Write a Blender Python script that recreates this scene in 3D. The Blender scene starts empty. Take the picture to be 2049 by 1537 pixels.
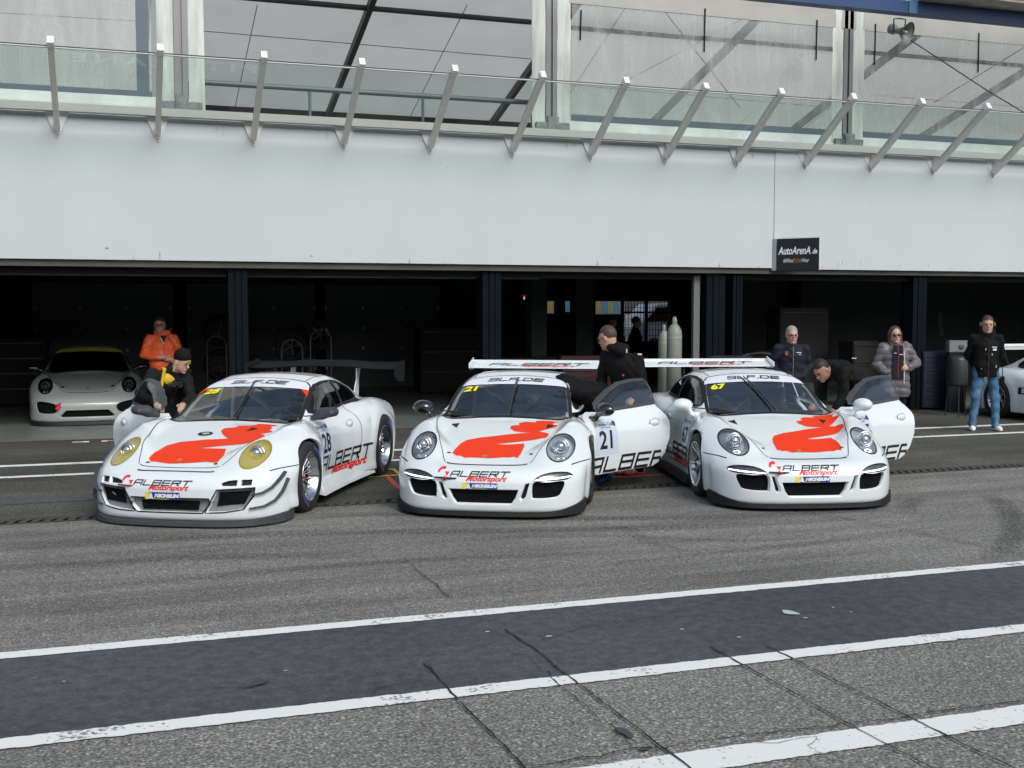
import bpy, bmesh, math, random
import numpy as np
from math import radians, sin, cos, tan, atan, pi
from mathutils import Vector, Matrix
from mathutils.bvhtree import BVHTree
from mathutils.geometry import tessellate_polygon

SC = bpy.context.scene
COL = SC.collection
# ---------------------------------------------------------------- camera, sky, sun, exposure
CAM_H = 1.96
YAW, PITCH, FPX = radians(19.05), atan(153.5 / 2300.0), 2300.0
cam_data = bpy.data.cameras.new('camera')
cam_data.sensor_width = 36.0
cam_data.lens = FPX / 2049.0 * 36.0
cam_data.clip_start, cam_data.clip_end = 0.1, 2000.0
cam = bpy.data.objects.new('camera', cam_data)
cam.location = (0, 0, CAM_H)
cam.rotation_euler = (pi / 2 - PITCH, 0, -YAW)
COL.objects.link(cam)
SC.camera = cam

SUN_EL, SUN_AZ = radians(40), radians(168)      # azimuth clockwise from +Y: behind the camera, a little right
world = bpy.data.worlds.new('World')
SC.world = world
world.use_nodes = True
wn = world.node_tree
wn.nodes.clear()
sky = wn.nodes.new('ShaderNodeTexSky')
sky.sky_type = 'NISHITA'
sky.sun_disc = False
sky.sun_elevation = SUN_EL
sky.sun_rotation = SUN_AZ
sky.air_density = 1.0
sky.dust_density = 4.0
sky.ozone_density = 1.0
hs = wn.nodes.new('ShaderNodeHueSaturation')     # overcast: the blue of a clear sky is mostly washed out
hs.inputs['Saturation'].default_value = 0.78
bg = wn.nodes.new('ShaderNodeBackground')
bg.inputs['Strength'].default_value = 0.12
wo = wn.nodes.new('ShaderNodeOutputWorld')
wn.links.new(sky.outputs[0], hs.inputs['Color'])
wtc = wn.nodes.new('ShaderNodeTexCoord')           # broken cloud: brighter and darker banks
wmp = wn.nodes.new('ShaderNodeMapping'); wmp.inputs['Scale'].default_value = (1, 1, 2.6)
wnz = wn.nodes.new('ShaderNodeTexNoise'); wnz.inputs['Scale'].default_value = 2.1; wnz.inputs['Detail'].default_value = 6
wmr = wn.nodes.new('ShaderNodeMapRange'); wmr.inputs['From Min'].default_value = .34; wmr.inputs['From Max'].default_value = .66
wmr.inputs['To Min'].default_value = .55; wmr.inputs['To Max'].default_value = 1.55
wsc = wn.nodes.new('ShaderNodeVectorMath'); wsc.operation = 'SCALE'
wn.links.new(wtc.outputs['Generated'], wmp.inputs[0]); wn.links.new(wmp.outputs[0], wnz.inputs['Vector']); wn.links.new(wnz.outputs['Fac'], wmr.inputs['Value'])
wtn = wn.nodes.new('ShaderNodeVectorMath'); wtn.operation = 'MULTIPLY'; wtn.inputs[1].default_value = (.915, .98, .995)   # cool grey cast of the cloud layer
wn.links.new(hs.outputs[0], wtn.inputs[0]); wn.links.new(wtn.outputs[0], wsc.inputs[0]); wn.links.new(wmr.outputs[0], wsc.inputs['Scale'])
wn.links.new(wsc.outputs[0], bg.inputs[0])
wn.links.new(bg.outputs[0], wo.inputs[0])
sl = bpy.data.lights.new('sun', 'SUN')
sl.energy = 1.1
sl.angle = radians(25)
sl.color = (1.0, 1.0, 0.985)
sun = bpy.data.objects.new('sun', sl)
sd = Vector((sin(SUN_AZ) * cos(SUN_EL), cos(SUN_AZ) * cos(SUN_EL), sin(SUN_EL)))
sun.rotation_euler = sd.to_track_quat('Z', 'Y').to_euler()
sun.location = sd * 50
COL.objects.link(sun)
SC.view_settings.view_transform = 'Standard'
SC.view_settings.look = 'None'
SC.view_settings.gamma = 1.0
SC.view_settings.exposure = 0.32
SC.render.engine = 'CYCLES'
SC.cycles.use_denoising = True
SC.cycles.max_bounces = 8
SC.cycles.transparent_max_bounces = 24
SC.cycles.caustics_reflective = False
SC.cycles.caustics_refractive = False
SC.cycles.sample_clamp_indirect = 4.0
# ---------------------------------------------------------------- materials
MATS = {}
def mat(name, color=(0.8, 0.8, 0.8), rough=0.5, metal=0.0, spec=0.5, coat=0.0, coat_rough=0.05,
        noise=None, bump=None, trans=0.0, alpha=1.0, emit=None, estr=1.0, ior=1.5):
    """noise=(scale, amount, detail[, stretch xyz]) varies the base colour; bump=(scale, strength, distance)."""
    if name in MATS: return MATS[name]
    m = bpy.data.materials.new(name)
    m.use_nodes = True
    nt = m.node_tree
    b = nt.nodes['Principled BSDF']
    b.inputs['Base Color'].default_value = (*color, 1)
    b.inputs['Roughness'].default_value = rough
    b.inputs['Metallic'].default_value = metal
    b.inputs['Specular IOR Level'].default_value = spec
    b.inputs['IOR'].default_value = ior
    b.inputs['Coat Weight'].default_value = coat
    b.inputs['Coat Roughness'].default_value = coat_rough
    b.inputs['Transmission Weight'].default_value = trans
    b.inputs['Alpha'].default_value = alpha
    if emit:
        b.inputs['Emission Color'].default_value = (*emit, 1)
        b.inputs['Emission Strength'].default_value = estr
    tc = None
    if noise or bump:
        tc = nt.nodes.new('ShaderNodeTexCoord')
    if noise:
        mp = nt.nodes.new('ShaderNodeMapping')
        if len(noise) > 3: mp.inputs['Scale'].default_value = noise[3]
        n = nt.nodes.new('ShaderNodeTexNoise')
        n.inputs['Scale'].default_value = noise[0]
        n.inputs['Detail'].default_value = noise[2]
        n.inputs['Roughness'].default_value = 0.62
        r = nt.nodes.new('ShaderNodeMapRange')
        r.inputs['From Min'].default_value = 0.3
        r.inputs['From Max'].default_value = 0.7
        r.inputs['To Min'].default_value = 1 - noise[1]
        r.inputs['To Max'].default_value = 1 + noise[1]
        mx = nt.nodes.new('ShaderNodeVectorMath')
        mx.operation = 'SCALE'
        mx.inputs[0].default_value = color
        nt.links.new(tc.outputs['Object'], mp.inputs[0])
        nt.links.new(mp.outputs[0], n.inputs['Vector'])
        nt.links.new(n.outputs['Fac'], r.inputs['Value'])
        nt.links.new(r.outputs[0], mx.inputs['Scale'])
        nt.links.new(mx.outputs[0], b.inputs['Base Color'])
    if bump:
        n = nt.nodes.new('ShaderNodeTexNoise')
        n.inputs['Scale'].default_value = bump[0]
        n.inputs['Detail'].default_value = 3
        bp = nt.nodes.new('ShaderNodeBump')
        bp.inputs['Strength'].default_value = bump[1]
        bp.inputs['Distance'].default_value = bump[2]
        nt.links.new(tc.outputs['Object'], n.inputs['Vector'])
        nt.links.new(n.outputs['Fac'], bp.inputs['Height'])
        nt.links.new(bp.outputs[0], b.inputs['Normal'])
    MATS[name] = m
    return m

def glass_mat(name, tint, alpha_like, rough=0.02):
    """thin pane: a mix of clear tinted transparency and a sharp reflection that grows at grazing angles."""
    if name in MATS: return MATS[name]
    m = bpy.data.materials.new(name)
    m.use_nodes = True
    nt = m.node_tree
    nt.nodes.clear()
    out = nt.nodes.new('ShaderNodeOutputMaterial')
    tr = nt.nodes.new('ShaderNodeBsdfTransparent')
    tr.inputs[0].default_value = (*tint, 1)
    gl = nt.nodes.new('ShaderNodeBsdfGlossy')
    gl.inputs['Color'].default_value = (0.95, 0.98, 1, 1)
    gl.inputs['Roughness'].default_value = rough
    fr = nt.nodes.new('ShaderNodeFresnel')
    fr.inputs['IOR'].default_value = 1.5
    mr = nt.nodes.new('ShaderNodeMapRange')
    mr.inputs['From Min'].default_value = 0.0
    mr.inputs['From Max'].default_value = 1.0
    mr.inputs['To Min'].default_value = alpha_like
    mr.inputs['To Max'].default_value = 1.0
    mx = nt.nodes.new('ShaderNodeMixShader')
    nt.links.new(fr.outputs[0], mr.inputs['Value'])
    nt.links.new(mr.outputs[0], mx.inputs[0])
    nt.links.new(tr.outputs[0], mx.inputs[1])
    nt.links.new(gl.outputs[0], mx.inputs[2])
    nt.links.new(mx.outputs[0], out.inputs[0])
    MATS[name] = m
    return m

# ---------------------------------------------------------------- objects
def tag(o, label=None, cat=None, group=None, kind=None):
    if label: o['label'] = label
    if cat: o['category'] = cat
    if group: o['group'] = group
    if kind: o['kind'] = kind
    return o

def empty(name, loc, rz=0.0, label=None, cat=None, group=None, kind=None):
    o = bpy.data.objects.new(name, None)
    o.empty_display_size = 0.2
    COL.objects.link(o)
    o.location = loc
    o.rotation_euler = (0, 0, rz)
    return tag(o, label, cat, group, kind)

def link(name, me, m=None, parent=None, smooth=False):
    if m is not None and len(me.materials) == 0:
        for q in (m if isinstance(m, (list, tuple)) else [m]): me.materials.append(q)
    if smooth:
        me.polygons.foreach_set('use_smooth', [True] * len(me.polygons))
    o = bpy.data.objects.new(name, me)
    COL.objects.link(o)
    if parent is not None: o.parent = parent
    return o

def copy_tree(o, parent=None):
    c = o.copy()
    COL.objects.link(c)
    if parent is not None: c.parent = parent
    for ch in list(o.children): copy_tree(ch, c)
    return c

class MB:
    """collects simple shapes into one mesh"""
    def __init__(s): s.v, s.f, s.mi, s.sm = [], [], [], []
    def add(s, vs, fs, mi=0, smooth=False):
        n = len(s.v)
        s.v += [tuple(v) for v in vs]
        for f in fs:
            s.f.append(tuple(i + n for i in f)); s.mi.append(mi); s.sm.append(smooth)
        return s
    def box(s, x0, x1, y0, y1, z0, z1, mi=0, M=None):
        vs = [Vector((x, y, z)) for z in (z0, z1) for y in (y0, y1) for x in (x0, x1)]
        if M is not None: vs = [M @ v for v in vs]
        return s.add(vs, [(0, 2, 3, 1), (4, 5, 7, 6), (0, 1, 5, 4), (2, 6, 7, 3), (0, 4, 6, 2), (1, 3, 7, 5)], mi)
    def prism(s, poly, axis, a, b, mi=0, M=None):
        """poly = 2D outline; axis = which coordinate runs from a to b"""
        def P(u, v, w):
            return Vector({'x': (w, u, v), 'y': (u, w, v), 'z': (u, v, w)}[axis])
        n = len(poly)
        vs = [P(u, v, a) for u, v in poly] + [P(u, v, b) for u, v in poly]
        if M is not None: vs = [M @ v for v in vs]
        fs = [tuple(range(n))[::-1], tuple(range(n, 2 * n))] + [(i, (i + 1) % n, n + (i + 1) % n, n + i) for i in range(n)]
        return s.add(vs, fs, mi)
    def tube(s, pts, r, n=8, mi=0, cap=True, smooth=True):
        pts = [Vector(p) for p in pts]
        rs = r if isinstance(r, (list, tuple)) else [r] * len(pts)
        rings, up = [], None
        for i, p in enumerate(pts):
            d = (pts[min(i + 1, len(pts) - 1)] - pts[max(i - 1, 0)]).normalized()
            if up is None:
                up = Vector((0, 0, 1)) if abs(d.z) < 0.9 else Vector((1, 0, 0))
            a = d.cross(up).normalized()
            b2 = a.cross(d).normalized()
            up = b2
            rings.append([p + (a * cos(2 * pi * k / n) + b2 * sin(2 * pi * k / n)) * rs[i] for k in range(n)])
        vs = [v for ring in rings for v in ring]
        fs = [(i * n + k, i * n + (k + 1) % n, (i + 1) * n + (k + 1) % n, (i + 1) * n + k)
              for i in range(len(pts) - 1) for k in range(n)]
        s.add(vs, fs, mi, smooth)
        if cap:
            s.add(rings[0], [tuple(range(n))[::-1]], mi); s.add(rings[-1], [tuple(range(n))], mi)
        return s
    def lathe(s, prof, M=None, n=32, mi=0, smooth=True, ang=2 * pi):
        """prof = [(radius, height)]; turns about local z"""
        full = abs(ang - 2 * pi) < 1e-6
        m = n if full else n + 1
        vs = []
        for r_, h in prof:
            for k in range(m):
                a = ang * k / n
                v = Vector((r_ * cos(a), r_ * sin(a), h))
                vs.append(M @ v if M is not None else v)
        fs = []
        for i in range(len(prof) - 1):
            for k in range(n if full else n):
                k2 = (k + 1) % m
                fs.append((i * m + k, i * m + k2, (i + 1) * m + k2, (i + 1) * m + k))
        return s.add(vs, fs, mi, smooth)
    def mesh(s, name='mesh'):
        me = bpy.data.meshes.new(name)
        me.from_pydata(s.v, [], s.f)
        me.polygons.foreach_set('material_index', s.mi)
        me.polygons.foreach_set('use_smooth', s.sm)
        me.update()
        return me
    def build(s, name, m, parent=None, bevel=0.0, fix=True):
        me = s.mesh(name)
        if fix:
            bm = bmesh.new(); bm.from_mesh(me)
            bmesh.ops.recalc_face_normals(bm, faces=bm.faces)
            if bevel > 0:
                es = [e for e in bm.edges if len(e.link_faces) == 2 and e.calc_face_angle(0) > 0.6]
                bmesh.ops.bevel(bm, geom=es, offset=bevel, segments=2, affect='EDGES', clamp_overlap=True)
            bm.to_mesh(me); bm.free()
        return link(name, me, m, parent)

# ---------------------------------------------------------------- implicit surfaces
def smin(a, b, k):
    h = np.maximum(k - np.abs(a - b), 0.0) / k
    return np.minimum(a, b) - h * h * k * 0.25
def smax(a, b, k): return -smin(-a, -b, k)
def sstep(a, b, x):
    t = np.clip((x - a) / (b - a), 0, 1)
    return t * t * (3 - 2 * t)

def curve(pts):
    """smooth monotone (pchip) curve through points, tabulated"""
    x = np.array([p[0] for p in pts], float); y = np.array([p[1] for p in pts], float)
    h = np.diff(x); d = np.diff(y) / h
    m = np.zeros(len(x))
    for i in range(1, len(x) - 1):
        if d[i - 1] * d[i] > 0:
            w1, w2 = 2 * h[i] + h[i - 1], h[i] + 2 * h[i - 1]
            m[i] = (w1 + w2) / (w1 / d[i - 1] + w2 / d[i])
    m[0], m[-1] = d[0], d[-1]
    xs = np.linspace(x[0], x[-1], 600)
    k = np.clip(np.searchsorted(x, xs) - 1, 0, len(h) - 1)
    t = (xs - x[k]) / h[k]
    ys = ((2 * t**3 - 3 * t**2 + 1) * y[k] + (t**3 - 2 * t**2 + t) * h[k] * m[k]
          + (-2 * t**3 + 3 * t**2) * y[k + 1] + (t**3 - t**2) * h[k] * m[k + 1])
    return lambda q: np.interp(q, xs, ys)

def surface_net(F, lo, hi, h, newton=3):
    """F(x,y,z) -> signed value. Returns verts (n,3) and quads."""
    ax = [np.arange(lo[i], hi[i] + h, h) for i in range(3)]
    X, Y, Z = np.meshgrid(*ax, indexing='ij')
    V = F(X, Y, Z).astype(np.float32)
    return net_from_grid(V, ax, h, F, newton)

def net_from_grid(V, ax, h, F=None, newton=3):
    S = V < 0
    nx, ny, nz = S.shape
    cnt = np.zeros((nx - 1, ny - 1, nz - 1), np.int8)
    for i in (0, 1):
        for j in (0, 1):
            for k in (0, 1):
                cnt += S[i:nx - 1 + i, j:ny - 1 + j, k:nz - 1 + k]
    act = (cnt > 0) & (cnt < 8)
    idx = -np.ones(act.shape, np.int64)
    ci = np.argwhere(act)
    idx[act] = np.arange(len(ci))
    P = np.zeros((len(ci), 3)); W = np.zeros(len(ci))
    corners = [(i, j, k) for i in (0, 1) for j in (0, 1) for k in (0, 1)]
    for a in range(8):
        for b in range(a + 1, 8):
            ca, cb = np.array(corners[a]), np.array(corners[b])
            if np.abs(ca - cb).sum() != 1: continue
            va = V[ci[:, 0] + ca[0], ci[:, 1] + ca[1], ci[:, 2] + ca[2]]
            vb = V[ci[:, 0] + cb[0], ci[:, 1] + cb[1], ci[:, 2] + cb[2]]
            cr = (va < 0) != (vb < 0)
            t = np.where(cr, va / np.where(cr, va - vb, 1), 0)
            P[cr] += (ca + np.outer(t, cb - ca))[cr]
            W[cr] += 1
    P = (P / W[:, None] + ci) * h + np.array([a[0] for a in ax])
    quads = []
    for d in range(3):
        sl0 = [slice(None)] * 3; sl1 = [slice(None)] * 3
        sl0[d] = slice(0, -1); sl1[d] = slice(1, None)
        e0, e1 = S[tuple(sl0)], S[tuple(sl1)]
        for sgn in (0, 1):
            m = (e0 & ~e1) if sgn == 0 else (~e0 & e1)
            q = np.argwhere(m)
            u, v = [(1, 2), (2, 0), (0, 1)][d]
            ok = (q[:, u] > 0) & (q[:, v] > 0) & (q[:, u] < act.shape[u]) & (q[:, v] < act.shape[v])
            q = q[ok]
            def cell(du, dv):
                c = q.copy(); c[:, u] -= du; c[:, v] -= dv
                return idx[c[:, 0], c[:, 1], c[:, 2]]
            a, b, c, e = cell(1, 1), cell(0, 1), cell(0, 0), cell(1, 0)
            Q = np.stack([a, b, c, e], 1)
            if sgn: Q = Q[:, ::-1]
            Q = Q[(Q >= 0).all(1)]
            quads.append(Q)
    quads = np.concatenate(quads)
    if F is not None:
        e = h * 0.25
        for _ in range(newton):
            f = F(P[:, 0], P[:, 1], P[:, 2])
            g = np.stack([F(P[:, 0] + (e if i == 0 else 0), P[:, 1] + (e if i == 1 else 0), P[:, 2] + (e if i == 2 else 0)) -
                          F(P[:, 0] - (e if i == 0 else 0), P[:, 1] - (e if i == 1 else 0), P[:, 2] - (e if i == 2 else 0))
                          for i in range(3)], 1) / (2 * e)
            st = -f[:, None] * g / np.maximum((g * g).sum(1), 0.2)[:, None]
            ln = np.linalg.norm(st, axis=1, keepdims=True)
            P = P + st * np.minimum(1, 0.6 * h / np.maximum(ln, 1e-9))
    return P, quads

def np_mesh(name, P, Q):
    me = bpy.data.meshes.new(name)
    me.vertices.add(len(P)); me.vertices.foreach_set('co', np.asarray(P, np.float32).ravel())
    me.loops.add(Q.size); me.loops.foreach_set('vertex_index', Q.astype(np.int32).ravel())
    me.polygons.add(len(Q))
    me.polygons.foreach_set('loop_start', np.arange(0, Q.size, Q.shape[1], dtype=np.int32))
    me.polygons.foreach_set('use_smooth', np.ones(len(Q), bool))
    me.update(calc_edges=True)
    return me

def rot_box(pts, lo, hi):
    return all(lo[i] <= pts[i] <= hi[i] for i in range(3))

# ---------------------------------------------------------------- flat shapes laid onto curved surfaces
AX = {'f': (1, 2, 0, 1), 't': (0, 1, 2, -1), 'l': (0, 2, 1, 1), 'r': (0, 2, 1, -1)}
# 'f' looks back along +x from the front (u=y, v=z); 't' looks down (u=x, v=y); 'r'/'l' look in from the car's right/left side (u=x, v=z)
def lay(bvh, uv, view, off=0.002, far=3.0):
    """point (u, v) in a view -> point on the surface, lifted by off along the surface normal"""
    u, v = uv
    if view == 'f': o, d = Vector((-far, u, v)), Vector((1, 0, 0))
    elif view == 't': o, d = Vector((u, v, far)), Vector((0, 0, -1))
    elif view == 'r': o, d = Vector((u, far, v)), Vector((0, -1, 0))
    else: o, d = Vector((u, -far, v)), Vector((0, 1, 0))
    hit = bvh.ray_cast(o, d)
    if hit[0] is None:
        n = bvh.find_nearest(o + d * far)
        return n[0] + n[1] * off
    nn = hit[1] if hit[1].dot(d) < 0 else -hit[1]
    return hit[0] + nn * off

def shape_bm(polys=None, me=None, grid=0.04, M=None):
    """2D polygons (or a flat mesh) -> bmesh in the xy plane cut by a grid so it can bend"""
    bm = bmesh.new()
    if me is not None: bm.from_mesh(me)
    for poly in polys or []:
        vs = [bm.verts.new((p[0], p[1], 0)) for p in poly]
        tris = tessellate_polygon([[Vector((p[0], p[1], 0)) for p in poly]])
        for t in tris:
            try: bm.faces.new([vs[i] for i in t])
            except ValueError: pass
    if M is not None: bm.transform(M)
    if grid:
        for a in (0, 1):
            cs = [v.co[a] for v in bm.verts]
            if not cs: continue
            k = math.floor(min(cs) / grid) + 1
            while k * grid < max(cs):
                co = [0, 0, 0]; co[a] = k * grid; no = [0, 0, 0]; no[a] = 1
                bmesh.ops.bisect_plane(bm, geom=bm.verts[:] + bm.edges[:] + bm.faces[:], plane_co=co, plane_no=no, dist=1e-5)
                k += 1
    return bm

def decal(name, bvh, view, m, parent, polys=None, me=None, M=None, off=0.002, grid=0.04, step=0.0):
    bm = bmesh.new()
    if polys is not None:
        tmp = bpy.data.meshes.new('t')
        for i, p in enumerate(polys):
            b = shape_bm([p], grid=grid, M=M)
            for v in b.verts: v.co.z = i * step
            b.to_mesh(tmp); b.free(); bm.from_mesh(tmp)
        bpy.data.meshes.remove(tmp)
    else:
        bm = shape_bm(me=me, grid=grid, M=M)
    for v in bm.verts:
        v.co = lay(bvh, (v.co.x, v.co.y), view, off + v.co.z)
    bmesh.ops.recalc_face_normals(bm, faces=bm.faces)
    out = bpy.data.meshes.new(name); bm.to_mesh(out); bm.free()
    return link(name, out, m, parent, smooth=True)

def text_mesh(s, size=1.0, bold=0.0, shear=0.0, spacing=1.0, align='CENTER', sx=1.0):
    cu = bpy.data.curves.new('txt', 'FONT')
    cu.body = s; cu.size = size; cu.offset = bold; cu.shear = shear; cu.space_character = spacing
    cu.align_x = align; cu.align_y = 'CENTER'; cu.resolution_u = 3
    o = bpy.data.objects.new('txt', cu)
    COL.objects.link(o)
    bpy.context.view_layer.update()
    me = bpy.data.meshes.new_from_object(o)
    bpy.data.objects.remove(o); bpy.data.curves.remove(cu)
    if sx != 1.0: me.transform(Matrix.Diagonal((sx, 1, 1, 1)))
    return me

def stroke_polys(lines, w):
    """polylines -> quads of width w"""
    out = []
    for ln in lines:
        for i in range(len(ln) - 1):
            a, b = Vector(ln[i]), Vector(ln[i + 1])
            d = (b - a)
            if d.length < 1e-6: continue
            d.normalize(); n = Vector((-d.y, d.x)) * w / 2; e = d * w / 2
            out.append([tuple(a - e - n), tuple(b + e - n), tuple(b + e + n), tuple(a - e + n)])
    return out
GL = {'A': (1.3, [[(0, 0), (0, .82), (.18, 1), (1.3, 1), (1.3, 0)], [(0, .42), (1.3, .42)]]),
      'L': (1.2, [[(0, 1), (0, 0), (1.2, 0)]]),
      'B': (1.3, [[(0, 0), (0, 1), (1.3, 1), (1.3, .52), (0, .52)], [(1.3, .52), (1.3, 0), (0, 0)]]),
      'E': (1.25, [[(1.25, 1), (0, 1), (0, 0), (1.25, 0)], [(0, .5), (1.2, .5)]]),
      'R': (1.3, [[(0, 0), (0, 1), (1.3, 1), (1.3, .5), (0, .5)], [(.75, .5), (1.3, 0)]]),
      'T': (1.4, [[(0, 1), (1.4, 1)], [(.7, 1), (.7, 0)]]),
      '9': (1.2, [[(1.2, .5), (0, .5), (0, 1), (1.2, 1), (1.2, 0), (0, 0)]]),
      'F': (1.2, [[(1.2, 1), (0, 1), (0, 0)], [(0, .48), (1.1, .48)]]),
      '.': (.12, [[(0, 0), (.1, 0)]]),
      'D': (1.3, [[(0, 0), (0, 1), (1.1, 1), (1.3, .8), (1.3, .2), (1.1, 0), (0, 0)]]),
      'I': (.1, [[(0.05, 0), (0.05, 1)]]),
      'K': (1.1, [[(0, 0), (0, 1)], [(0, .5), (1.1, 1)], [(.25, .5), (1.1, 0)]])}
def word_polys(word, size, w=0.2, shear=0.35, gap=0.42, align=0.5, flip=False):
    x = 0; lines = []
    for ch in word:
        wd, ls = GL[ch]
        for l in ls: lines.append([((p[0] + x), p[1]) for p in l])
        x += wd + gap
    x -= gap
    ps = stroke_polys(lines, w)
    out = []
    for p in ps:
        q = [((a + shear * (b - .5) - x * align) * size, (b - .5) * size) for a, b in p]
        if flip: q = [(-a, b) for a, b in q][::-1]
        out.append(q)
    return out, x * size

# ---------------------------------------------------------------- clean cuts in a fine mesh
def inside(poly, x, y):
    c = False; n = len(poly); j = n - 1
    for i in range(n):
        xi, yi = poly[i]; xj, yj = poly[j]
        if (yi > y) != (yj > y) and x < (xj - xi) * (y - yi) / (yj - yi) + xi: c = not c
        j = i
    return c

def cut_faces(bm, poly, view, keep=None):
    """cuts the faces along the outline and returns those inside it. keep(face centre, normal) limits where."""
    iu, iv, _, _ = AX[view]
    us = [p[0] for p in poly]; vs = [p[1] for p in poly]
    pad = 0.03
    lo = (min(us) - pad, min(vs) - pad); hi = (max(us) + pad, max(vs) + pad)
    def sel():
        r = []
        for f in bm.faces:
            c = f.calc_center_median()
            if lo[0] < c[iu] < hi[0] and lo[1] < c[iv] < hi[1] and (keep is None or keep(c, f.normal)): r.append(f)
        return r
    fs = sel()
    n = len(poly)
    for i in range(n):
        a, b = poly[i], poly[(i + 1) % n]
        du, dv = b[0] - a[0], b[1] - a[1]
        L = math.hypot(du, dv)
        if L < 1e-6: continue
        # only faces near this edge need the cut
        near = []
        for f in fs:
            if not f.is_valid: continue
            c = f.calc_center_median()
            t = ((c[iu] - a[0]) * du + (c[iv] - a[1]) * dv) / (L * L)
            dist = abs((c[iu] - a[0]) * dv - (c[iv] - a[1]) * du) / L
            if -0.05 / L - 0.02 <= t <= 1.02 + 0.05 / L and dist < 0.05: near.append(f)
        co = [0, 0, 0]; co[iu], co[iv] = a
        no = [0, 0, 0]; no[iu], no[iv] = dv / L, -du / L
        ge = set(near)
        for f in near:
            ge.update(f.edges); ge.update(f.verts)
        r = bmesh.ops.bisect_plane(bm, geom=list(ge), plane_co=co, plane_no=no, dist=1e-5)
        fs = [f for f in fs if f.is_valid] + [g for g in r['geom'] if isinstance(g, bmesh.types.BMFace)]
        fs = list(set(fs))
    res = []
    for f in fs:
        if not f.is_valid: continue
        c = f.calc_center_median()
        if (keep is None or keep(c, f.normal)) and inside(poly, c[iu], c[iv]): res.append(f)
    return res

def split_off(bm, faces):
    """moves faces into a new bmesh"""
    nb = bmesh.new(); mp = {}
    for f in faces:
        vs = []
        for v in f.verts:
            if v not in mp: mp[v] = nb.verts.new(v.co)
            vs.append(mp[v])
        try:
            g = nb.faces.new(vs); g.smooth = True; g.material_index = f.material_index
        except ValueError: pass
    bmesh.ops.delete(bm, geom=faces, context='FACES')
    return nb

def bm_link(name, bm, m, parent):
    me = bpy.data.meshes.new(name); bm.to_mesh(me); bm.free()
    return link(name, me, m, parent, smooth=True)

def rounded(x0, x1, y0, y1, r, n=4):
    out = []
    for cx, cy, a0 in ((x1 - r, y1 - r, 0), (x0 + r, y1 - r, 90), (x0 + r, y0 + r, 180), (x1 - r, y0 + r, 270)):
        for k in range(n + 1):
            a = radians(a0 + 90 * k / n); out.append((cx + r * cos(a), cy + r * sin(a)))
    return out
def ellipse(cx, cy, a, b, n=28, rot=0.0):
    return [(cx + a * cos(t) * cos(rot) - b * sin(t) * sin(rot), cy + a * cos(t) * sin(rot) + b * sin(t) * cos(rot))
            for t in [2 * pi * k / n for k in range(n)]]
def smooth_poly(pts, n=4):
    """closed Catmull-Rom through the points"""
    out = []; N = len(pts)
    for i in range(N):
        p0, p1, p2, p3 = [Vector(pts[(i + k) % N]) for k in (-1, 0, 1, 2)]
        for k in range(n):
            t = k / n
            q = 0.5 * ((2 * p1) + (-p0 + p2) * t + (2 * p0 - 5 * p1 + 4 * p2 - p3) * t * t + (-p0 + 3 * p1 - 3 * p2 + p3) * t ** 3)
            out.append((q.x, q.y))
    return out
def mirror(poly): return [(-a, b) for a, b in poly][::-1]
# ---------------------------------------------------------------- car bodies (x back from the nose, y to the car's right, z up)
def car_field(P):
    zc, zf, yf, W = (curve(P[k]) for k in ('zc', 'zf', 'yf', 'W'))
    zr, yb = curve(P['zr']), curve(P['yb'])
    side, noz, tailz = curve(P['side']), curve(P['noz']), curve(P['tailz'])
    zb = curve(P['zb'])
    nose_p, nose_w = P['nose']
    tail_x, tail_w = P['tail']
    def F(x, y, z):
        ay = np.sqrt(y * y + 1e-6)
        Wx, zcx, zfx, yfx = W(x), zc(x), zf(x), yf(x)
        t = ay / yfx
        b0 = .40 + .34 * sstep(.35, .95, x) * (x < 2.6)
        bump = sstep(b0, 1.0, t)
        out = np.maximum(t - 1, 0)
        Zt = zcx + (zfx - zcx) * bump - P.get('drop', 1.1) * out * out * (yfx * yfx)
        top = (z - Zt) * 0.93
        sd = ay - (Wx - side(z))
        if 'flare' in P:
            for (xw, rw, amt) in P['flare']:
                d = np.sqrt((x - xw) ** 2 + (z - P['axle']) ** 2)
                g = sstep(rw + .17, rw + .05, d) * sstep(.86, .66, z)
                sd = sd - amt * g
        ns = nose_w[0] * (ay / nose_p) ** 2 + nose_w[1] * (ay / nose_p) ** 6
        nose = (ns + noz(z)) - x
        tw = tail_w[0] * (ay / nose_p) ** 2 + tail_w[1] * (ay / nose_p) ** 6
        tail = x - (tail_x - tw - tailz(z))
        f = smax(smax(top, sd, P.get('ks', .13)), zb(x) - z, .02)
        f = smax(f, nose * .95, P.get('kn', .05))
        f = smax(f, tail * .95, .08)
        # cabin
        zrx = zr(x) - P['crown'] * ay * ay
        wc = yb(x) - (z - .86) * P['tumble'] - np.maximum(z - 1.05, 0) * .25
        cab = smax((z - zrx) * .9, (ay - wc) * .95, P.get('kc', .11))
        cab = np.maximum(np.maximum(cab, .66 - z), np.maximum(1.3 - x, x - (tail_x - .25)))
        f = smin(f, cab, P.get('kb', .05))
        # wheel housings
        return f
    return F

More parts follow.
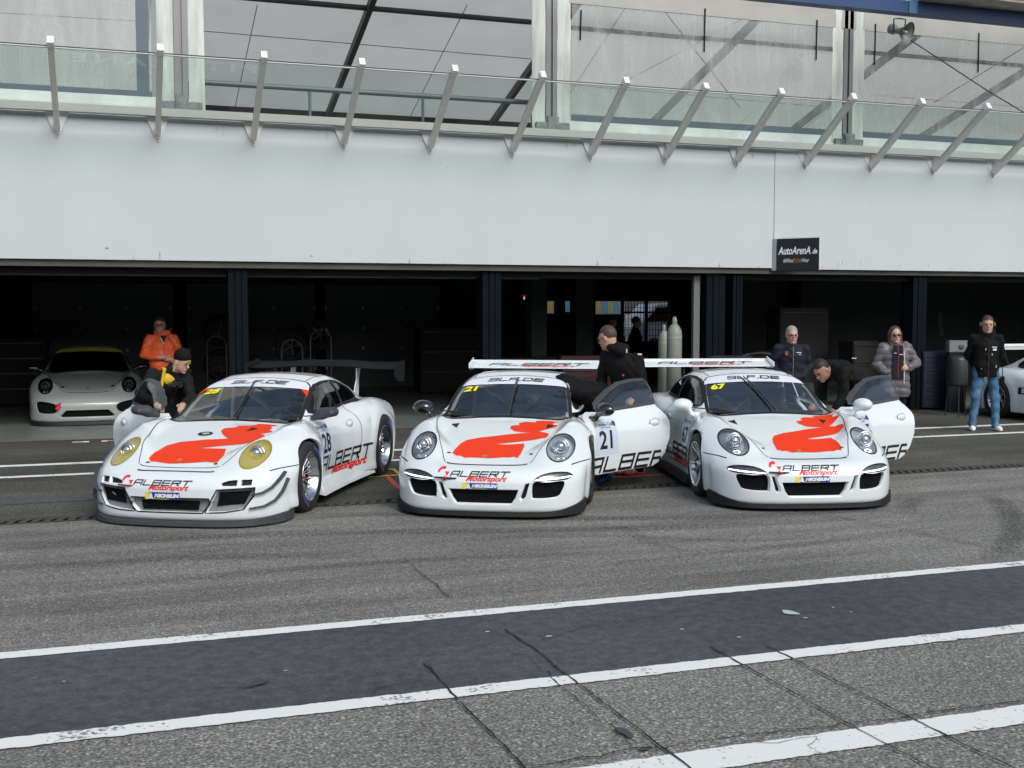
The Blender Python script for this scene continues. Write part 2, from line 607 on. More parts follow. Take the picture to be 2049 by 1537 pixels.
CUP = dict(
    zc=[(0, .46), (.15, .475), (.25, .50), (.45, .565), (.7, .635), (1.0, .71), (1.3, .78), (1.45, .808), (1.7, .83), (2.6, .84), (3.4, .87), (3.9, .86), (4.2, .80), (4.5, .72)],
    zf=[(0, .46), (.2, .50), (.3, .555), (.4, .64), (.5, .71), (.6, .757), (.75, .795), (.95, .818), (1.3, .83), (1.5, .83), (1.8, .80), (2.3, .79), (2.7, .83), (3.1, .875), (3.5, .89), (3.9, .86), (4.2, .80), (4.5, .72)],
    yf=[(0, .66), (.5, .69), (1.0, .72), (1.5, .73), (2.2, .72), (3.0, .76), (3.6, .80), (4.5, .74)],
    W=[(0, .90), (.4, .91), (.8, .925), (1.15, .925), (1.5, .885), (2.1, .875), (2.6, .90), (3.1, .965), (3.5, .985), (4.0, .96), (4.5, .90)],
    side=[(.05, .035), (.16, .02), (.25, .01), (.45, 0), (.6, .008), (.7, .03), (.8, .07), (.9, .13), (1.3, .3)],
    noz=[(.05, .025), (.11, .01), (.25, 0), (.34, .005), (.40, .03), (.45, .075), (.50, .15), (.56, .26), (.7, .55), (.8, .8)],
    zr=[(1.0, .40), (1.25, .64), (1.42, .80), (1.6, .915), (1.8, 1.03), (2.0, 1.125), (2.15, 1.18), (2.3, 1.215), (2.5, 1.24), (2.75, 1.24), (3.0, 1.205), (3.3, 1.12), (3.6, 1.01), (3.9, .91), (4.2, .81), (4.5, .7)],
    yb=[(1.0, .68), (1.45, .72), (2.0, .745), (2.7, .745), (3.3, .70), (3.8, .62), (4.5, .5)],
    tailz=[(.05, .2), (.3, .08), (.5, .02), (.65, 0), (.8, .06), (1.0, .3)],
    zb=[(0, .055), (.3, .062), (.6, .11), (1.5, .12), (4, .14), (4.5, .2)],
    nose=(.93, (.10, .36)), tail=(4.50, (.06, .30)), crown=.13, tumble=.42,
    axle=.335, arch=[(1.03, .362, 0), (3.48, .372, 0)], well=.60,
    flare=[(1.03, .36, .025), (3.48, .37, .012)], drop=1.0)

R997 = dict(CUP)
R997.update(
    zc=[(0, .47), (.15, .50), (.25, .535), (.45, .60), (.7, .665), (1.0, .73), (1.3, .79), (1.45, .815), (1.7, .83), (2.6, .84), (3.4, .87), (3.9, .86), (4.2, .80), (4.5, .72)],
    zf=[(0, .47), (.16, .51), (.26, .56), (.38, .65), (.48, .718), (.6, .762), (.75, .798), (.95, .82), (1.3, .835), (1.5, .83), (1.8, .80), (2.3, .79), (2.7, .83), (3.1, .89), (3.5, .91), (3.9, .87), (4.2, .80), (4.5, .72)],
    yf=[(0, .60), (.5, .66), (1.0, .74), (1.5, .74), (2.2, .72), (3.0, .80), (3.6, .85), (4.5, .76)],
    W=[(0, .90), (.4, .93), (.75, .965), (1.2, .975), (1.42, .93), (1.6, .885), (2.1, .88), (2.5, .91), (2.95, .985), (3.5, 1.01), (4.0, .98), (4.5, .90)],
    side=[(.05, .0), (.16, .0), (.25, .01), (.45, 0), (.6, .008), (.7, .035), (.8, .08), (.9, .14), (1.3, .3)],
    noz=[(.05, .02), (.11, .008), (.2, 0), (.34, .0), (.42, .03), (.48, .09), (.54, .18), (.6, .3), (.7, .5), (.8, .8)],
    nose=(.95, (.13, .34)), flare=[(1.0, .37, .02), (3.41, .38, .02)], arch=[(1.0, .372, 0), (3.41, .385, 0)], tail=(4.40, (.06, .3)))

CAYMAN = dict(CUP)
CAYMAN.update(
    zc=[(0, .48), (.2, .53), (.45, .60), (.7, .66), (1.0, .73), (1.3, .79), (1.45, .82), (1.7, .84), (2.6, .86), (3.4, .9), (3.9, .90), (4.2, .86), (4.5, .78)],
    W=[(0, .88), (.4, .895), (.8, .905), (1.15, .905), (1.5, .875), (2.1, .87), (2.6, .885), (3.1, .92), (3.5, .92), (4.0, .90), (4.5, .85)],
    side=[(.05, .0), (.16, .0), (.25, .005), (.45, 0), (.6, .01), (.7, .035), (.8, .08), (.9, .14), (1.3, .3)],
    zr=[(1.0, .44), (1.25, .68), (1.42, .83), (1.6, .94), (1.8, 1.05), (2.0, 1.15), (2.15, 1.21), (2.3, 1.245), (2.5, 1.27), (2.75, 1.26), (3.0, 1.22), (3.3, 1.14), (3.6, 1.04), (3.9, .95), (4.2, .87), (4.5, .75)],
    nose=(.93, (.10, .30)))

def frame_verts(P, h=.02):
    F = car_field(P)
    pts, quads = surface_net(F, (-.1, -1.09, .0), (P['tail'][0] + .12, 1.09, 1.36), h, newton=3)
    return pts, quads

def bvh_of(P, Q):
    return BVHTree.FromPolygons([Vector(p) for p in P.tolist()], Q.tolist())
# ---------------------------------------------------------------- car materials
PAINT = mat('white_paint', (.73, .775, .80), .22, coat=.8, coat_rough=.04, noise=(1.3, .015, 3))
ORANGE = mat('orange_vinyl', (.82, .042, .006), .6, spec=.25)
RED = mat('red_vinyl', (.78, .03, .03), .5)
BLACKV = mat('black_vinyl', (.012, .013, .016), .45)
GAP = mat('gap_black', (.006, .006, .007), .8)
WHITEV = mat('white_vinyl', (.72, .75, .82), .4)
YELLOWV = mat('yellow_vinyl', (.8, .68, .03), .45)
BLUEV = mat('blue_vinyl', (.02, .02, .28), .4)
RUBBER = mat('tyre_rubber', (.017, .017, .018), .75, noise=(9, .25, 3))
SILVER = mat('rim_silver', (.55, .56, .58), .25, metal=.9)
DARKRIM = mat('rim_dark', (.05, .05, .055), .35, metal=.6)
GREYPL = mat('lip_plastic', (.018, .019, .021), .6, spec=.2, noise=(6, .15, 3))
LIPGREY = mat('splitter_grey', (.055, .058, .064), .6, spec=.2, noise=(5, .1, 3))
CARBON = mat('carbon_black', (.020, .022, .024), .8, spec=.0, ior=1.02)
MESHB = None
def grille_mat():
    m = bpy.data.materials.new('grille_mesh'); m.use_nodes = True
    nt = m.node_tree; b = nt.nodes['Principled BSDF']
    tc = nt.nodes.new('ShaderNodeTexCoord'); vo = nt.nodes.new('ShaderNodeTexVoronoi')
    vo.feature = 'DISTANCE_TO_EDGE'; vo.inputs['Scale'].default_value = 90
    cr = nt.nodes.new('ShaderNodeValToRGB')
    cr.color_ramp.elements[0].color = (.011, .012, .013, 1); cr.color_ramp.elements[0].position = .06
    cr.color_ramp.elements[1].color = (.002, .002, .0025, 1); cr.color_ramp.elements[1].position = .16
    nt.links.new(tc.outputs['Object'], vo.inputs['Vector']); nt.links.new(vo.outputs['Distance'], cr.inputs[0])
    nt.links.new(cr.outputs[0], b.inputs['Base Color']); b.inputs['Roughness'].default_value = .7; b.inputs['Specular IOR Level'].default_value = .05
    return m
GRILLE = grille_mat()
GREYMESH = mat('grey_mesh', (.22, .23, .24), .6, noise=(160, .45, 2))
CHROME = mat('lamp_chrome', (.75, .77, .8), .12, metal=1.0)
LAMPDK = mat('lamp_interior', (.60, .63, .67), .35)
LAMPGL = glass_mat('lamp_glass', (.93, .95, .97), .08, .01)
LAMPYL = mat('yellow_lamp_cover', (.50, .40, .015), .12, coat=1, alpha=.62)
WSGLASS = glass_mat('windscreen_glass', (.86, .91, .88), .14, .008)
DOORGL = glass_mat('polycarbonate_pane', (.74, .77, .79), .075, .03)
DARKGL = glass_mat('side_glass', (.55, .58, .58), .06, .01)
LED = mat('led_light', (1, 1, 1), .3, emit=(.93, .96, 1.0), estr=2.2)
INTBLK = mat('interior_black', (.022, .022, .024), .8)
CAGE = mat('cage_tube', (.74, .77, .77), .45)
CLOTHBL = mat('seat_cloth', (.02, .022, .03), .85)
MATTEGREY = mat('mirror_grey', (.045, .047, .055), .5)
GLOSSBLK = mat('gloss_black', (.008, .008, .009), .12, coat=1)

MF = Matrix.Diagonal((-1, 1, 1, 1))
MT = Matrix(((0, 1, 0, 0), (-1, 0, 0, 0), (0, 0, 1, 0), (0, 0, 0, 1)))
MR, ML = Matrix.Diagonal((-1, 1, 1, 1)), Matrix.Identity(4)
def at2(u, v, M): return Matrix.Translation((u, v, 0)) @ M

def ribbon(pts, w, closed=False, sub=3):
    """2D polyline -> mitred strip quads"""
    P = [Vector(p) for p in pts]; n = len(P); L, R = [], []
    for i in range(n):
        a = P[(i - 1) % n] if (closed or i) else P[0]
        b = P[(i + 1) % n] if (closed or i < n - 1) else P[-1]
        d = (b - a)
        d = d.normalized() if d.length > 1e-9 else Vector((1, 0))
        nn = Vector((-d.y, d.x)) * w / 2
        L.append(P[i] + nn); R.append(P[i] - nn)
    out = []
    for i in range(n if closed else n - 1):
        j = (i + 1) % n
        out.append((L[i], L[j], R[j], R[i]))
    return out

def strip(name, bvh, view, pts, w, m, parent, closed=False, off=.0015, filt=None):
    bm = bmesh.new()
    for q in ribbon(pts, w, closed):
        try: bm.faces.new([bm.verts.new((p.x, p.y, 0)) for p in q])
        except ValueError: pass
    bmesh.ops.remove_doubles(bm, verts=bm.verts, dist=1e-5)
    for a in (0, 1):
        cs = [v.co[a] for v in bm.verts]
        k = math.floor(min(cs) / .03) + 1
        while k * .03 < max(cs):
            co = [0, 0, 0]; co[a] = k * .03; no = [0, 0, 0]; no[a] = 1
            bmesh.ops.bisect_plane(bm, geom=bm.verts[:] + bm.edges[:] + bm.faces[:], plane_co=co, plane_no=no, dist=1e-5); k += 1
    for v in bm.verts: v.co = lay(bvh, (v.co.x, v.co.y), view, off)
    return bm_link(name, bm, m, parent)

def densify(pts, step=.05, closed=False):
    out = []
    n = len(pts)
    for i in range(n if closed else n - 1):
        a, b = Vector(pts[i]), Vector(pts[(i + 1) % n])
        k = max(1, int((b - a).length / step))
        out += [tuple(a + (b - a) * j / k) for j in range(k)]
    if not closed: out.append(tuple(pts[-1]))
    return out

def smooth_line(pts, n=5):
    P = [Vector(pts[0])] + [Vector(p) for p in pts] + [Vector(pts[-1])]
    out = []
    for i in range(1, len(P) - 2):
        p0, p1, p2, p3 = P[i - 1], P[i], P[i + 1], P[i + 2]
        for k in range(n):
            t = k / n
            out.append(tuple(0.5 * ((2 * p1) + (-p0 + p2) * t + (2 * p0 - 5 * p1 + 4 * p2 - p3) * t * t + (-p0 + 3 * p1 - 3 * p2 + p3) * t ** 3)))
    out.append(tuple(P[-1]))
    return out

# ---------------------------------------------------------------- small rounded solids from capsules and ellipsoids
def prim_field(prims, k):
    """prims: ('c', a, b, ra, rb) capsule | ('e', centre, radii, matrix or None); k = blend"""
    def F(x, y, z):
        f = np.full(np.shape(x), 9.0)
        for p in prims:
            if p[0] == 'c':
                a, b = np.array(p[1], float), np.array(p[2], float)
                d = b - a; L2 = max(float(d @ d), 1e-9)
                t = np.clip(((x - a[0]) * d[0] + (y - a[1]) * d[1] + (z - a[2]) * d[2]) / L2, 0, 1)
                q = np.sqrt((x - a[0] - t * d[0]) ** 2 + (y - a[1] - t * d[1]) ** 2 + (z - a[2] - t * d[2]) ** 2)
                g = q - (p[3] + (p[4] - p[3]) * t)
                kk = p[5] if len(p) > 5 else k
            else:
                c, r = p[1], p[2]
                X, Y, Z = x - c[0], y - c[1], z - c[2]
                if len(p) > 3 and p[3] is not None:
                    M = p[3]
                    X, Y, Z = (M[0][0] * X + M[1][0] * Y + M[2][0] * Z, M[0][1] * X + M[1][1] * Y + M[2][1] * Z, M[0][2] * X + M[1][2] * Y + M[2][2] * Z)
                n = np.sqrt((X / r[0]) ** 2 + (Y / r[1]) ** 2 + (Z / r[2]) ** 2)
                g = (n - 1) * min(r)
                kk = p[4] if len(p) > 4 else k
            f = smin(f, g, kk)
        return f
    return F

def prim_bounds(prims, pad):
    lo, hi = np.full(3, 9e9), np.full(3, -9e9)
    for p in prims:
        if p[0] == 'c':
            for q, r in ((p[1], p[3]), (p[2], p[4])):
                lo = np.minimum(lo, np.array(q) - r); hi = np.maximum(hi, np.array(q) + r)
        else:
            r = max(p[2]); lo = np.minimum(lo, np.array(p[1]) - r); hi = np.maximum(hi, np.array(p[1]) + r)
    return lo - pad, hi + pad

def solid(name, prims, k, h, m, parent=None, clip=None, fold=0.0, puff=0.0):
    F1 = prim_field(prims, k)
    def F0(x, y, z):
        f = F1(x, y, z)
        if fold:      # cloth creases
            f = f + fold * (np.sin(26 * z + 9 * x + 2.5 * np.sin(11 * y + 7 * x)) * np.sin(17 * x - 13 * z + 2 * np.sin(8 * y)) + .6 * np.sin(47 * z + 21 * y + 3 * np.sin(15 * x)) * np.sin(23 * x + 5))
        if puff:      # quilted chambers
            f = f - puff * (np.abs(np.sin((z + .12 * np.abs(x)) * np.pi / .105)) - .5)
        return f
    F = F0 if clip is None else (lambda x, y, z: np.maximum(F0(x, y, z), clip(x, y, z)))
    lo, hi = prim_bounds(prims, 2.5 * h)
    P, Q = surface_net(F, lo, hi, h, 2)
    return link(name, np_mesh(name, P, Q), m, parent)

# ---------------------------------------------------------------- wheels
def make_wheel(parent, x, ys, r, rim_r, width, style, rim_m, spoke_m, zc):
    """ys = lateral position of the outer face (signed)."""
    s = 1 if ys > 0 else -1
    w = empty('wheel', (x, ys, zc)); w.parent = parent
    M = Matrix.Rotation(-pi / 2 * s, 4, 'X')          # lathe axis z -> outwards
    prof = [(rim_r - .004, .0), (rim_r + .012, .006), (r - .05, .010), (r - .018, -.004), (r - .003, -.03), (r, -.06), (r, -width + .06),
            (r - .003, -width + .03), (r - .02, -width), (rim_r, -width)]
    MB().lathe(prof, M, 48).build('tyre', RUBBER, w)
    rim = MB()
    if style == 'mesh':
        rim.lathe([(rim_r, -.002), (rim_r + .006, .004), (rim_r - .006, .006), (rim_r - .02, -.012), (rim_r - .028, -.055), (rim_r - .05, -.065), (rim_r - .055, -.10)], M, 48)
        face = -.085
    else:
        rim.lathe([(rim_r, -.002), (rim_r + .004, .003), (rim_r - .012, .002), (rim_r - .022, -.02), (rim_r - .035, -.05), (rim_r - .04, -.2)], M, 48)
        face = -.03
    ro = rim.build('rim', rim_m, w)
    MB().lathe([(0, face - .10), (.14, face - .10), (rim_r - .04, face - .095), (rim_r - .03, face - .14)], M, 32).build('brake_disc', mat('brake_dark', (.03, .03, .032), .6, metal=.4), w)
    sp = MB()
    n = 10 if style == 'mesh' else 5
    for k in range(n):
        a = 2 * pi * k / n + .2
        if style == 'mesh':
            for da in (-.16, .16):
                p0 = Vector((.045 * cos(a), .045 * sin(a), face - .03)); p1 = Vector(((rim_r - .05) * cos(a + da), (rim_r - .05) * sin(a + da), face + .012))
                sp.tube([M @ p0, M @ ((p0 + p1) / 2 + Vector((0, 0, .004))), M @ p1], [.011, .008, .010], 6)
        else:
            for da in (-.17, .17):
                p0 = Vector((.05 * cos(a + da * .7), .05 * sin(a + da * .7), face - .045)); p1 = Vector(((rim_r - .018) * cos(a + da), (rim_r - .018) * sin(a + da), face + .018))
                sp.tube([M @ p0, M @ ((p0 + p1) / 2 + Vector((0, 0, -.008))), M @ p1], [.017, .011, .012], 6)
    sp.lathe([(0, face + .015), (.03, face + .015), (.036, face + .005), (.05, face - .02), (.06, face - .05)], M, 20)
    sp.build('spokes', spoke_m, w)
    MB().lathe([(0, face + .03), (.018, face + .03), (.024, face + .02), (.024, face)], M, 6, smooth=False).build('centre_nut', mat('nut_red', (.35, .02, .02), .35, metal=.7) if s < 0 else mat('nut_blue', (.02, .04, .3), .35, metal=.7), w)
    return w

def tyre_mark(w, ys, rim_r, r, a0, a1, m, name='sidewall_band'):
    s = 1 if ys > 0 else -1
    M = Matrix.Rotation(-pi / 2 * s, 4, 'X') @ Matrix.Rotation(a0, 4, 'Z')
    mb = MB(); mb.lathe([(rim_r + .025, .0095), (r - .045, .0125)], M, 14, ang=a1 - a0)
    return mb.build(name, m, w, fix=False)

# ---------------------------------------------------------------- the cars
BLOB21 = [(.394, .369), (.547, .357), (.657, .336), (.752, .29), (.826, .168), (.872, .033), (.926, -.101), (.963, -.224), (.976, -.322), (.992, -.234), (1.017, -.145),
          (1.109, -.088), (1.181, -.092), (1.207, -.176), (1.240, -.16), (1.264, -.16), (1.305, -.221), (1.296, -.339), (1.343, -.319), (1.356, -.405), (1.345, -.482), (1.312, -.573), (1.290, -.524), (1.235, -.509),
          (1.200, -.57), (1.147, -.545), (1.110, -.49), (1.062, -.433), (1.02, -.388), (.985, -.48), (.935, -.505), (.860, -.49), (.773, -.349), (.717, -.188), (.662, -.014), (.650, -.113), (.686, -.29),
          (.597, -.302), (.431, -.291), (.349, -.269), (.376, -.238), (.361, -.20), (.361, -.131), (.345, -.06), (.338, .001), (.347, .194), (.335, .23), (.378, .283), (.372, .325), (.395, .348)]
BLOB28 = [(.333, .355), (.448, .356), (.64, .336), (.743, .251), (.828, .021), (.866, -.19), (.93, -.13), (.999, -.073), (1.098, -.011), (1.178, -.011), (1.222, -.113), (1.268, -.128), (1.288, -.259), (1.348, -.304),
          (1.335, -.42), (1.308, -.53), (1.27, -.46), (1.207, -.499), (1.153, -.486), (1.10, -.55), (1.02, -.44), (1.0, -.50), (.91, -.55), (.80, -.50), (.72, -.38), (.672, -.217), (.597, -.019), (.600, -.285), (.417, -.34), (.289, -.330), (.31, -.22), (.290, -.125), (.273, -.04), (.256, .113), (.289, .276), (.285, .31)]
CACHE = {}
def car_shell(P, h=.02):
    k = id(P)
    if k not in CACHE:
        V, Q = frame_verts(P, h)
        CACHE[k] = (V, Q, bvh_of(V, Q))
    return CACHE[k]

WS = [(1.435, 0), (1.425, .3), (1.40, .5), (1.375, .62), (1.40, .665), (1.50, .668), (1.75, .635), (2.0, .59), (2.12, .555), (2.19, .50), (2.215, .36), (2.225, .18), (2.225, 0)]
WIN_F = [(1.70, .885), (1.74, .925), (1.84, .985), (2.0, 1.062), (2.2, 1.128), (2.42, 1.152), (2.635, 1.152), (2.645, .90), (2.3, .885), (1.80, .873)]
WIN_R = [(2.67, 1.150), (2.85, 1.128), (3.05, 1.08), (3.22, 1.01), (3.30, .945), (3.27, .915), (3.1, .905), (2.68, .902)]
DOOR = [(1.44, .29), (1.41, .45), (1.405, .6), (1.42, .75), (1.46, .82), (1.58, .858), (1.9, .853), (2.3, .867), (2.64, .888), (2.70, .82), (2.725, .70), (2.70, .52), (2.63, .36), (2.53, .26), (2.44, .225), (1.52, .215)]

def open_edge(bm, faces, move, material_index=0):
    """pushes the rim of a hole inwards so the skin shows a thickness"""
    es = [e for e in {e for f in faces for e in f.edges} if sum(f in faces for f in e.link_faces) != len(e.link_faces)]
    return es

def hole(bm, poly, view, keep, depth, dirv, taper=1.0):
    fs = cut_faces(bm, poly, view, keep)
    fset = set(fs)
    rim = [e for e in {e for f in fs for e in f.edges} if any(f not in fset for f in e.link_faces)]
    nb = split_off(bm, fs)
    rim = [e for e in rim if e.is_valid]
    if depth and rim:
        r = bmesh.ops.extrude_edge_only(bm, edges=rim)
        nv = [g for g in r['geom'] if isinstance(g, bmesh.types.BMVert)]
        cen = sum((v.co for v in nv), Vector()) / len(nv)
        for v in nv:
            v.co = cen + (v.co - cen) * taper + Vector(dirv) * depth
        for g in r['geom']:
            if isinstance(g, bmesh.types.BMFace): g.smooth = True
    return nb

def push(bm, vec, scale=1.0):
    cen = sum((v.co for v in bm.verts), Vector()) / max(len(bm.verts), 1)
    for v in bm.verts: v.co = cen + (v.co - cen) * scale + Vector(vec)

def thicken(bm, t):
    """gives an open skin an inner shell t further in"""
    bm.normal_update()
    bmesh.ops.remove_doubles(bm, verts=bm.verts, dist=1e-5); bm.normal_update()
    outer = bm.faces[:]; mp = {}
    for v in bm.verts[:]:
        mp[v] = bm.verts.new(v.co - v.normal * t)
    edges = [e for e in bm.edges if len(e.link_faces) == 1]
    for f in outer:
        g = bm.faces.new([mp[v] for v in reversed(f.verts)]); g.smooth = True
    for e in edges:
        f = e.link_faces[0]; vs = list(f.verts); i = vs.index(e.verts[0])
        a, b = (e.verts[0], e.verts[1]) if vs[(i + 1) % len(vs)] == e.verts[1] else (e.verts[1], e.verts[0])
        bm.faces.new([b, a, mp[a], mp[b]])

def racing_seat(parent, y, m):
    root = empty('seat', (2.3, y, .14)); root.parent = parent
    solid('seat_back', [('c', (.18, -.16, .2), (.34, -.15, .78), .05, .05), ('c', (.18, .16, .2), (.34, .15, .78), .05, .05), ('c', (.22, 0, .2), (.38, 0, .84), .09, .07),
                        ('c', (.24, -.17, .62), (.18, -.19, .60), .05, .04), ('c', (.24, .17, .62), (.18, .19, .60), .05, .04), ('e', (.36, 0, .86), (.08, .16, .11)),
                        ('c', (.26, -.13, .80), (.22, -.15, .86), .04, .03), ('c', (.26, .13, .80), (.22, .15, .86), .04, .03)], .08, .022, m, root)
    solid('seat_base', [('c', (-.28, -.18, .16), (.2, -.19, .14), .05, .06), ('c', (-.28, .18, .16), (.2, .19, .14), .05, .06), ('c', (-.25, 0, .1), (.2, 0, .08), .1, .09)], .08, .025, m, root)

def interior(root, P, helmet=None):
    MB().box(1.30, 3.3, -.70, .70, .165, .185).build('cabin_floor', INTBLK, root)
    solid('dashboard', [('c', (1.66, -.58, .74), (1.66, .58, .74), .085, .085), ('c', (1.60, -.6, .66), (1.60, .6, .66), .12, .12), ('e', (1.80, -.33, .77), (.12, .17, .06))], .06, .025, INTBLK, root)
    # driver sits on the car's left (y < 0)
    MS = Matrix.Translation((1.93, -.35, .74)) @ Matrix.Rotation(radians(68), 4, 'Y')
    sw = MB()
    ring = [MS @ Vector((.155 * cos(a), .165 * sin(a), 0)) for a in [2 * pi * k / 28 for k in range(29)]]
    sw.tube(ring, .014, 6, cap=False)
    for a in (0.1, pi - .1, -pi / 2): sw.tube([MS @ Vector((0, 0, -.02)), MS @ Vector((.15 * sin(a), .16 * cos(a), 0))], .013, 6)
    sw.build('steering_wheel', mat('wheel_suede', (.02, .02, .022), .8), root)
    racing_seat(root, -.35, CLOTHBL)
    cg = MB()
    r = .022
    for s in (-1, 1):
        cg.tube([(1.55, s * .655, .35), (1.60, s * .645, .80), (1.95, s * .59, 1.03), (2.22, s * .52, 1.135), (2.62, s * .50, 1.15), (2.72, s * .56, .95), (2.74, s * .62, .25)], r, 8)
        cg.tube([(2.66, s * .49, 1.13), (3.35, s * .42, .80)], r, 8)
        cg.tube([(1.62, s * .64, .45), (2.7, s * .62, .62)], r, 8)
        cg.tube([(1.62, s * .64, .72), (2.7, s * .62, .38)], r, 8)
    cg.tube([(2.24, -.51, 1.135), (2.24, .51, 1.135)], r, 8)
    cg.tube([(2.64, -.50, 1.14), (2.64, .50, 1.14)], r, 8)
    cg.tube([(2.66, -.49, 1.12), (2.74, .60, .32)], r, 8)
    cg.tube([(2.70, .52, 1.10), (2.74, -.60, .32)], r, 8)
    cg.tube([(2.25, -.50, 1.13), (2.64, .49, 1.14)], r * .9, 8)
    cg.tube([(1.60, -.64, .77), (1.60, .64, .77)], r, 8)
    cg.build('roll_cage', CAGE, root)
    bh = MB(); bh.box(2.98, 3.0, -.62, .62, .2, .82); bh.build('rear_bulkhead', mat('bulkhead', (.55, .58, .58), .6), root)
    solid('fuel_hose_cover', [('c', (2.62, .30, .42), (2.78, .34, .60), .16, .12), ('e', (2.3, .38, .36), (.22, .2, .17))], .08, .03, mat('white_tank', (.55, .57, .56), .5), root)

def shield(cx, cy, s, flip=1):
    return [(cx - .45 * s, cy + .5 * s), (cx, cy + .58 * s), (cx + .45 * s, cy + .5 * s), (cx + .42 * s, cy - .1 * s), (cx + .22 * s, cy - .42 * s), (cx, cy - .58 * s), (cx - .22 * s, cy - .42 * s), (cx - .42 * s, cy - .1 * s)]

def txt(name, s, size, bvh, view, u, v, m, parent, bold=.0, shear=0.0, off=.004, sx=1.0, spacing=1.0, rot=0.0, grid=.05):
    MV = {'f': MF, 't': MT, 'r': MR, 'l': ML}[view]
    return decal(name, bvh, view, m, parent, me=text_mesh(s, size, bold, shear, spacing, sx=sx), M=at2(u, v, MV) @ Matrix.Rotation(rot, 4, 'Z'), off=off, grid=grid)

def word(name, w, size, bvh, view, u, v, m, parent, wid=.2, shear=.35, off=.003, sx=1.0, sel=None, gap=.42, rot=0.0, clip=None):
    MV = {'f': MF, 't': MT, 'r': MR, 'l': ML}[view]
    ps, _ = word_polys(w, size, wid, shear, gap)
    M = at2(u, v, MV) @ Matrix.Rotation(rot, 4, 'Z') @ Matrix.Diagonal((sx, 1, 1, 1))
    q = [[((M @ Vector((a, b, 0))).x, (M @ Vector((a, b, 0))).y) for a, b in p] for p in ps]
    if sel: q = [p for p in q if sel(p)]
    if clip:
        def cl(poly, x, keep_less):
            out = []
            for i in range(len(poly)):
                a, b = poly[i - 1], poly[i]
                ina, inb = (a[0] < x) == keep_less, (b[0] < x) == keep_less
                if ina != inb:
                    t = (x - a[0]) / (b[0] - a[0]); out.append((x, a[1] + (b[1] - a[1]) * t))
                if inb: out.append(b)
            return out
        q = [cl(cl(p, clip[1], True), clip[0], False) for p in q]
        q = [p for p in q if len(p) > 2 and max(v[0] for v in p) - min(v[0] for v in p) > 1e-4]
    if not q: return None
    return decal(name, bvh, view, m, parent, polys=q, off=off, grid=.06, step=.0002)

def mirror_part(parent, x, s, m, style, local=None):
    """s: +1 car's right, -1 left"""
    if style == 'cup':
        pr = [('e', (x + .02, s * .925, .90), (.075, .098, .058)), ('e', (x + .04, s * .925, .90), (.05, .094, .063)), ('c', (x - .0, s * .88, .872), (x - .02, s * .83, .80), .026, .02), ('c', (x - .02, s * .83, .80), (x - .02, s * .77, .80), .02, .028)]
    else:
        pr = [('c', (x + .02, s * .88, .895), (x + .03, s * .985, .905), .052, .046), ('c', (x + .0, s * .86, .89), (x - .03, s * .97, .895), .04, .036), ('c', (x, s * .86, .87), (x - .0, s * .77, .845), .04, .03)]
    cut = lambda X, Y, Z: X - (x + .07)
    mo = solid('wing_mirror', pr, .04, .0125, m, parent, clip=cut)
    MB().prism(ellipse(s * .925, .90, .080, .048, 20), 'x', x + .071, x + .074).build('mirror_glass', mat('mirror_glass', (.6, .62, .65), .03, metal=1.0), mo)
    return mo

def splitter(root, P, z0, z1, out, m, name='front_splitter', yend=.93, endlift=.09, xend=.62):
    nose_p, nose_w = P['nose']
    N = 48; pts = []
    for i in range(N + 1):
        y = -yend + 2 * yend * i / N; ay = abs(y)
        x = nose_w[0] * (ay / nose_p) ** 2 + nose_w[1] * (ay / nose_p) ** 6 - out
        pts.append((x, y * (1 + out * .55), endlift * max(0, (ay - .5) / (yend - .5)) ** 2))
    pts = [(xend, pts[0][1] - .005, endlift)] + pts + [(xend, pts[-1][1] + .005, endlift)]
    mb = MB(); vs = []
    for (x, y, l) in pts:
        sgn = -1 if y < 0 else 1
        vs += [(x, y, z0), (x + .006, y, z1 + l), (x + .05, y * .955, z1 + l + .012), (x + .22, y * .80, z0)]
    n = len(pts); fs = []
    for i in range(n - 1):
        for k in range(4):
            fs.append((i * 4 + k, i * 4 + (k + 1) % 4, (i + 1) * 4 + (k + 1) % 4, (i + 1) * 4 + k))
    fs += [(0, 1, 2, 3), tuple((n - 1) * 4 + k for k in (3, 2, 1, 0))]
    mb.add(vs, fs)
    return mb.build(name, m, root)

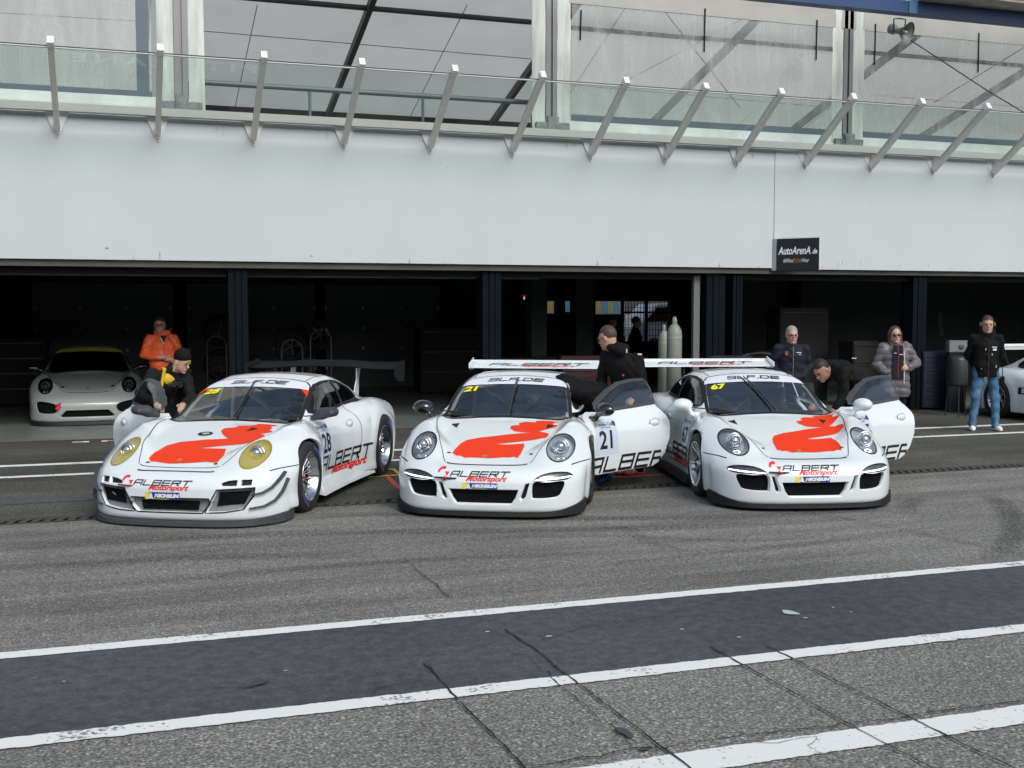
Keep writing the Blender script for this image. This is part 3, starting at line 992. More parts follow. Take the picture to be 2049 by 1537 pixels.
def headlight(root, lens_bm, cx, cy, cz, R, style, s):
    """lens_bm = the piece of skin cut out for the lamp"""
    hl = empty('headlight', (0, 0, 0)); hl.parent = root
    bowl = lens_bm.copy(); push(bowl, (.075, 0, -.015), .80)
    # wall between rim and bowl
    wall = bmesh.new()
    be = [e for e in lens_bm.edges if len(e.link_faces) == 1]
    cen = sum((v.co for v in lens_bm.verts), Vector()) / len(lens_bm.verts)
    for e in be:
        a, b = e.verts[0].co, e.verts[1].co
        a2, b2 = [cen + (p - cen) * .80 + Vector((.075, 0, -.015)) for p in (a, b)]
        wall.faces.new([wall.verts.new(p) for p in (a, b, b2, a2)])
    bmesh.ops.remove_doubles(wall, verts=wall.verts, dist=1e-5)
    bm_link('lamp_housing', wall, LAMPDK if style != 'dark' else INTBLK, hl)
    bm_link('reflector', bowl, LAMPDK if style != 'dark' else INTBLK, hl)
    bm_link('lens', lens_bm, LAMPYL if style == 'yellow' else LAMPGL, hl)
    c = Vector((cx, cy, cz))
    CH = CHROME if style != 'dark' else mat('lamp_smoked', (.06, .065, .07), .2, metal=.8)
    M = Matrix.Translation(c) @ Matrix.Rotation(radians(-82), 4, 'Y')
    ring = MB()
    ring.lathe([(R * .36, -.02), (R * .40, .012), (R * .46, .015), (R * .50, -.02)], M, 28)
    ring.lathe([(R * .55, -.03), (R * .60, -.012), (R * .64, -.03)], M, 28)
    ring.build('lamp_ring', CH, hl)
    bulb = MB(); bulb.lathe([(0, .02), (R * .15, .016), (R * .28, .004), (R * .34, -.02)], M, 24)
    bulb.build('projector_lens', mat('projector', (.45, .5, .6), .05, metal=.6, coat=1) if style != 'dark' else CH, hl)
    low = MB(); c2 = c + Vector((-.055 if style != 'yellow' else 0, -.0 * s, -R * .86))
    M2 = Matrix.Translation(c2) @ Matrix.Rotation(radians(-70), 4, 'Y') @ Matrix.Diagonal((.62, 1.25, 1, 1))
    low.lathe([(0, -.002), (R * .16, .008), (R * .34, .004), (R * .42, -.02)], M2, 24)
    low.build('lower_lamp', CH, hl)
    return hl

def build_car(name, label, P, nose, ang, number, spec, kind='cup', open_left=0.0, open_right=0.0, mirrors='cup', mirror_m=None, rim_m=None, spoke_m=None,
              detail=True, group=None, cat='race car'):
    V, Q, bvh = car_shell(P)
    root = empty(name, (nose[0], nose[1], 0), pi / 2 - ang, label, cat, group)
    me = np_mesh('body', V, Q)
    bm = bmesh.new(); bm.from_mesh(me); bpy.data.meshes.remove(me)
    axle = P['axle']
    # wheel openings
    for (xw, rw, _) in P['arch']:
        poly = [(xw + rw * cos(a), axle + rw * sin(a)) for a in [radians(t) for t in range(-10, 191, 8)]] + [(xw - rw * .99, -.02), (xw + rw * .99, -.02)]
        for view, kf in (('r', lambda c, n: c.y > .60 and n.y > -.3), ('l', lambda c, n: c.y < -.60 and n.y < .3)):
            s = 1 if view == 'r' else -1
            nb = hole(bm, poly, view, kf, .035, (0, -s, 0)); nb.free()
    # windscreen, side and rear glass
    ws = WS + [(x, -y) for x, y in WS[-2:0:-1]]
    ws_bm = hole(bm, ws, 't', lambda c, n: n.z > .05 and c.z > .70, .02, (0, 0, -1))
    winF, winR = {}, {}
    for view, s in (('r', 1), ('l', -1)):
        kf = (lambda c, n, s=s: c.y * s > .35 and n.y * s > .05 and c.z > .8)
        winF[s] = hole(bm, WIN_F, view, kf, .012, (0, -s, 0))
        winR[s] = hole(bm, WIN_R, view, kf, .012, (0, -s, 0))
    rw_poly = rounded(2.78, 3.5, -.46, .46, .1)
    rw_bm = hole(bm, rw_poly, 't', lambda c, n: n.z > .3 and c.z > .8, .01, (0, 0, -1))
    doors = {}
    for view, s, a in (('r', 1, open_right), ('l', -1, open_left)):
        if a:
            doors[s] = hole(bm, DOOR, view, (lambda c, n, s=s: c.y * s > .5 and n.y * s > -.2), .05, (0, -s, 0))
    kfront = lambda c, n: n.x < .1 and c.x < 1.0
    lamp_bms = []
    hx, hz, ha, hb, hrot = spec['lamp']
    for s in (1, -1):
        nb = hole(bm, ellipse(s * hx, hz, ha, hb, 30, -s * hrot), 'f', kfront, .006, (1, 0, 0)); lamp_bms.append((s, nb))
    grilles = []
    for poly, gm, depth, tp in spec['holes']:
        nb = hole(bm, poly, 'f', kfront, depth, (1, 0, .0), tp); push(nb, (depth * .96, 0, 0), tp * 1.01); grilles.append((nb, gm))
    for poly in spec.get('outlines', []):
        strip('intake_trim', bvh, 'f', densify(poly, .05, True), .012, GAP, root, closed=True, off=.003)
    drl = []
    for poly in spec.get('drl', []):
        nb = hole(bm, poly, 'f', kfront, .02, (1, 0, 0), .96); drl.append(nb)
    nacas = []
    for poly in spec.get('top_holes', []):
        nb = hole(bm, poly, 't', lambda c, n: n.z > .4 and c.x < 1.5, .03, (0.02, 0, -1), .9); push(nb, (0, 0, -.028), .92); nacas.append(nb)
    body = bm_link('body', bm, PAINT, root)
    # inner wheel housings
    for (xw, rw, _) in P['arch']:
        for s in (1, -1):
            lin = MB()
            n = 18
            arc = [(xw + (rw + .012) * cos(a), axle + (rw + .012) * sin(a)) for a in [radians(-15 + 210 * k / n) for k in range(n + 1)]]
            vs = [(x, s * .90, z) for x, z in arc] + [(x, s * .56, z) for x, z in arc]
            lin.add(vs, [(i, i + 1, n + 2 + i, n + 1 + i) for i in range(n)])
            lin.add([(x, s * .56, z) for x, z in arc], [tuple(range(n + 1))])
            lin.build('wheel_housing', GAP, root, fix=False)
    for nb, gm in grilles: bm_link('grille', nb, gm, root)
    for nb in nacas: nb.free()
    for i, nb in enumerate(drl):
        back = nb.copy(); push(back, (.018, 0, 0), .97)
        dl = empty('daytime_light', (0, 0, 0)); dl.parent = root
        strip('light_rim', bvh, 'f', densify(spec['drl'][i], .05, True), .009, GAP, dl, closed=True, off=.0025)
        bm_link('light_housing', back, mat('light_housing_dark', (.10, .105, .115), .3), dl)
        bm_link('light_cover', nb, LAMPGL, dl)
        decal('led_strip', bvh, 'f', LED, dl, polys=[spec['led'][i]], off=-.006 if False else .003)
    for s, nb in lamp_bms:
        strip('lamp_rim', bvh, 'f', ellipse(s * hx, hz, ha, hb, 30, -s * hrot), .010, GAP if spec['lampstyle'] != 'yellow' else mat('lamp_rim_olive', (.28, .22, .01), .4), root, closed=True, off=.002)
        headlight(root, nb, spec['bulb'][0], s * spec['bulb'][1], spec['bulb'][2], ha, spec['lampstyle'], s)
    strip('windscreen_frame', bvh, 't', densify([(x + .0, y) for x, y in ws], .04, True), .035, GAP, root, closed=True, off=.003)
    bm_link('windscreen', ws_bm, WSGLASS, root)
    bm_link('rear_window', rw_bm, DARKGL, root)
    if detail: interior(root, P)
    dparts = {}
    for s in (1, -1):
        bm_link('quarter_window', winR[s], DARKGL, root)
        strip('window_seal', bvh, 'r' if s > 0 else 'l', densify(WIN_R, .04, True), .034, GAP, root, closed=True, off=.003)
        if s in doors:
            nb = doors[s]
            thicken(nb, .045)
            door = bm_link('door', nb, PAINT, root)
            pane = bm_link('door_window', winF[s], DOORGL, door)
            strip('window_frame', bvh, 'r' if s > 0 else 'l', densify(WIN_F, .04, True), .03, mat('window_band', (.05, .055, .06), .4), door, closed=True, off=.003)
            dparts[s] = door
        else:
            bm_link('door_window', winF[s], DARKGL, root)
            strip('window_seal', bvh, 'r' if s > 0 else 'l', densify(WIN_F, .04, True), .022, GAP, root, closed=True, off=.003)
            strip('door_gap', bvh, 'r' if s > 0 else 'l', densify(DOOR, .05, True), .010, GAP, root, closed=True)
    # wheels
    for i, (xw, rw, _) in enumerate(P['arch']):
        r = rw - .032 if i == 0 else rw - .03
        for s in (1, -1):
            hw = spec['track'][i]
            w = make_wheel(root, xw, s * hw, r, .238, .27 if i == 0 else .31, 'mesh' if kind == 'gt' else 'y', rim_m or SILVER, spoke_m or SILVER, r + .0)
            for a0, a1 in spec.get('bands', []):
                tyre_mark(w, s * hw, .238, r, radians(a0), radians(a1), mat('band_blue', (.06, .07, .25), .6))
    return root, body, bvh, dparts

def finish_doors(dparts, angs, hx=1.43, hy=.87):
    bpy.context.view_layer.update()
    for s, door in dparts.items():
        T = Matrix.Translation((-hx, -s * hy, 0))
        done = set()
        for o in [door] + list(door.children_recursive):
            if o.type == 'MESH' and o.data.name not in done:
                o.data.transform(T); done.add(o.data.name)
        door.location = (hx, s * hy, 0)
        door.rotation_euler = (0, 0, s * angs[s])
# ---------------------------------------------------------------- points on the ground found from the survey of the photograph
_f = Vector((sin(YAW) * cos(PITCH), cos(YAW) * cos(PITCH), -sin(PITCH))); _r = Vector((cos(YAW), -sin(YAW), 0)); _u = _r.cross(_f)
def ray(px, py): return _f + _r * ((px - 1024.5) / FPX) - _u * ((py - 768.5) / FPX)
def G(px, py, z=0.0):
    d = ray(px, py); t = (z - CAM_H) / d.z; return (d.x * t, d.y * t)
def D(px, zc):
    d = ray(px, 615); return (d.x * zc, d.y * zc)
def onY(px, py, Y):
    d = ray(px, py); t = Y / d.y; return Vector((d.x * t, Y, CAM_H + d.z * t))

# ---------------------------------------------------------------- ground
def asphalt(name, base, speck, amount, streak, scale=85.0, patch=.12, bumpy=.35, brown=(1, .985, .96)):
    m = bpy.data.materials.new(name); m.use_nodes = True
    nt = m.node_tree; b = nt.nodes['Principled BSDF']; N = nt.nodes.new; Lk = nt.links.new
    b.inputs['Roughness'].default_value = .82; b.inputs['Specular IOR Level'].default_value = .3
    tc = N('ShaderNodeTexCoord')
    n1 = N('ShaderNodeTexNoise'); n1.inputs['Scale'].default_value = scale; n1.inputs['Detail'].default_value = 2.5; n1.inputs['Roughness'].default_value = .7
    r1 = N('ShaderNodeMapRange'); r1.inputs['From Min'].default_value = .40; r1.inputs['From Max'].default_value = .72; r1.inputs['To Min'].default_value = 1 - amount; r1.inputs['To Max'].default_value = 1 + speck
    n5 = N('ShaderNodeTexNoise'); n5.inputs['Scale'].default_value = scale * .31; n5.inputs['Detail'].default_value = 2
    r5 = N('ShaderNodeMapRange'); r5.inputs['From Min'].default_value = .35; r5.inputs['From Max'].default_value = .65; r5.inputs['To Min'].default_value = .82; r5.inputs['To Max'].default_value = 1.2
    vo = N('ShaderNodeTexVoronoi'); vo.inputs['Scale'].default_value = scale * .62
    rv = N('ShaderNodeMapRange'); rv.inputs['From Min'].default_value = .05; rv.inputs['From Max'].default_value = .42; rv.inputs['To Min'].default_value = 1 + speck * .5; rv.inputs['To Max'].default_value = 1 - amount * .5
    mp = N('ShaderNodeMapping'); mp.inputs['Scale'].default_value = (.10, 1.15, 1); mp.inputs['Rotation'].default_value = (0, 0, radians(-3))
    n2 = N('ShaderNodeTexNoise'); n2.inputs['Scale'].default_value = 1.9; n2.inputs['Detail'].default_value = 7; n2.inputs['Roughness'].default_value = .66
    r2 = N('ShaderNodeMapRange'); r2.inputs['From Min'].default_value = .36; r2.inputs['From Max'].default_value = .64; r2.inputs['To Min'].default_value = 1 - streak; r2.inputs['To Max'].default_value = 1 + streak * .45
    n3 = N('ShaderNodeTexNoise'); n3.inputs['Scale'].default_value = .55; n3.inputs['Detail'].default_value = 5
    r3 = N('ShaderNodeMapRange'); r3.inputs['From Min'].default_value = .32; r3.inputs['From Max'].default_value = .68; r3.inputs['To Min'].default_value = 1 - patch; r3.inputs['To Max'].default_value = 1 + patch
    Lk(tc.outputs['Object'], n1.inputs['Vector']); Lk(tc.outputs['Object'], vo.inputs['Vector']); Lk(tc.outputs['Object'], n5.inputs['Vector'])
    Lk(tc.outputs['Object'], mp.inputs[0]); Lk(mp.outputs[0], n2.inputs['Vector']); Lk(tc.outputs['Object'], n3.inputs['Vector'])
    Lk(n1.outputs['Fac'], r1.inputs['Value']); Lk(vo.outputs['Distance'], rv.inputs['Value']); Lk(n2.outputs['Fac'], r2.inputs['Value']); Lk(n3.outputs['Fac'], r3.inputs['Value']); Lk(n5.outputs['Fac'], r5.inputs['Value'])
    prev = None
    for o in (r1, rv, r2, r3, r5):
        if prev is None: prev = o.outputs[0]; continue
        mu = N('ShaderNodeMath'); mu.operation = 'MULTIPLY'; Lk(prev, mu.inputs[0]); Lk(o.outputs[0], mu.inputs[1]); prev = mu.outputs[0]
    sc = N('ShaderNodeVectorMath'); sc.operation = 'SCALE'; sc.inputs[0].default_value = tuple(base[i] * brown[i] for i in range(3))
    Lk(prev, sc.inputs['Scale']); Lk(sc.outputs[0], b.inputs['Base Color'])
    bp = N('ShaderNodeBump'); bp.inputs['Strength'].default_value = bumpy; bp.inputs['Distance'].default_value = .01
    Lk(n1.outputs['Fac'], bp.inputs['Height']); Lk(bp.outputs[0], b.inputs['Normal'])
    return m

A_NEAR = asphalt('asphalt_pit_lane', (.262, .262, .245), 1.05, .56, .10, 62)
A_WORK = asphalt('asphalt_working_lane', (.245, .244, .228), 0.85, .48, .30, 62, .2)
A_FAR = asphalt('asphalt_garage_apron', (.118, .117, .104), .9, .55, .30, 62, .25)  # browner apron; the building's shade is also put into this darker colour
A_COAT = asphalt('dark_coated_strip', (.082, .088, .093), .22, .16, .14, 40, .14, .12, (1, 1, 1))
CONC = mat('garage_floor_paint', (.19, .21, .20), .32, noise=(1.2, .25, 6), spec=.5)

def sheet(name, x0, x1, y0, y1, z, m, label=None, kind='structure', ragged=0.0, step=.02, seed=1):
    mb = MB()
    if ragged:
        rnd = random.Random(seed); n = int((x1 - x0) / step); top, bot = [], []
        a = b_ = 0
        for i in range(n + 1):
            a = a * .6 + rnd.uniform(-1, 1) * ragged * .55; b_ = b_ * .6 + rnd.uniform(-1, 1) * ragged * .55
            x = x0 + (x1 - x0) * i / n; top.append((x, y1 + a, z)); bot.append((x, y0 + b_, z))
        vs = bot + top
        mb.add(vs, [(i, i + 1, n + 2 + i, n + 1 + i) for i in range(n)])
    else:
        mb.add([(x0, y0, z), (x1, y0, z), (x1, y1, z), (x0, y1, z)], [(0, 1, 2, 3)])
    o = mb.build(name, m, fix=False)
    o['kind'] = kind
    if label: o['label'] = label
    return o
MB().add([(-300, -300, -.03), (300, -300, -.03), (300, 300, -.03), (-300, 300, -.03)], [(0, 1, 2, 3)]).build('ground', A_NEAR, fix=False)['kind'] = 'structure'
sheet('road', -40, 60, -8, 7.0, 0, A_NEAR)
sheet('working_lane', -40, 60, 7.0, 11.21, 0, A_WORK)
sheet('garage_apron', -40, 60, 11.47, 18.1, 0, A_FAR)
sheet('coated_strip', -40, 60, 5.50, 6.93, .004, A_COAT)
def line_paint():
    m = mat('line_paint', (.62, .64, .62), .8)
    nt = m.node_tree; b = nt.nodes['Principled BSDF']
    tc = nt.nodes.new('ShaderNodeTexCoord'); n = nt.nodes.new('ShaderNodeTexNoise'); n.inputs['Scale'].default_value = 42; n.inputs['Detail'].default_value = 6
    n2 = nt.nodes.new('ShaderNodeTexNoise'); n2.inputs['Scale'].default_value = 3.5; n2.inputs['Detail'].default_value = 6
    ad = nt.nodes.new('ShaderNodeMath'); ad.operation = 'ADD'
    cr = nt.nodes.new('ShaderNodeValToRGB')
    e = cr.color_ramp.elements; e[0].position = .72; e[0].color = (.20, .20, .19, 1); e[1].position = .86; e[1].color = (.76, .78, .75, 1)
    nt.links.new(tc.outputs['Object'], n.inputs['Vector']); nt.links.new(tc.outputs['Object'], n2.inputs['Vector'])
    nt.links.new(n.outputs['Fac'], ad.inputs[0]); nt.links.new(n2.outputs['Fac'], ad.inputs[1]); nt.links.new(ad.outputs[0], cr.inputs[0]); nt.links.new(cr.outputs[0], b.inputs['Base Color'])
    return m
LINE = line_paint()
sheet('lane_line', -20, 40, 6.865, 6.995, .008, LINE, 'white line on the garage side of the dark strip', ragged=.007, seed=2)
sheet('lane_line', -20, 40, 5.435, 5.575, .008, LINE, 'white line on the near side of the dark strip', ragged=.009, seed=3)
sheet('lane_line', -20, 40, 4.21, 4.415, .008, LINE, 'wide cracked white line nearest the camera', ragged=.009, seed=4)
sheet('lane_line', -20, 40, 15.28, 15.45, .004, LINE, 'thin white line nearer the garages', ragged=.01, seed=5)
sheet('lane_line', -20, 40, 14.27, 14.42, .004, LINE, 'thin white line in front of the garages', ragged=.01, seed=6)
sheet('patched_trench', -20, 1.15, 12.33, 12.72, .004, A_COAT, ragged=.03, step=.2, seed=8)
REDLINE = mat('red_line', (.28, .035, .03), .7, noise=(12, .5, 5))
sheet('threshold_line', -20, 40, 18.03, 18.09, .004, REDLINE)
sheet('garage_floor', -20, 40, 18.1, 28, .006, CONC)
sheet('yard', -60, 80, 28.2, 120, .0, mat('yard_ground', (.24, .24, .235), .8))
# worn letters at the threshold
lt = text_mesh('PIT  LANE', .34, .012, spacing=1.5)
lt.transform(Matrix.Translation((1.0, 17.78, .006)) @ Matrix.Rotation(pi, 4, 'Z') @ Matrix.Diagonal((1.5, .62, 1, 1)))
link('floor_lettering', lt, LINE)['kind'] = 'structure'

# behind the camera, out of view: pit wall and stand added for dark reflections
o = MB().box(-60, 90, -2.6, -2.3, 0, 1.05).build('unseen_pit_wall', mat('pit_wall_concrete', (.35, .35, .34), .8)); tag(o, 'low concrete pit wall added unseen behind the camera for reflections', 'wall')
gs = empty('reflection_stand', (15, -45, 0), 0, 'dark stand added unseen behind the camera for its reflection', 'reflection_stand')
MB().prism([(-45, 0), (-45, 3), (-58, 11), (-58, 0)], 'x', -70, 100).build('seating', mat('seating_grey', (.10, .11, .12), .8), gs).location = (-15, 45, 0)
MB().prism([(-43, 12.5), (-62, 14.5), (-62, 15.0), (-43, 13.1)], 'x', -70, 100).build('roof', mat('stand_roof', (.25, .26, .27), .6), gs).location = (-15, 45, 0)
# bay markings
YPAINT = mat('yellow_marking', (.45, .36, .05), .7, noise=(14, .35, 5)); RPAINT = mat('red_marking', (.50, .07, .04), .7, noise=(14, .35, 5))
def quad_mark(name, pts, m, z):
    o = MB().add([(*G(*p), z) for p in pts], [tuple(range(len(pts)))]).build(name, m, fix=False); o['kind'] = 'structure'; return o
quad_mark('bay_marking', [(757, 943), (766, 941), (801, 974), (796, 980)], RPAINT, .005)
quad_mark('bay_marking', [(737, 954.5), (801, 950.5), (802, 953), (737, 957)], YPAINT, .009)
quad_mark('bay_marking', [(764, 940), (786, 939), (786, 941), (764, 942.5)], YPAINT, .009)
quad_mark('bay_marking', [(783, 939), (790, 939), (804, 951), (797, 952)], YPAINT, .0095)
quad_mark('bay_marking', [(780, 915.5), (815, 913.5), (815, 915), (780, 917)], RPAINT, .005)
quad_mark('bay_marking', [(1225, 955), (1400, 945), (1400, 947.5), (1225, 957.5)], RPAINT, .005)

# slotted drain channel
def drain():
    mb = MB(); y0, y1 = 11.22, 11.46
    mb.box(-14, 30, y0, y1, -.20, -.16)
    mb.box(-14, 30, y0 - .02, y0, -.2, .003); mb.box(-14, 30, y1, y1 + .02, -.2, .003)
    fr = mb.build('channel', mat('channel_dark', (.008, .008, .008), .9))
    fr.parent = root = empty('drain_channel', (0, 0, 0), 0, 'long slotted drain channel running under the noses of the cars', 'drain')
    g = MB(); x = -3.2; iron = mat('cast_iron', (.055, .05, .045), .7, noise=(20, .3, 3))
    while x < 14:
        g.add([(x, y0, .002), (x + .055, y0, .002), (x + .145, y1, .002), (x + .09, y1, .002)], [(0, 1, 2, 3)]); x += .105
    g.box(-14, 30, y0 + .0, y0 + .035, -.02, .004); g.box(-14, 30, y1 - .035, y1, -.02, .004)
    g.build('grate', iron, root)
drain()

# cracks and joints in the asphalt
CRACK = mat('crack_fill', (.012, .012, .012), .95)
def crack(pts, w, seed, jag=.012, step=.05, name='asphalt_crack'):
    rnd = random.Random(seed)
    P = [Vector(G(*p)) for p in pts]; out = []
    for i in range(len(P) - 1):
        n = max(1, int((P[i + 1] - P[i]).length / step))
        for k in range(n):
            q = P[i].lerp(P[i + 1], k / n); out.append((q.x + rnd.uniform(-jag, jag), q.y + rnd.uniform(-jag, jag)))
    out.append(tuple(P[-1]))
    mb = MB(); n = len(out); L, R = [], []
    for i in range(n):
        a, b = Vector(out[max(i - 1, 0)]), Vector(out[min(i + 1, n - 1)]); d = (b - a).normalized() if (b - a).length > 0 else Vector((1, 0))
        ww = w * rnd.uniform(.45, 1.2) * (.4 if i in (0, n - 1) else 1)
        L.append((out[i][0] - d.y * ww / 2, out[i][1] + d.x * ww / 2, .0125)); R.append((out[i][0] + d.y * ww / 2, out[i][1] - d.x * ww / 2, .0125))
    mb.add(L + R, [(i, i + 1, n + i + 1, n + i) for i in range(n - 1)])
    mb.build(name, CRACK, fix=False)['kind'] = 'structure'
crack([(858, 1335), (868, 1350), (891, 1374), (904, 1391), (1050, 1540), (1100, 1590)], .011, 1, .004)
crack([(1010, 1262), (1050, 1290), (1082, 1309), (1118, 1343), (1143, 1361), (1326, 1501), (1375, 1537), (1400, 1560)], .012, 2, .005)
crack([(1097, 1345), (1106, 1364), (1135, 1388), (1152, 1400), (1156, 1407), (1168, 1410), (1180, 1426), (1195, 1440), (1213, 1450), (1228, 1460), (1234, 1470), (1247, 1480), (1264, 1500)], .007, 3, .006, .03)
crack([(1418, 1295), (1444, 1310), (1718, 1464), (1855, 1536), (1900, 1562)], .011, 4, .004)
crack([(1525, 1292), (1541, 1299), (1720, 1389), (1905, 1482), (1975, 1516), (2049, 1552)], .011, 5, .004)
crack([(1045, 1537), (1095, 1535), (1140, 1527), (1165, 1521), (1200, 1519), (1235, 1508), (1268, 1502), (1310, 1501), (1328, 1503), (1350, 1495), (1380, 1490), (1440, 1484), (1490, 1475), (1540, 1470), (1580, 1464), (1650, 1459), (1700, 1451), (1760, 1445), (1810, 1440), (1850, 1431), (1900, 1424), (1990, 1414), (2049, 1405)], .009, 6, .010, .04)
crack([(1460, 1492), (1480, 1488), (1560, 1492), (1600, 1480), (1640, 1478)], .004, 61, .012, .04)
crack([(1627, 1476), (1634, 1487), (1620, 1497), (1625, 1503)], .004, 62, .008, .03)
crack([(822, 1131), (845, 1150), (868, 1170), (885, 1185), (899, 1198)], .010, 7, .012, .06)
crack([(745, 1395), (770, 1377), (800, 1372), (830, 1368), (870, 1362)], .005, 71, .01)
crack([(1000, 1300), (1030, 1312), (1060, 1320), (1083, 1345)], .005, 72, .012)
crack([(1000, 1300), (1060, 1290), (1160, 1262), (1250, 1245), (1330, 1235), (1400, 1215), (1460, 1195)], .004, 73, .02, .07)
crack([(420, 1379), (455, 1381), (490, 1379), (520, 1374), (540, 1370)], .007, 74, .008, .04)
sealm = mat('crack_sealant', (.022, .022, .023), .6)
def blot(pts, m, name='sealant_patch', z=.0118):
    P = smooth_poly([G(*p) for p in pts], 3)
    MB().add([(x, y, z) for x, y in P], [tuple(range(len(P)))]).build(name, m, fix=False)['kind'] = 'structure'
blot([(486, 1380), (498, 1376), (510, 1366), (517, 1359), (526, 1363), (538, 1364), (533, 1369), (524, 1373), (514, 1376), (500, 1380)], mat('stain_dark', (.05, .053, .056), .8))
blot([(848, 1327), (860, 1329), (866, 1337), (858, 1340), (850, 1334)], mat('stain_dark', (.05, .053, .056), .8))
blot([(1233, 1460), (1250, 1462), (1267, 1475), (1264, 1482), (1248, 1474), (1236, 1468)], mat('tar_patch', (.06, .06, .066), .7))
blot([(1285, 1500), (1305, 1498), (1300, 1505), (1280, 1506)], mat('tar_patch', (.06, .06, .066), .7))
blot([(1566, 1224), (1585, 1226), (1601, 1232), (1590, 1233), (1570, 1231)], mat('pale_green_paper', (.42, .52, .47), .7), 'paper_scrap')
for k, (px, py, sz) in enumerate([(1098, 1277, 5), (1365, 1263, 4), (1479, 1279, 4), (1611, 1240, 5), (1703, 1228, 3), (1667, 1219, 3), (975, 1268, 4), (128, 1368, 3), (572, 1346, 3)]):
    q = G(px, py); r_ = sz * .0022; rnd = random.Random(k)
    MB().add([(q[0] + cos(a) * r_ * rnd.uniform(1.2, 2.4), q[1] + sin(a) * r_ * rnd.uniform(.6, 1.3), .013) for a in [2 * pi * t / 6 for t in range(6)]], [tuple(range(6))]).build('paint_fleck', mat('fleck_white', (.6, .62, .62), .7), fix=False)['kind'] = 'structure'

# tyre marks: darker rubber laid on the asphalt, see-through at the edges
def rubber_mark(pts, w, strength, seed):
    m = bpy.data.materials.new('rubber_film'); m.use_nodes = True; nt = m.node_tree; b = nt.nodes['Principled BSDF']
    b.inputs['Base Color'].default_value = (.014, .014, .014, 1); b.inputs['Roughness'].default_value = .85
    tc = nt.nodes.new('ShaderNodeTexCoord'); n = nt.nodes.new('ShaderNodeTexNoise'); n.inputs['Scale'].default_value = 35; n.inputs['Detail'].default_value = 5
    uv = nt.nodes.new('ShaderNodeUVMap'); sx = nt.nodes.new('ShaderNodeSeparateXYZ')
    mm = nt.nodes.new('ShaderNodeMath'); mm.operation = 'PINGPONG'; mm.inputs[1].default_value = .5
    mr = nt.nodes.new('ShaderNodeMapRange'); mr.inputs['From Max'].default_value = .3; mr.inputs['To Max'].default_value = 1
    m2 = nt.nodes.new('ShaderNodeMapRange'); m2.inputs['From Min'].default_value = .38; m2.inputs['From Max'].default_value = .66; m2.inputs['To Max'].default_value = strength * .72
    mu = nt.nodes.new('ShaderNodeMath'); mu.operation = 'MULTIPLY'
    mv = nt.nodes.new('ShaderNodeMath'); mv.operation = 'PINGPONG'; mv.inputs[1].default_value = .5
    mw = nt.nodes.new('ShaderNodeMapRange'); mw.inputs['From Max'].default_value = .25
    mu2 = nt.nodes.new('ShaderNodeMath'); mu2.operation = 'MULTIPLY'
    L = nt.links.new
    L(uv.outputs[0], sx.inputs[0]); L(sx.outputs['X'], mm.inputs[0]); L(mm.outputs[0], mr.inputs['Value']); L(tc.outputs['Object'], n.inputs['Vector']); L(n.outputs['Fac'], m2.inputs['Value'])
    L(sx.outputs['Y'], mv.inputs[0]); L(mv.outputs[0], mw.inputs['Value']); L(mr.outputs[0], mu.inputs[0]); L(m2.outputs[0], mu.inputs[1]); L(mu.outputs[0], mu2.inputs[0]); L(mw.outputs[0], mu2.inputs[1]); L(mu2.outputs[0], b.inputs['Alpha'])
    P = smooth_line([G(*p) for p in pts], 6); n_ = len(P); mb = MB(); Lp, Rp = [], []
    for i in range(n_):
        a, c = Vector(P[max(i - 1, 0)]), Vector(P[min(i + 1, n_ - 1)]); d = (c - a).normalized()
        Lp.append((P[i][0] - d.y * w / 2, P[i][1] + d.x * w / 2, .0024)); Rp.append((P[i][0] + d.y * w / 2, P[i][1] - d.x * w / 2, .0024))
    mb.add(Lp + Rp, [(i, i + 1, n_ + i + 1, n_ + i) for i in range(n_ - 1)])
    o = mb.build('tyre_mark', m, fix=False); o['kind'] = 'structure'
    uvl = o.data.uv_layers.new(name='UVMap')
    for p in o.data.polygons:
        for li in p.loop_indices:
            vi = o.data.loops[li].vertex_index
            uvl.data[li].uv = ((0 if vi < n_ else 1), (vi % n_) / (n_ - 1))
rubber_mark([(1950, 985), (1995, 1000), (2022, 1030), (2030, 1065), (2010, 1100), (1960, 1128)], .30, .8, 1)
rubber_mark([(1868, 1000), (1830, 1002), (1815, 1015), (1828, 1030)], .28, .7, 2)
rubber_mark([(-60, 1200), (300, 1165), (700, 1130), (1100, 1110), (1400, 1100)], .22, .45, 3)
rubber_mark([(-60, 1100), (200, 1085), (600, 1068), (1000, 1062), (1500, 1050), (2049, 1010)], .34, .6, 4)
rubber_mark([(900, 1080), (1200, 1072), (1500, 1082), (1700, 1060)], .2, .45, 5)
rubber_mark([(600, 1035), (800, 1030), (1300, 1038), (1700, 1022), (1850, 1030)], .30, .65, 6)
rubber_mark([(1000, 1160), (1300, 1120), (1600, 1090), (1900, 1050)], .16, .35, 7)
rubber_mark([(-60, 1140), (200, 1128), (420, 1115), (800, 1112)], .28, .55, 8)
rubber_mark([(1150, 1040), (1250, 1060), (1300, 1085), (1400, 1110)], .22, .4, 9)
rubber_mark([(1500, 1010), (1700, 1040), (1900, 1080), (2100, 1120)], .2, .35, 10)

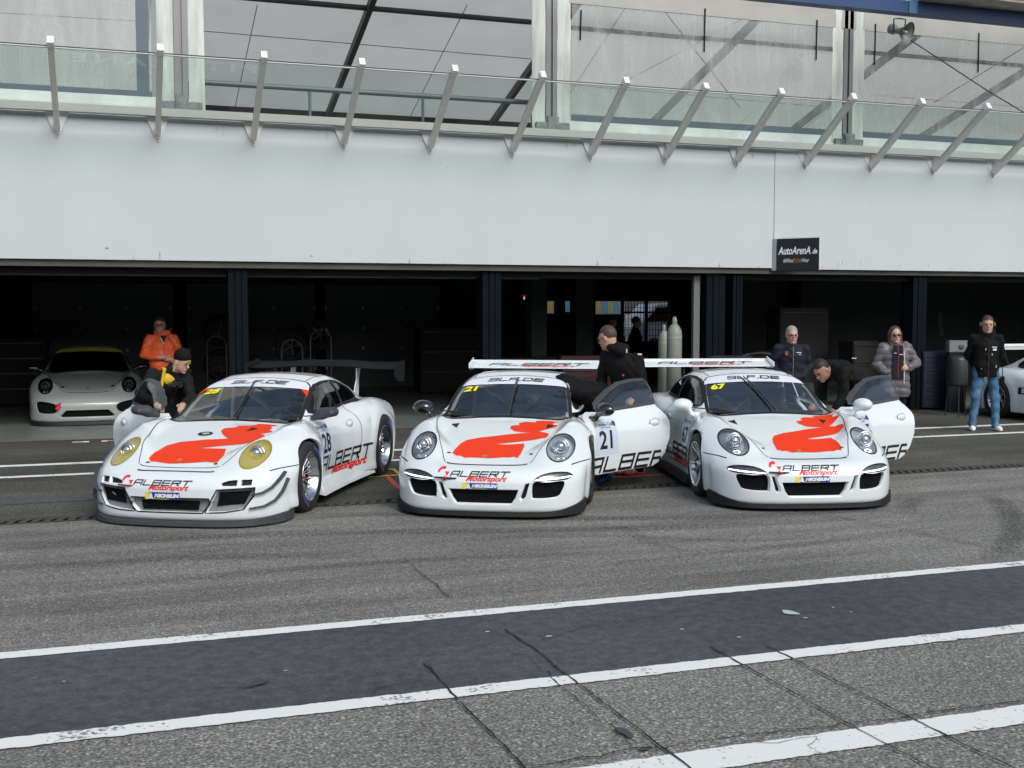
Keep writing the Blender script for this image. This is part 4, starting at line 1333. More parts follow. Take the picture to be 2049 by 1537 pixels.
# ---------------------------------------------------------------- pit building
WALLW = mat('parapet_render', (.52, .562, .585), .8, noise=(1.1, .022, 8, (1.2, 1, .4)), bump=(14, .12, .01))
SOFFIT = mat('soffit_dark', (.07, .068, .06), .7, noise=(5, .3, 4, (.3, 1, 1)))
FASCIA = mat('fascia_beige', (.56, .54, .51), .55)
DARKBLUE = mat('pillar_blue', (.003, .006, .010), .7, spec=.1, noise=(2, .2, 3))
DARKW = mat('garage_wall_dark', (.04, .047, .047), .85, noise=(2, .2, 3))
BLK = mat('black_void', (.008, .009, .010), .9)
pb = empty('pit_building', (6, 18, 0), 0, 'long white pit building with open garages below and a glass-railed terrace', 'building')
def bpart(name, boxes, m, parent=pb, bevel=0.0):
    mb = MB()
    for b in boxes: mb.box(*b)
    o = mb.build(name, m, None, bevel)
    if parent is not None:
        o.parent = parent; o.matrix_parent_inverse = Matrix.Translation(-parent.location)
    return o
bpart('parapet_wall', [(-30, 11.13, 18.0, 18.3, 2.66, 4.76)], WALLW)
bpart('parapet_wall', [(11.16, 50, 17.985, 18.3, 2.645, 4.76)], WALLW)
bpart('wall_joint', [(11.128, 11.162, 18.0012, 18.3, 2.66, 4.76)], mat('joint_grey', (.52, .55, .56), .8))
GRIME = mat('wall_grime', (.43, .46, .47), .85, noise=(8, .2, 5))
rnd = random.Random(5)
stains = []
for k in range(46):
    x = rnd.uniform(-3, 19); w_ = rnd.uniform(.004, .014); hh = rnd.uniform(.03, .22)
    if rnd.random() < .55: stains.append((x, x + w_, 17.981, 17.986, 2.665, 2.665 + hh * .6))
    else: stains.append((x, x + w_ * .7, 17.981, 17.986, 4.765 - hh, 4.765))
for st in stains: bpart('rain_streak', [st], GRIME)
for (x, z, a) in ((-.1, 2.83, .02), (2.9, 2.76, .015), (8.0, 2.80, .012), (8.2, 2.92, .01), (13.2, 3.9, .012), (5.1, 4.2, .01)): bpart('chip_mark', [(x, x + a * 2, 17.981, 17.986, z, z + a)], GRIME)
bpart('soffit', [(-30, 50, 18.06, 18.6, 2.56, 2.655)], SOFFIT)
bpart('door_track', [(-30, 50, 18.3, 18.36, 2.45, 2.555)], BLK)
bpart('fascia_channel', [(-30, 50, 17.88, 18.02, 4.77, 4.885)], FASCIA)
bpart('terrace_floor', [(-30, 50, 18.02, 41, 4.66, 4.765)], mat('terrace_concrete', (.3, .3, .29), .8))
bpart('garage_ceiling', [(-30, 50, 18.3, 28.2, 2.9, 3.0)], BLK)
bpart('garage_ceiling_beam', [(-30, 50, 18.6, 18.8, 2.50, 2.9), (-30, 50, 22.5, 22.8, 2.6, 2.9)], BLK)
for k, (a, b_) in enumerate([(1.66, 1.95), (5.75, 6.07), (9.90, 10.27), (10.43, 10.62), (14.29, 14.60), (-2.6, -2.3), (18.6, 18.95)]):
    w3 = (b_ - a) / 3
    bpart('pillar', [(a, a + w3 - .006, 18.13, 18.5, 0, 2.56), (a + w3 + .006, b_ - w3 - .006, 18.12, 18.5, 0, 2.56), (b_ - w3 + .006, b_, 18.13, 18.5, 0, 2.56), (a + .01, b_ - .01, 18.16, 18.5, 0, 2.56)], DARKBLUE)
bpart('door_frame', [(9.71, 9.83, 18.25, 18.33, 0, 2.52)], mat('frame_greygreen', (.13, .145, .14), .6))
bpart('inner_pillar', [(8.2, 8.54, 22.5, 22.9, 0, 2.9)], mat('inner_pillar', (.055, .06, .065), .8)); bpart('inner_pillar', [(9.98, 10.4, 24.4, 24.8, 0, 2.9)], mat('inner_pillar', (.04, .045, .048), .8))
# back wall with roller doors, and a glazed stretch that looks out on the yard behind
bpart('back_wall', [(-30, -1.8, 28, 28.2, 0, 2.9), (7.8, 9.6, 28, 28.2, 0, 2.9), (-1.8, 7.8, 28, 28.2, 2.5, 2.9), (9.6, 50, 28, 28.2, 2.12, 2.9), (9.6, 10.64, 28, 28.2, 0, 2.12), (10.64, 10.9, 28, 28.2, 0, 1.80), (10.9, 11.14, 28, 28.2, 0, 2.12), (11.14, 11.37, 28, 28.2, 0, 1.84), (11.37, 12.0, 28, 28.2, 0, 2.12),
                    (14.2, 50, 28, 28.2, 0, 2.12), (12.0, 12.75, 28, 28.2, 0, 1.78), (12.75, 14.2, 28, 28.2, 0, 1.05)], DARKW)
RD = mat('roller_door_dark', (.13, .15, .14), .6)
for (a, b_) in ((-1.75, 1.3), (1.6, 4.65), (4.8, 7.75)):
    bs = [(a, b_, 27.96, 28.0, z, min(z + .479, 2.5)) for z in [k * .485 for k in range(6) if k * .485 < 2.45]]
    bpart('door_backing', [(a - .12, b_ + .12, 28.002, 28.15, 0, 2.55)], BLK)
    rd = bpart('roller_door', bs, RD)
    hm = MB()
    for z in [.478 + k * .485 for k in range(4)]:
        for fx in (.02, .33, .66, .98):
            x = a + (b_ - a) * fx; hm.box(x - .03, x + .03, 27.93, 27.955, z - .03, z + .035)
    h = hm.build('door_hinges', mat('hinge_metal', (.35, .36, .36), .4, metal=.5)); h.parent = rd
for x in (1.45, 4.72, -1.85, 7.85): bpart('door_post', [(x - .10, x + .10, 27.8, 27.95, 0, 2.6)], BLK)
bpart('track_rail', [(-1.8, 7.8, 21.0, 21.04, 2.50, 2.54)], mat('rail_metal', (.32, .33, .33), .4, metal=.6))
bpart('side_wall', [(-4.4, -4.2, 18.3, 28, 0, 2.9)], DARKW)
bpart('side_wall', [(24, 24.2, 18.3, 28, 0, 2.9)], DARKW)
for pw in ((-2.9, -2.3, 20.3, 20.5, 0, 2.9), (15.6, 24, 23.9, 24.1, 0, 2.9), (14.0, 15.6, 24.5, 24.7, 0, 2.9)): bpart('partition_wall', [pw], DARKW)
# window bars of the glazed rear door
bpart('window_bars', [(12.75 + .09 * k, 12.762 + .09 * k, 27.97, 27.985, 1.05, 2.12) for k in range(17)] + [(12.75, 14.2, 27.965, 27.98, z, z + .01) for z in (1.2, 1.35, 1.5, 1.65, 1.95)] + [(13.42, 13.5, 27.94, 28, 1.05, 2.12), (12.72, 12.80, 27.94, 28, 1.05, 2.12), (12.75, 14.2, 27.94, 28, 1.80, 1.85)], BLK)
# what stands in the yard behind
yard = empty('hoarding', (19, 46, 0), 0, 'striped yellow and blue hoarding seen through the rear window', 'hoarding')
for k in range(16):
    x = 16.6 + k * .28
    o = MB().box(x, x + .27, 45.9, 46, .8, 3.6).build('hoarding_panel', mat('hoarding_yellow', (.75, .55, .22), .7) if k % 2 else mat('hoarding_blue', (.22, .50, .75), .7)); o.parent = yard; o.matrix_parent_inverse = Matrix.Translation(-yard.location)
o = empty('white_van', (23.2, 45, 0), 0, 'white van parked in the yard beyond the rear window', 'van')
vb = MB().prism([(-2.6, .35), (-2.6, 1.1), (-2.2, 1.3), (-1.5, 2.1), (2.6, 2.2), (2.6, .35)], 'y', -.95, .95).build('body', mat('van_white', (.75, .78, .80), .4), o, .05)
MB().prism([(-2.05, 1.35), (-1.5, 1.95), (-.8, 1.98), (-.8, 1.35)], 'y', -.965, -.955).build('window', BLK, o)
for x in (-1.6, 1.7): MB().lathe([(0, 0), (.33, 0), (.34, .1), (.33, .2), (0, .2)], Matrix.Translation((x, -.97, .34)) @ Matrix.Rotation(-pi / 2, 4, 'X'), 20).build('wheel', RUBBER, o)

# terrace balustrade: outward leaning posts with glass between
GLR = glass_mat('rail_glass', (.80, .88, .85), .04, .01)
POSTM = mat('post_beige', (.82, .80, .76), .5); CAPM = mat('post_cap_white', (.80, .80, .79), .4)
BASEP, TOPP = Vector((0, 17.86, 4.60)), Vector((0, 16.57, 5.475))
dv = (TOPP - BASEP).normalized(); nv = Vector((0, dv.z, -dv.y)).normalized()
def make_post():
    r = empty('balustrade_post', (0, 0, 0), 0, 'beige post leaning out from the terrace edge with a white cap', 'post', 'leaning balustrade posts along the terrace')
    def beam(a, b, hw, hd, m, name):
        vs = []
        for p in (a, b):
            for sx, sn in ((-1, -1), (1, -1), (1, 1), (-1, 1)): vs.append(p + Vector((sx * hw, 0, 0)) + nv * sn * hd)
        return MB().add(vs, [(0, 1, 2, 3), (7, 6, 5, 4), (0, 4, 5, 1), (1, 5, 6, 2), (2, 6, 7, 3), (3, 7, 4, 0)]).build(name, m, r, .004)
    beam(BASEP - dv * .12, TOPP - dv * .10, .040, .055, POSTM, 'shaft')
    beam(TOPP - dv * .09, TOPP + dv * .02, .044, .064, CAPM, 'cap')
    # triangular wall plate with a web and bolt
    MB().prism([(-.17, 4.765), (.17, 4.765), (.03, 4.44), (.018, 4.415), (0, 4.405), (-.018, 4.415), (-.03, 4.44)], 'y', 17.978, 17.992).build('wall_plate', mat('plate_offwhite', (.60, .62, .62), .5), r)
    MB().prism([(17.98, 4.765), (17.80, 4.70), (17.84, 4.56), (17.975, 4.43)], 'x', -.008, .008).build('web_plate', POSTM, r)
    MB().lathe([(0, .012), (.014, .01), (.018, 0)], Matrix.Translation((0, 17.978, 4.445)) @ Matrix.Rotation(pi / 2, 4, 'X'), 8).build('bolt', mat('bolt_grey', (.2, .2, .2), .5, metal=.6), r)
    return r
ORD = ['first', 'second', 'third', 'fourth', 'fifth', 'sixth', 'seventh', 'eighth', 'ninth', 'tenth', 'eleventh', 'twelfth']
post0 = make_post()
def make_panel():
    r = empty('balustrade_glass', (0, 0, 0), 0, '', 'glass panel', 'glass panels between the leaning balustrade posts')
    a = BASEP + dv * .14 + nv * .0; b = TOPP - dv * .13
    w = .655
    MB().add([Vector((-w, 0, 0)) + a, Vector((w, 0, 0)) + a, Vector((w, 0, 0)) + b, Vector((-w, 0, 0)) + b], [(0, 1, 2, 3)]).build('pane', GLR, r, fix=False)
    vs = []
    for p in (b - dv * .004, b + dv * .010):
        for sx, sn in ((-1, -1), (1, -1), (1, 1), (-1, 1)): vs.append(p + Vector((sx * (w + .005), 0, 0)) + nv * sn * .009)
    MB().add(vs, [(0, 1, 2, 3), (7, 6, 5, 4), (0, 4, 5, 1), (1, 5, 6, 2), (2, 6, 7, 3), (3, 7, 4, 0)]).build('edge_trim', mat('trim_light', (.62, .64, .63), .35, metal=.3), r)
    g2 = b + dv * .05 + nv * -.02
    vs = []
    for p in (g2 - dv * .004, g2 + dv * .006):
        for sx, sn in ((-1, -1), (1, -1), (1, 1), (-1, 1)): vs.append(p + Vector((sx * (w + .005), 0, 0)) + nv * sn * .006)
    MB().add(vs, [(0, 1, 2, 3), (7, 6, 5, 4), (0, 4, 5, 1), (1, 5, 6, 2), (2, 6, 7, 3), (3, 7, 4, 0)]).build('rear_trim', mat('trim_dark', (.05, .06, .06), .4), r)
    return r
panel0 = make_panel()
for k in range(-1, 14):
    x = -.72 + 1.388 * k
    p = post0 if k == -1 else copy_tree(post0)
    p.location.x = x
    q = panel0 if k == -1 else copy_tree(panel0)
    q.location.x = x + .694
    vis = 0 <= k <= 11
    p['label'] = (ORD[k] + ' leaning balustrade post from the left, white cap' if vis else 'leaning balustrade post beyond the edge of the picture')
    q['label'] = (('glass panel right of the %s balustrade post from the left' % ORD[k]) if 0 <= k <= 11 else ('glass panel left of the first balustrade post' if k == -1 else 'glass panel beyond the last balustrade post'))
# ---------------------------------------------------------------- tent on the terrace
def fabric(name, col, trans=.5, rough=.8, noise_amt=.05):
    m = bpy.data.materials.new(name); m.use_nodes = True; nt = m.node_tree; nt.nodes.clear()
    o = nt.nodes.new('ShaderNodeOutputMaterial'); d = nt.nodes.new('ShaderNodeBsdfDiffuse'); t = nt.nodes.new('ShaderNodeBsdfTranslucent'); mx = nt.nodes.new('ShaderNodeMixShader')
    tc = nt.nodes.new('ShaderNodeTexCoord'); n = nt.nodes.new('ShaderNodeTexNoise'); n.inputs['Scale'].default_value = .6; n.inputs['Detail'].default_value = 6
    r = nt.nodes.new('ShaderNodeMapRange'); r.inputs['From Min'].default_value = .3; r.inputs['From Max'].default_value = .7; r.inputs['To Min'].default_value = 1 - noise_amt; r.inputs['To Max'].default_value = 1 + noise_amt
    v = nt.nodes.new('ShaderNodeVectorMath'); v.operation = 'SCALE'; v.inputs[0].default_value = col
    L = nt.links.new
    L(tc.outputs['Object'], n.inputs['Vector']); L(n.outputs['Fac'], r.inputs['Value']); L(r.outputs[0], v.inputs['Scale'])
    L(v.outputs[0], d.inputs[0]); L(v.outputs[0], t.inputs[0]); mx.inputs[0].default_value = trans
    L(d.outputs[0], mx.inputs[1]); L(t.outputs[0], mx.inputs[2]); L(mx.outputs[0], o.inputs[0])
    return m
ROOFF = fabric('tent_roof_fabric', (.74, .71, .65), .66)
def hazy():
    """old clear plastic: partly see-through, milky and streaked"""
    m = bpy.data.materials.new('hazy_plastic_window'); m.use_nodes = True; nt = m.node_tree; nt.nodes.clear(); N = nt.nodes.new; L = nt.links.new
    o = N('ShaderNodeOutputMaterial'); tr = N('ShaderNodeBsdfTransparent'); tr.inputs[0].default_value = (.86, .88, .87, 1)
    d = N('ShaderNodeBsdfDiffuse'); d.inputs[0].default_value = (.50, .53, .52, 1); g = N('ShaderNodeBsdfGlossy'); g.inputs['Roughness'].default_value = .15
    tc = N('ShaderNodeTexCoord'); mp = N('ShaderNodeMapping'); mp.inputs['Scale'].default_value = (1.3, 1, .30)
    n = N('ShaderNodeTexNoise'); n.inputs['Scale'].default_value = 2.2; n.inputs['Detail'].default_value = 7; n.inputs['Roughness'].default_value = .6; n.inputs['Distortion'].default_value = .6
    r = N('ShaderNodeMapRange'); r.inputs['From Min'].default_value = .35; r.inputs['From Max'].default_value = .68; r.inputs['To Min'].default_value = .14; r.inputs['To Max'].default_value = .56
    mx = N('ShaderNodeMixShader'); m2 = N('ShaderNodeMixShader'); m2.inputs[0].default_value = .06
    L(tc.outputs['Object'], mp.inputs[0]); L(mp.outputs[0], n.inputs['Vector']); L(n.outputs['Fac'], r.inputs['Value']); L(r.outputs[0], mx.inputs[0])
    L(tr.outputs[0], mx.inputs[1]); L(d.outputs[0], mx.inputs[2]); L(mx.outputs[0], m2.inputs[1]); L(g.outputs[0], m2.inputs[2]); L(m2.outputs[0], o.inputs[0])
    return m
HAZY = hazy()
PVC = mat('tent_wall_pvc', (.72, .76, .75), .5, noise=(1.6, .16, 7, (1, 1, .4)))
PVCS = mat('tent_flap_stained', (.60, .64, .60), .5, noise=(2.4, .28, 7, (2.2, 1, .3)))
STEEL = mat('tent_steel_dark', (.05, .05, .048), .5)
ALU = mat('tent_aluminium', (.20, .20, .21), .4, metal=.5)
tent = empty('event_tent', (7, 18.6, 4.77), 0, 'white event tent on the terrace with dirty plastic windows', 'tent')
def tpart(name, mb, m, fix=True):
    o = mb.build(name, m, None, fix=fix); o.parent = tent; o.matrix_parent_inverse = Matrix.Translation(-tent.location); return o
YE, ZE, YF, YR = 18.6, 8.7, 40.4, 29.5
SL = .28; ZR = ZE + SL * (YF - YR)
tpart('tent_roof', MB().add([(-30, YF, ZE), (50, YF, ZE), (50, YR, ZR), (-30, YR, ZR)], [(0, 1, 2, 3)]), ROOFF, False)
tpart('tent_roof', MB().add([(-30, YE, ZE), (50, YE, ZE), (50, YR, ZR), (-30, YR, ZR)], [(0, 1, 2, 3)]), ROOFF, False)
tpart('tent_rear_wall', MB().add([(-30, YF, 4.76), (50, YF, 4.76), (50, YF, ZE), (-30, YF, ZE)], [(0, 1, 2, 3)]), ROOFF, False)
COLX = [-11.0, -4.98, 1.05, 7.13, 13.07, 19.1, 25.1]
def slab(p, q, w, h):
    """box beam from p to q, w wide in x, h deep"""
    p, q = Vector(p), Vector(q); d = (q - p).normalized(); n = Vector((1, 0, 0)) if abs(d.x) < .9 else Vector((0, 1, 0)); u = d.cross(n).normalized()
    vs = [c + n * sx * w / 2 + u * sn * h / 2 for c in (p, q) for sx, sn in ((-1, -1), (1, -1), (1, 1), (-1, 1))]
    return vs, [(0, 1, 2, 3), (7, 6, 5, 4), (0, 4, 5, 1), (1, 5, 6, 2), (2, 6, 7, 3), (3, 7, 4, 0)]
for x in COLX + [31.1]:
    tpart('rafter', MB().add(*slab((x, YF - .1, ZE - .16), (x, YR, ZR - .16), .16, .24)), STEEL)
    if x < 26:
        col = MB().box(x - .10, x - .02, YE - .02, YE + .12, 4.77, 9); col.box(x + .02, x + .10, YE - .02, YE + .12, 4.77, 9); col.box(x - .02, x + .02, YE + .02, YE + .12, 4.77, 9)
        c = tpart('tent_post', col, ALU)
        fl = MB()
        rnd = random.Random(int(x * 10))
        for s in (-1, 1):
            n = 14; vs = []
            for i in range(n + 1):
                z = 5.0 + (8.9 - 5.0) * i / n
                vs += [(x + s * .11, YE - .005 + rnd.uniform(-.01, .01), z), (x + s * .22, YE - .045 + rnd.uniform(-.015, .015), z), (x + s * (.35 + rnd.uniform(-.006, .006)), YE - .01, z)]
            fl.add(vs, [(i * 3 + k, i * 3 + k + 1, i * 3 + 4 + k, i * 3 + 3 + k) for i in range(n) for k in (0, 1)], 0, True)
        tpart('plastic_flap', fl, PVCS, False)
        tpart('foot_plate', MB().box(x - .30, x + .30, YE - .10, YE - .03, 4.99, 5.10).box(x - .10, x + .10, YE - .12, YE - .02, 4.93, 5.2), mat('foot_plate_grey', (.20, .215, .22), .5, noise=(6, .5, 4)))
# plinth strip and header
pl = MB()
for (a, b_) in [(-30, 1.35), (1.35, 6.8), (6.8, 50)]:
    z1 = 5.16 if (a < 0 or a > 6) else 4.99
    pl.box(a, b_ - .01, YE - .03, YE, 4.765, z1 - .14); pl.box(a, b_ - .01, YE - .012, YE, z1 - .135, z1)
tpart('plinth_panel', pl, PVC)
tpart('header_panel', MB().box(7.3, 50, YE - .02, YE, 7.14, 9).box(-30, 1.1, YE - .02, YE, 7.4, 9), mat('header_greige', (.40, .39, .37), .6, noise=(1.2, .1, 5)))
for (a, b_) in [(-4.7, .62), (7.5, 12.72), (13.42, 18.75)]:
    tpart('window', MB().add([(a, YE - .006, 5.14), (b_, YE - .006, 5.14), (b_, YE - .006, 7.5), (a, YE - .006, 7.5)], [(0, 1, 2, 3)]), HAZY, False)
    tpart('window_band', MB().box(a, b_, YE - .016, YE - .008, 5.16, 5.27) if a > 0 else MB().box(a, b_, YE - .016, YE - .008, 5.16, 5.24).box(b_ - .22, b_ - .04, YE - .016, YE - .008, 5.24, 7.5), mat('blue_grey_band', (.10, .13, .17), .5))
# purlins, braces and seams under the far roof slope
def onroof(px, py, dz=-.05):
    d = ray(px, py); # z = ZE + SL*(YF - y)
    t = (ZE + dz + SL * YF - CAM_H) / (d.z + SL * d.y); return d * t + Vector((0, 0, CAM_H))
for (a, b_, r_) in [((550, 0), (1062, 45), .055), ((1143, 56), (1400, 77), .05), ((1400, 77), (1690, 100), .05), ((1720, 106), (2049, 130), .05)]:
    p, q = onroof(*a, -.12), onroof(*b_, -.12); p.y = q.y = (p.y + q.y) / 2; p.z = q.z = ZE + SL * (YF - p.y) - .12
    if a[0] == 550: p.x = -10
    tpart('purlin', MB().tube([p, q], r_ * 1.5, 6), STEEL)
tpart('eave_beam', MB().box(-30, 50, YF - .2, YF - .05, ZE - .2, ZE + .02), STEEL)
sm = mat('seam_grey', (.22, .215, .20), .7)
for (a, b_) in [((403, 62), (1062, 118)), ((515, 10), (470, 215)), ((935, 10), (820, 235)), ((1255, 10), (1100, 250)), ((0, 26), (300, 44)), ((1500, 30), (1220, 180)), ((1790, 110), (1520, 330)), ((1143, 170), (1660, 215)), ((1740, 190), (2049, 215))]:
    p, q = onroof(*a, -.03), onroof(*b_, -.03)
    tpart('roof_seam', MB().tube([p, q], .013, 5), sm)
for (a, b_) in [((1320, 10), (1480, 215)), ((2049, 95), (1870, 205))]:
    p, q = onroof(*a, -.3), onroof(*b_, -.6); tpart('brace_cable', MB().tube([p, q], .02, 5), STEEL)
for px, y0, y1 in ((1163, 20, 80), (1411, 17, 104), (1635, 40, 120), (1752, 48, 129), (1959, 66, 145)):
    a, b_ = onY(px, y0, YE - .03), onY(px - 2, y1, YE - .03)
    tpart('hanging_strap', MB().tube([a, b_], .014, 6), BLK)
a, b_ = onY(402, 161, 19.2), onY(1050, 208, 19.2)
a.x = 1.2; b_.x = 7.0; a.z = b_.z = (a.z + b_.z) / 2
ir = empty('inner_handrail', tuple(a), 0, 'grey tube handrail across the open bay of the tent', 'handrail')
MB().tube([Vector((0, 0, 0)), b_ - a], .045, 10).build('rail_tube', mat('teal_grey_tube', (.13, .16, .175), .45, metal=.2), ir)
for k in (0, .33, .66, 1): MB().tube([(b_ - a) * k, (b_ - a) * k + Vector((0, 0, -.85))], .025, 8).build('rail_post', mat('teal_grey_tube', (.13, .16, .175), .45, metal=.2), ir)
# blue beam and pale canopy edge above
bb = empty('roof_beam', (10, 17.1, 7), 0, 'dark blue steel beam along the top of the picture', 'beam')
for nm, mb, m in (('beam', MB().box(5, 50, 16.98, 17.2, 7.06, 7.27), mat('beam_blue', (.010, .045, .155), .4)), ('joint_plate', MB().box(13.15, 13.32, 16.965, 16.98, 7.06, 7.27), mat('plate_blue', (.05, .14, .26), .4)),
                  ('canopy_edge', MB().box(13.35, 50, 16.5, 17.3, 7.285, 7.34), mat('canopy_dirty', (.42, .39, .34), .7, noise=(3, .4, 6))), ('canopy_skin', MB().box(13.4, 50, 16.45, 17.3, 7.345, 7.6), mat('canopy_white', (.7, .72, .74), .6))):
    o = mb.build(nm, m); o.parent = bb; o.matrix_parent_inverse = Matrix.Translation(-bb.location)
# horn loudspeaker under the beam
hp = onY(1800, 62, 16.95)
hn = empty('loudspeaker', tuple(hp), 0, 'grey horn loudspeaker hanging under the blue beam', 'loudspeaker')
M = Matrix.Rotation(radians(25), 4, 'Z') @ Matrix.Rotation(radians(112), 4, 'X')
hg = mat('horn_grey', (.16, .19, .18), .45)
MB().lathe([(.0, -.20), (.075, -.20), (.085, -.17), (.085, -.10), (.05, -.06), (.055, .0), (.09, .08), (.15, .14), (.185, .165), (.19, .172)], M, 28).build('horn', hg, hn)
MB().lathe([(.175, .162), (.13, .11), (.06, .03), (.0, .02)], M, 28).build('horn_throat', mat('horn_dark', (.06, .07, .075), .5), hn)
MB().lathe([(.0, .16), (.025, .15), (.035, .10), (.03, .06)], M, 16).build('centre_plug', mat('plug_grey', (.3, .33, .33), .4), hn)
MB().tube([(-.10, .02, .0), (-.11, .02, .20), (.02, .02, .22), (.12, .0, .20), (.10, .0, .02)], .012, 6).build('bracket', BLK, hn)
c1, c2 = onY(1812, 74, 17.4), onY(2120, 268, 18.3)
wr = MB().tube([c1, (c1 + c2) / 2 + Vector((0, 0, -.04)), c2], .011, 6).build('steel_cable', STEEL)
tag(wr, 'thin cable running down to the right from the loudspeaker', 'cable')
c1, c2 = onY(1870, 208, 18.5), onY(2060, 95, 18.5)
# projecting sign
S0, S1 = onY(1556, 477, 17.95), None
sg = empty('projecting_sign', (S0.x, 17.95, 2.9), 0, 'black projecting sign with white lettering on the parapet', 'sign')
d2 = ray(1640, 470); Yt = 17.36; X2 = d2.x / d2.y * Yt
ang = math.atan2(Yt - 17.95, X2 - S0.x); Ls = math.hypot(X2 - S0.x, Yt - 17.95)
sg.rotation_euler = (0, 0, ang)
zt, zb_ = .275, -.285
MB().box(0, Ls, -.02, .02, zb_, zt).build('panel', mat('sign_black', (.012, .013, .016), .35), sg)
MB().box(-.015, Ls + .012, -.012, .028, zt + .001, zt + .02).box(Ls + .001, Ls + .014, -.012, .028, zb_, zt).build('panel_edge', mat('sign_edge', (.75, .78, .8), .4), sg)
MB().box(-.09, -.015, -.03, .03, zb_, zt).build('mounting_bar', mat('bar_alu', (.5, .52, .54), .3, metal=.7), sg)
def sign_text(s, size, x, z, m, bold, shear, wd):
    t = text_mesh(s, size, bold, shear, align='LEFT')
    xs = [v.co.x for v in t.vertices]; k = wd / (max(xs) - min(xs)); t.transform(Matrix.Diagonal((k, 1, 1, 1)) @ Matrix.Translation((-min(xs), 0, 0)))
    t.transform(Matrix.Translation((x, -.023, z)) @ Matrix.Rotation(pi / 2, 4, 'X')); link('lettering', t, m, sg)
SW = mat('sign_white', (.8, .84, .88), .5)
sign_text('AutoArenA', .19, .03 * Ls, .055, SW, .004, .25, .77 * Ls); sign_text('.de', .13, .83 * Ls, .04, SW, .003, .25, .13 * Ls)
sign_text('#Alles', .105, .16 * Ls, -.115, SW, .0, .0, .235 * Ls); sign_text('Echt', .105, .41 * Ls, -.115, mat('sign_orange', (.65, .16, .05), .5), .0, .0, .175 * Ls); sign_text('Hier', .105, .60 * Ls, -.115, SW, .0, .0, .17 * Ls)
bpart('wall_marks', [(11.9 + a, 11.9 + a + .012, 17.98, 17.984, 2.72, 2.72 + h) for a, h in ((.7, .12), (.78, .08), (1.1, .10), (2.6, .05))], mat('scuff_grey', (.5, .52, .53), .8))
def sym(poly): return [poly, [(-a, b) for a, b in poly][::-1]]
CUP_SPEC = dict(
    lamp=(.668, .622, .128, .107, 0.12), bulb=(.455, .668, .640), lampstyle='clear',
    holes=[([(.33, .282), (-.33, .282), (-.30, .20), (-.262, .148), (.262, .148), (.30, .20)], GRILLE, .05, .97)]
        + [(p, GAP, .06, .85) for p in sym([(.43, .347), (.388, .337), (.337, .197), (.358, .178), (.392, .21)])]
        + [(p, GRILLE, .06, .95) for p in sym(smooth_poly([(.735, .350), (.60, .350), (.458, .347), (.442, .22), (.47, .194), (.66, .203), (.712, .25)], 3))],
    drl=sym(smooth_poly([(.80, .40), (.74, .428), (.62, .430), (.52, .405), (.468, .362), (.56, .366), (.66, .366), (.76, .370)], 3)),
    led=sym([(.795, .396), (.795, .386), (.70, .376), (.58, .370), (.475, .364), (.475, .372), (.58, .381), (.70, .389)]),
    top_holes=[], track=[.925, .975], bands=[])
R_SPEC = dict(
    lamp=(.640, .618, .118, .103, 0.35), bulb=(.45, .64, .630), lampstyle='yellow',
    holes=[([(.37, .268), (-.37, .268), (-.385, .22), (-.31, .138), (.31, .138), (.385, .22)], GREYMESH, .05, .96)]
        + [(p, GREYMESH, .05, .95) for p in sym([(.745, .355), (.60, .353), (.44, .345), (.365, .206), (.335, .140), (.50, .145), (.66, .168), (.735, .28)])]
        + [(p, GAP, .04, .95) for p in sym([(.72, .428), (.63, .430), (.63, .374), (.72, .374)])]
        + [(p, GAP, .04, .95) for p in sym([(.605, .430), (.53, .423), (.468, .402), (.468, .374), (.605, .374)])],
    top_holes=[], outlines=[[(.37, .268), (-.37, .268), (-.385, .22), (-.31, .138), (.31, .138), (.385, .22)]] + sym([(.745, .355), (.60, .353), (.44, .345), (.365, .206), (.335, .140), (.50, .145), (.66, .168), (.735, .28)]), track=[.965, 1.0], bands=[(20, 75), (200, 250)])

def wing(root, xc, zc, half, chord, tilt, m, style, end=.14):
    w = empty('rear_wing', (0, 0, 0)); w.parent = root
    prof = []
    N = 12
    for i in range(N + 1):
        t = i / N; prof.append((t, .035 * math.sin(pi * t) * (1 - t * .3) - .02 * math.sin(pi * t)))
    for i in range(N, -1, -1):
        t = i / N; prof.append((t, -.085 * math.sin(pi * t ** .8) - .008))
    ct, st = cos(tilt), sin(tilt)
    M = 24; vs = []; n = len(prof)
    for j in range(M + 1):
        y = -half + 2 * half * j / M; ay = abs(y) / half
        if style == 'gt':
            lift = .035 * (1 - sstep(.25, .75, ay)) ; ch = chord * (1.0 + .12 * (1 - sstep(.3, .7, ay)))
        else: lift, ch = 0, chord
        for (t, h) in prof:
            X, Z = (t - .5) * ch, h * ch
            vs.append((xc + X * ct - Z * st, y, zc + X * st + Z * ct + lift))
    fs = [(j * n + k, j * n + (k + 1) % n, (j + 1) * n + (k + 1) % n, (j + 1) * n + k) for j in range(M) for k in range(n)]
    fs += [tuple(range(n)), tuple(M * n + k for k in range(n))[::-1]]
    mb = MB().add(vs, fs, 0, True)
    bl = mb.build('wing_blade', m, w)
    g = MB(); X, Z = chord * .5, .0
    g.box(xc + X * ct - .004, xc + X * ct + .004, -half, half, zc + X * st - .012, zc + X * st + .018).build('gurney_flap', m, w)
    for s in (-1, 1):
        pl = [(xc - chord * .62, zc - end * .55), (xc - chord * .62, zc + .02), (xc + chord * .55, zc + chord * .5 * st + .045), (xc + chord * .62, zc + .0), (xc + chord * .50, zc - end), (xc - chord * .3, zc - end * .9)]
        MB().prism(pl, 'y', s * half, s * (half + .012)).build('end_plate', m, w)
    return w, bl

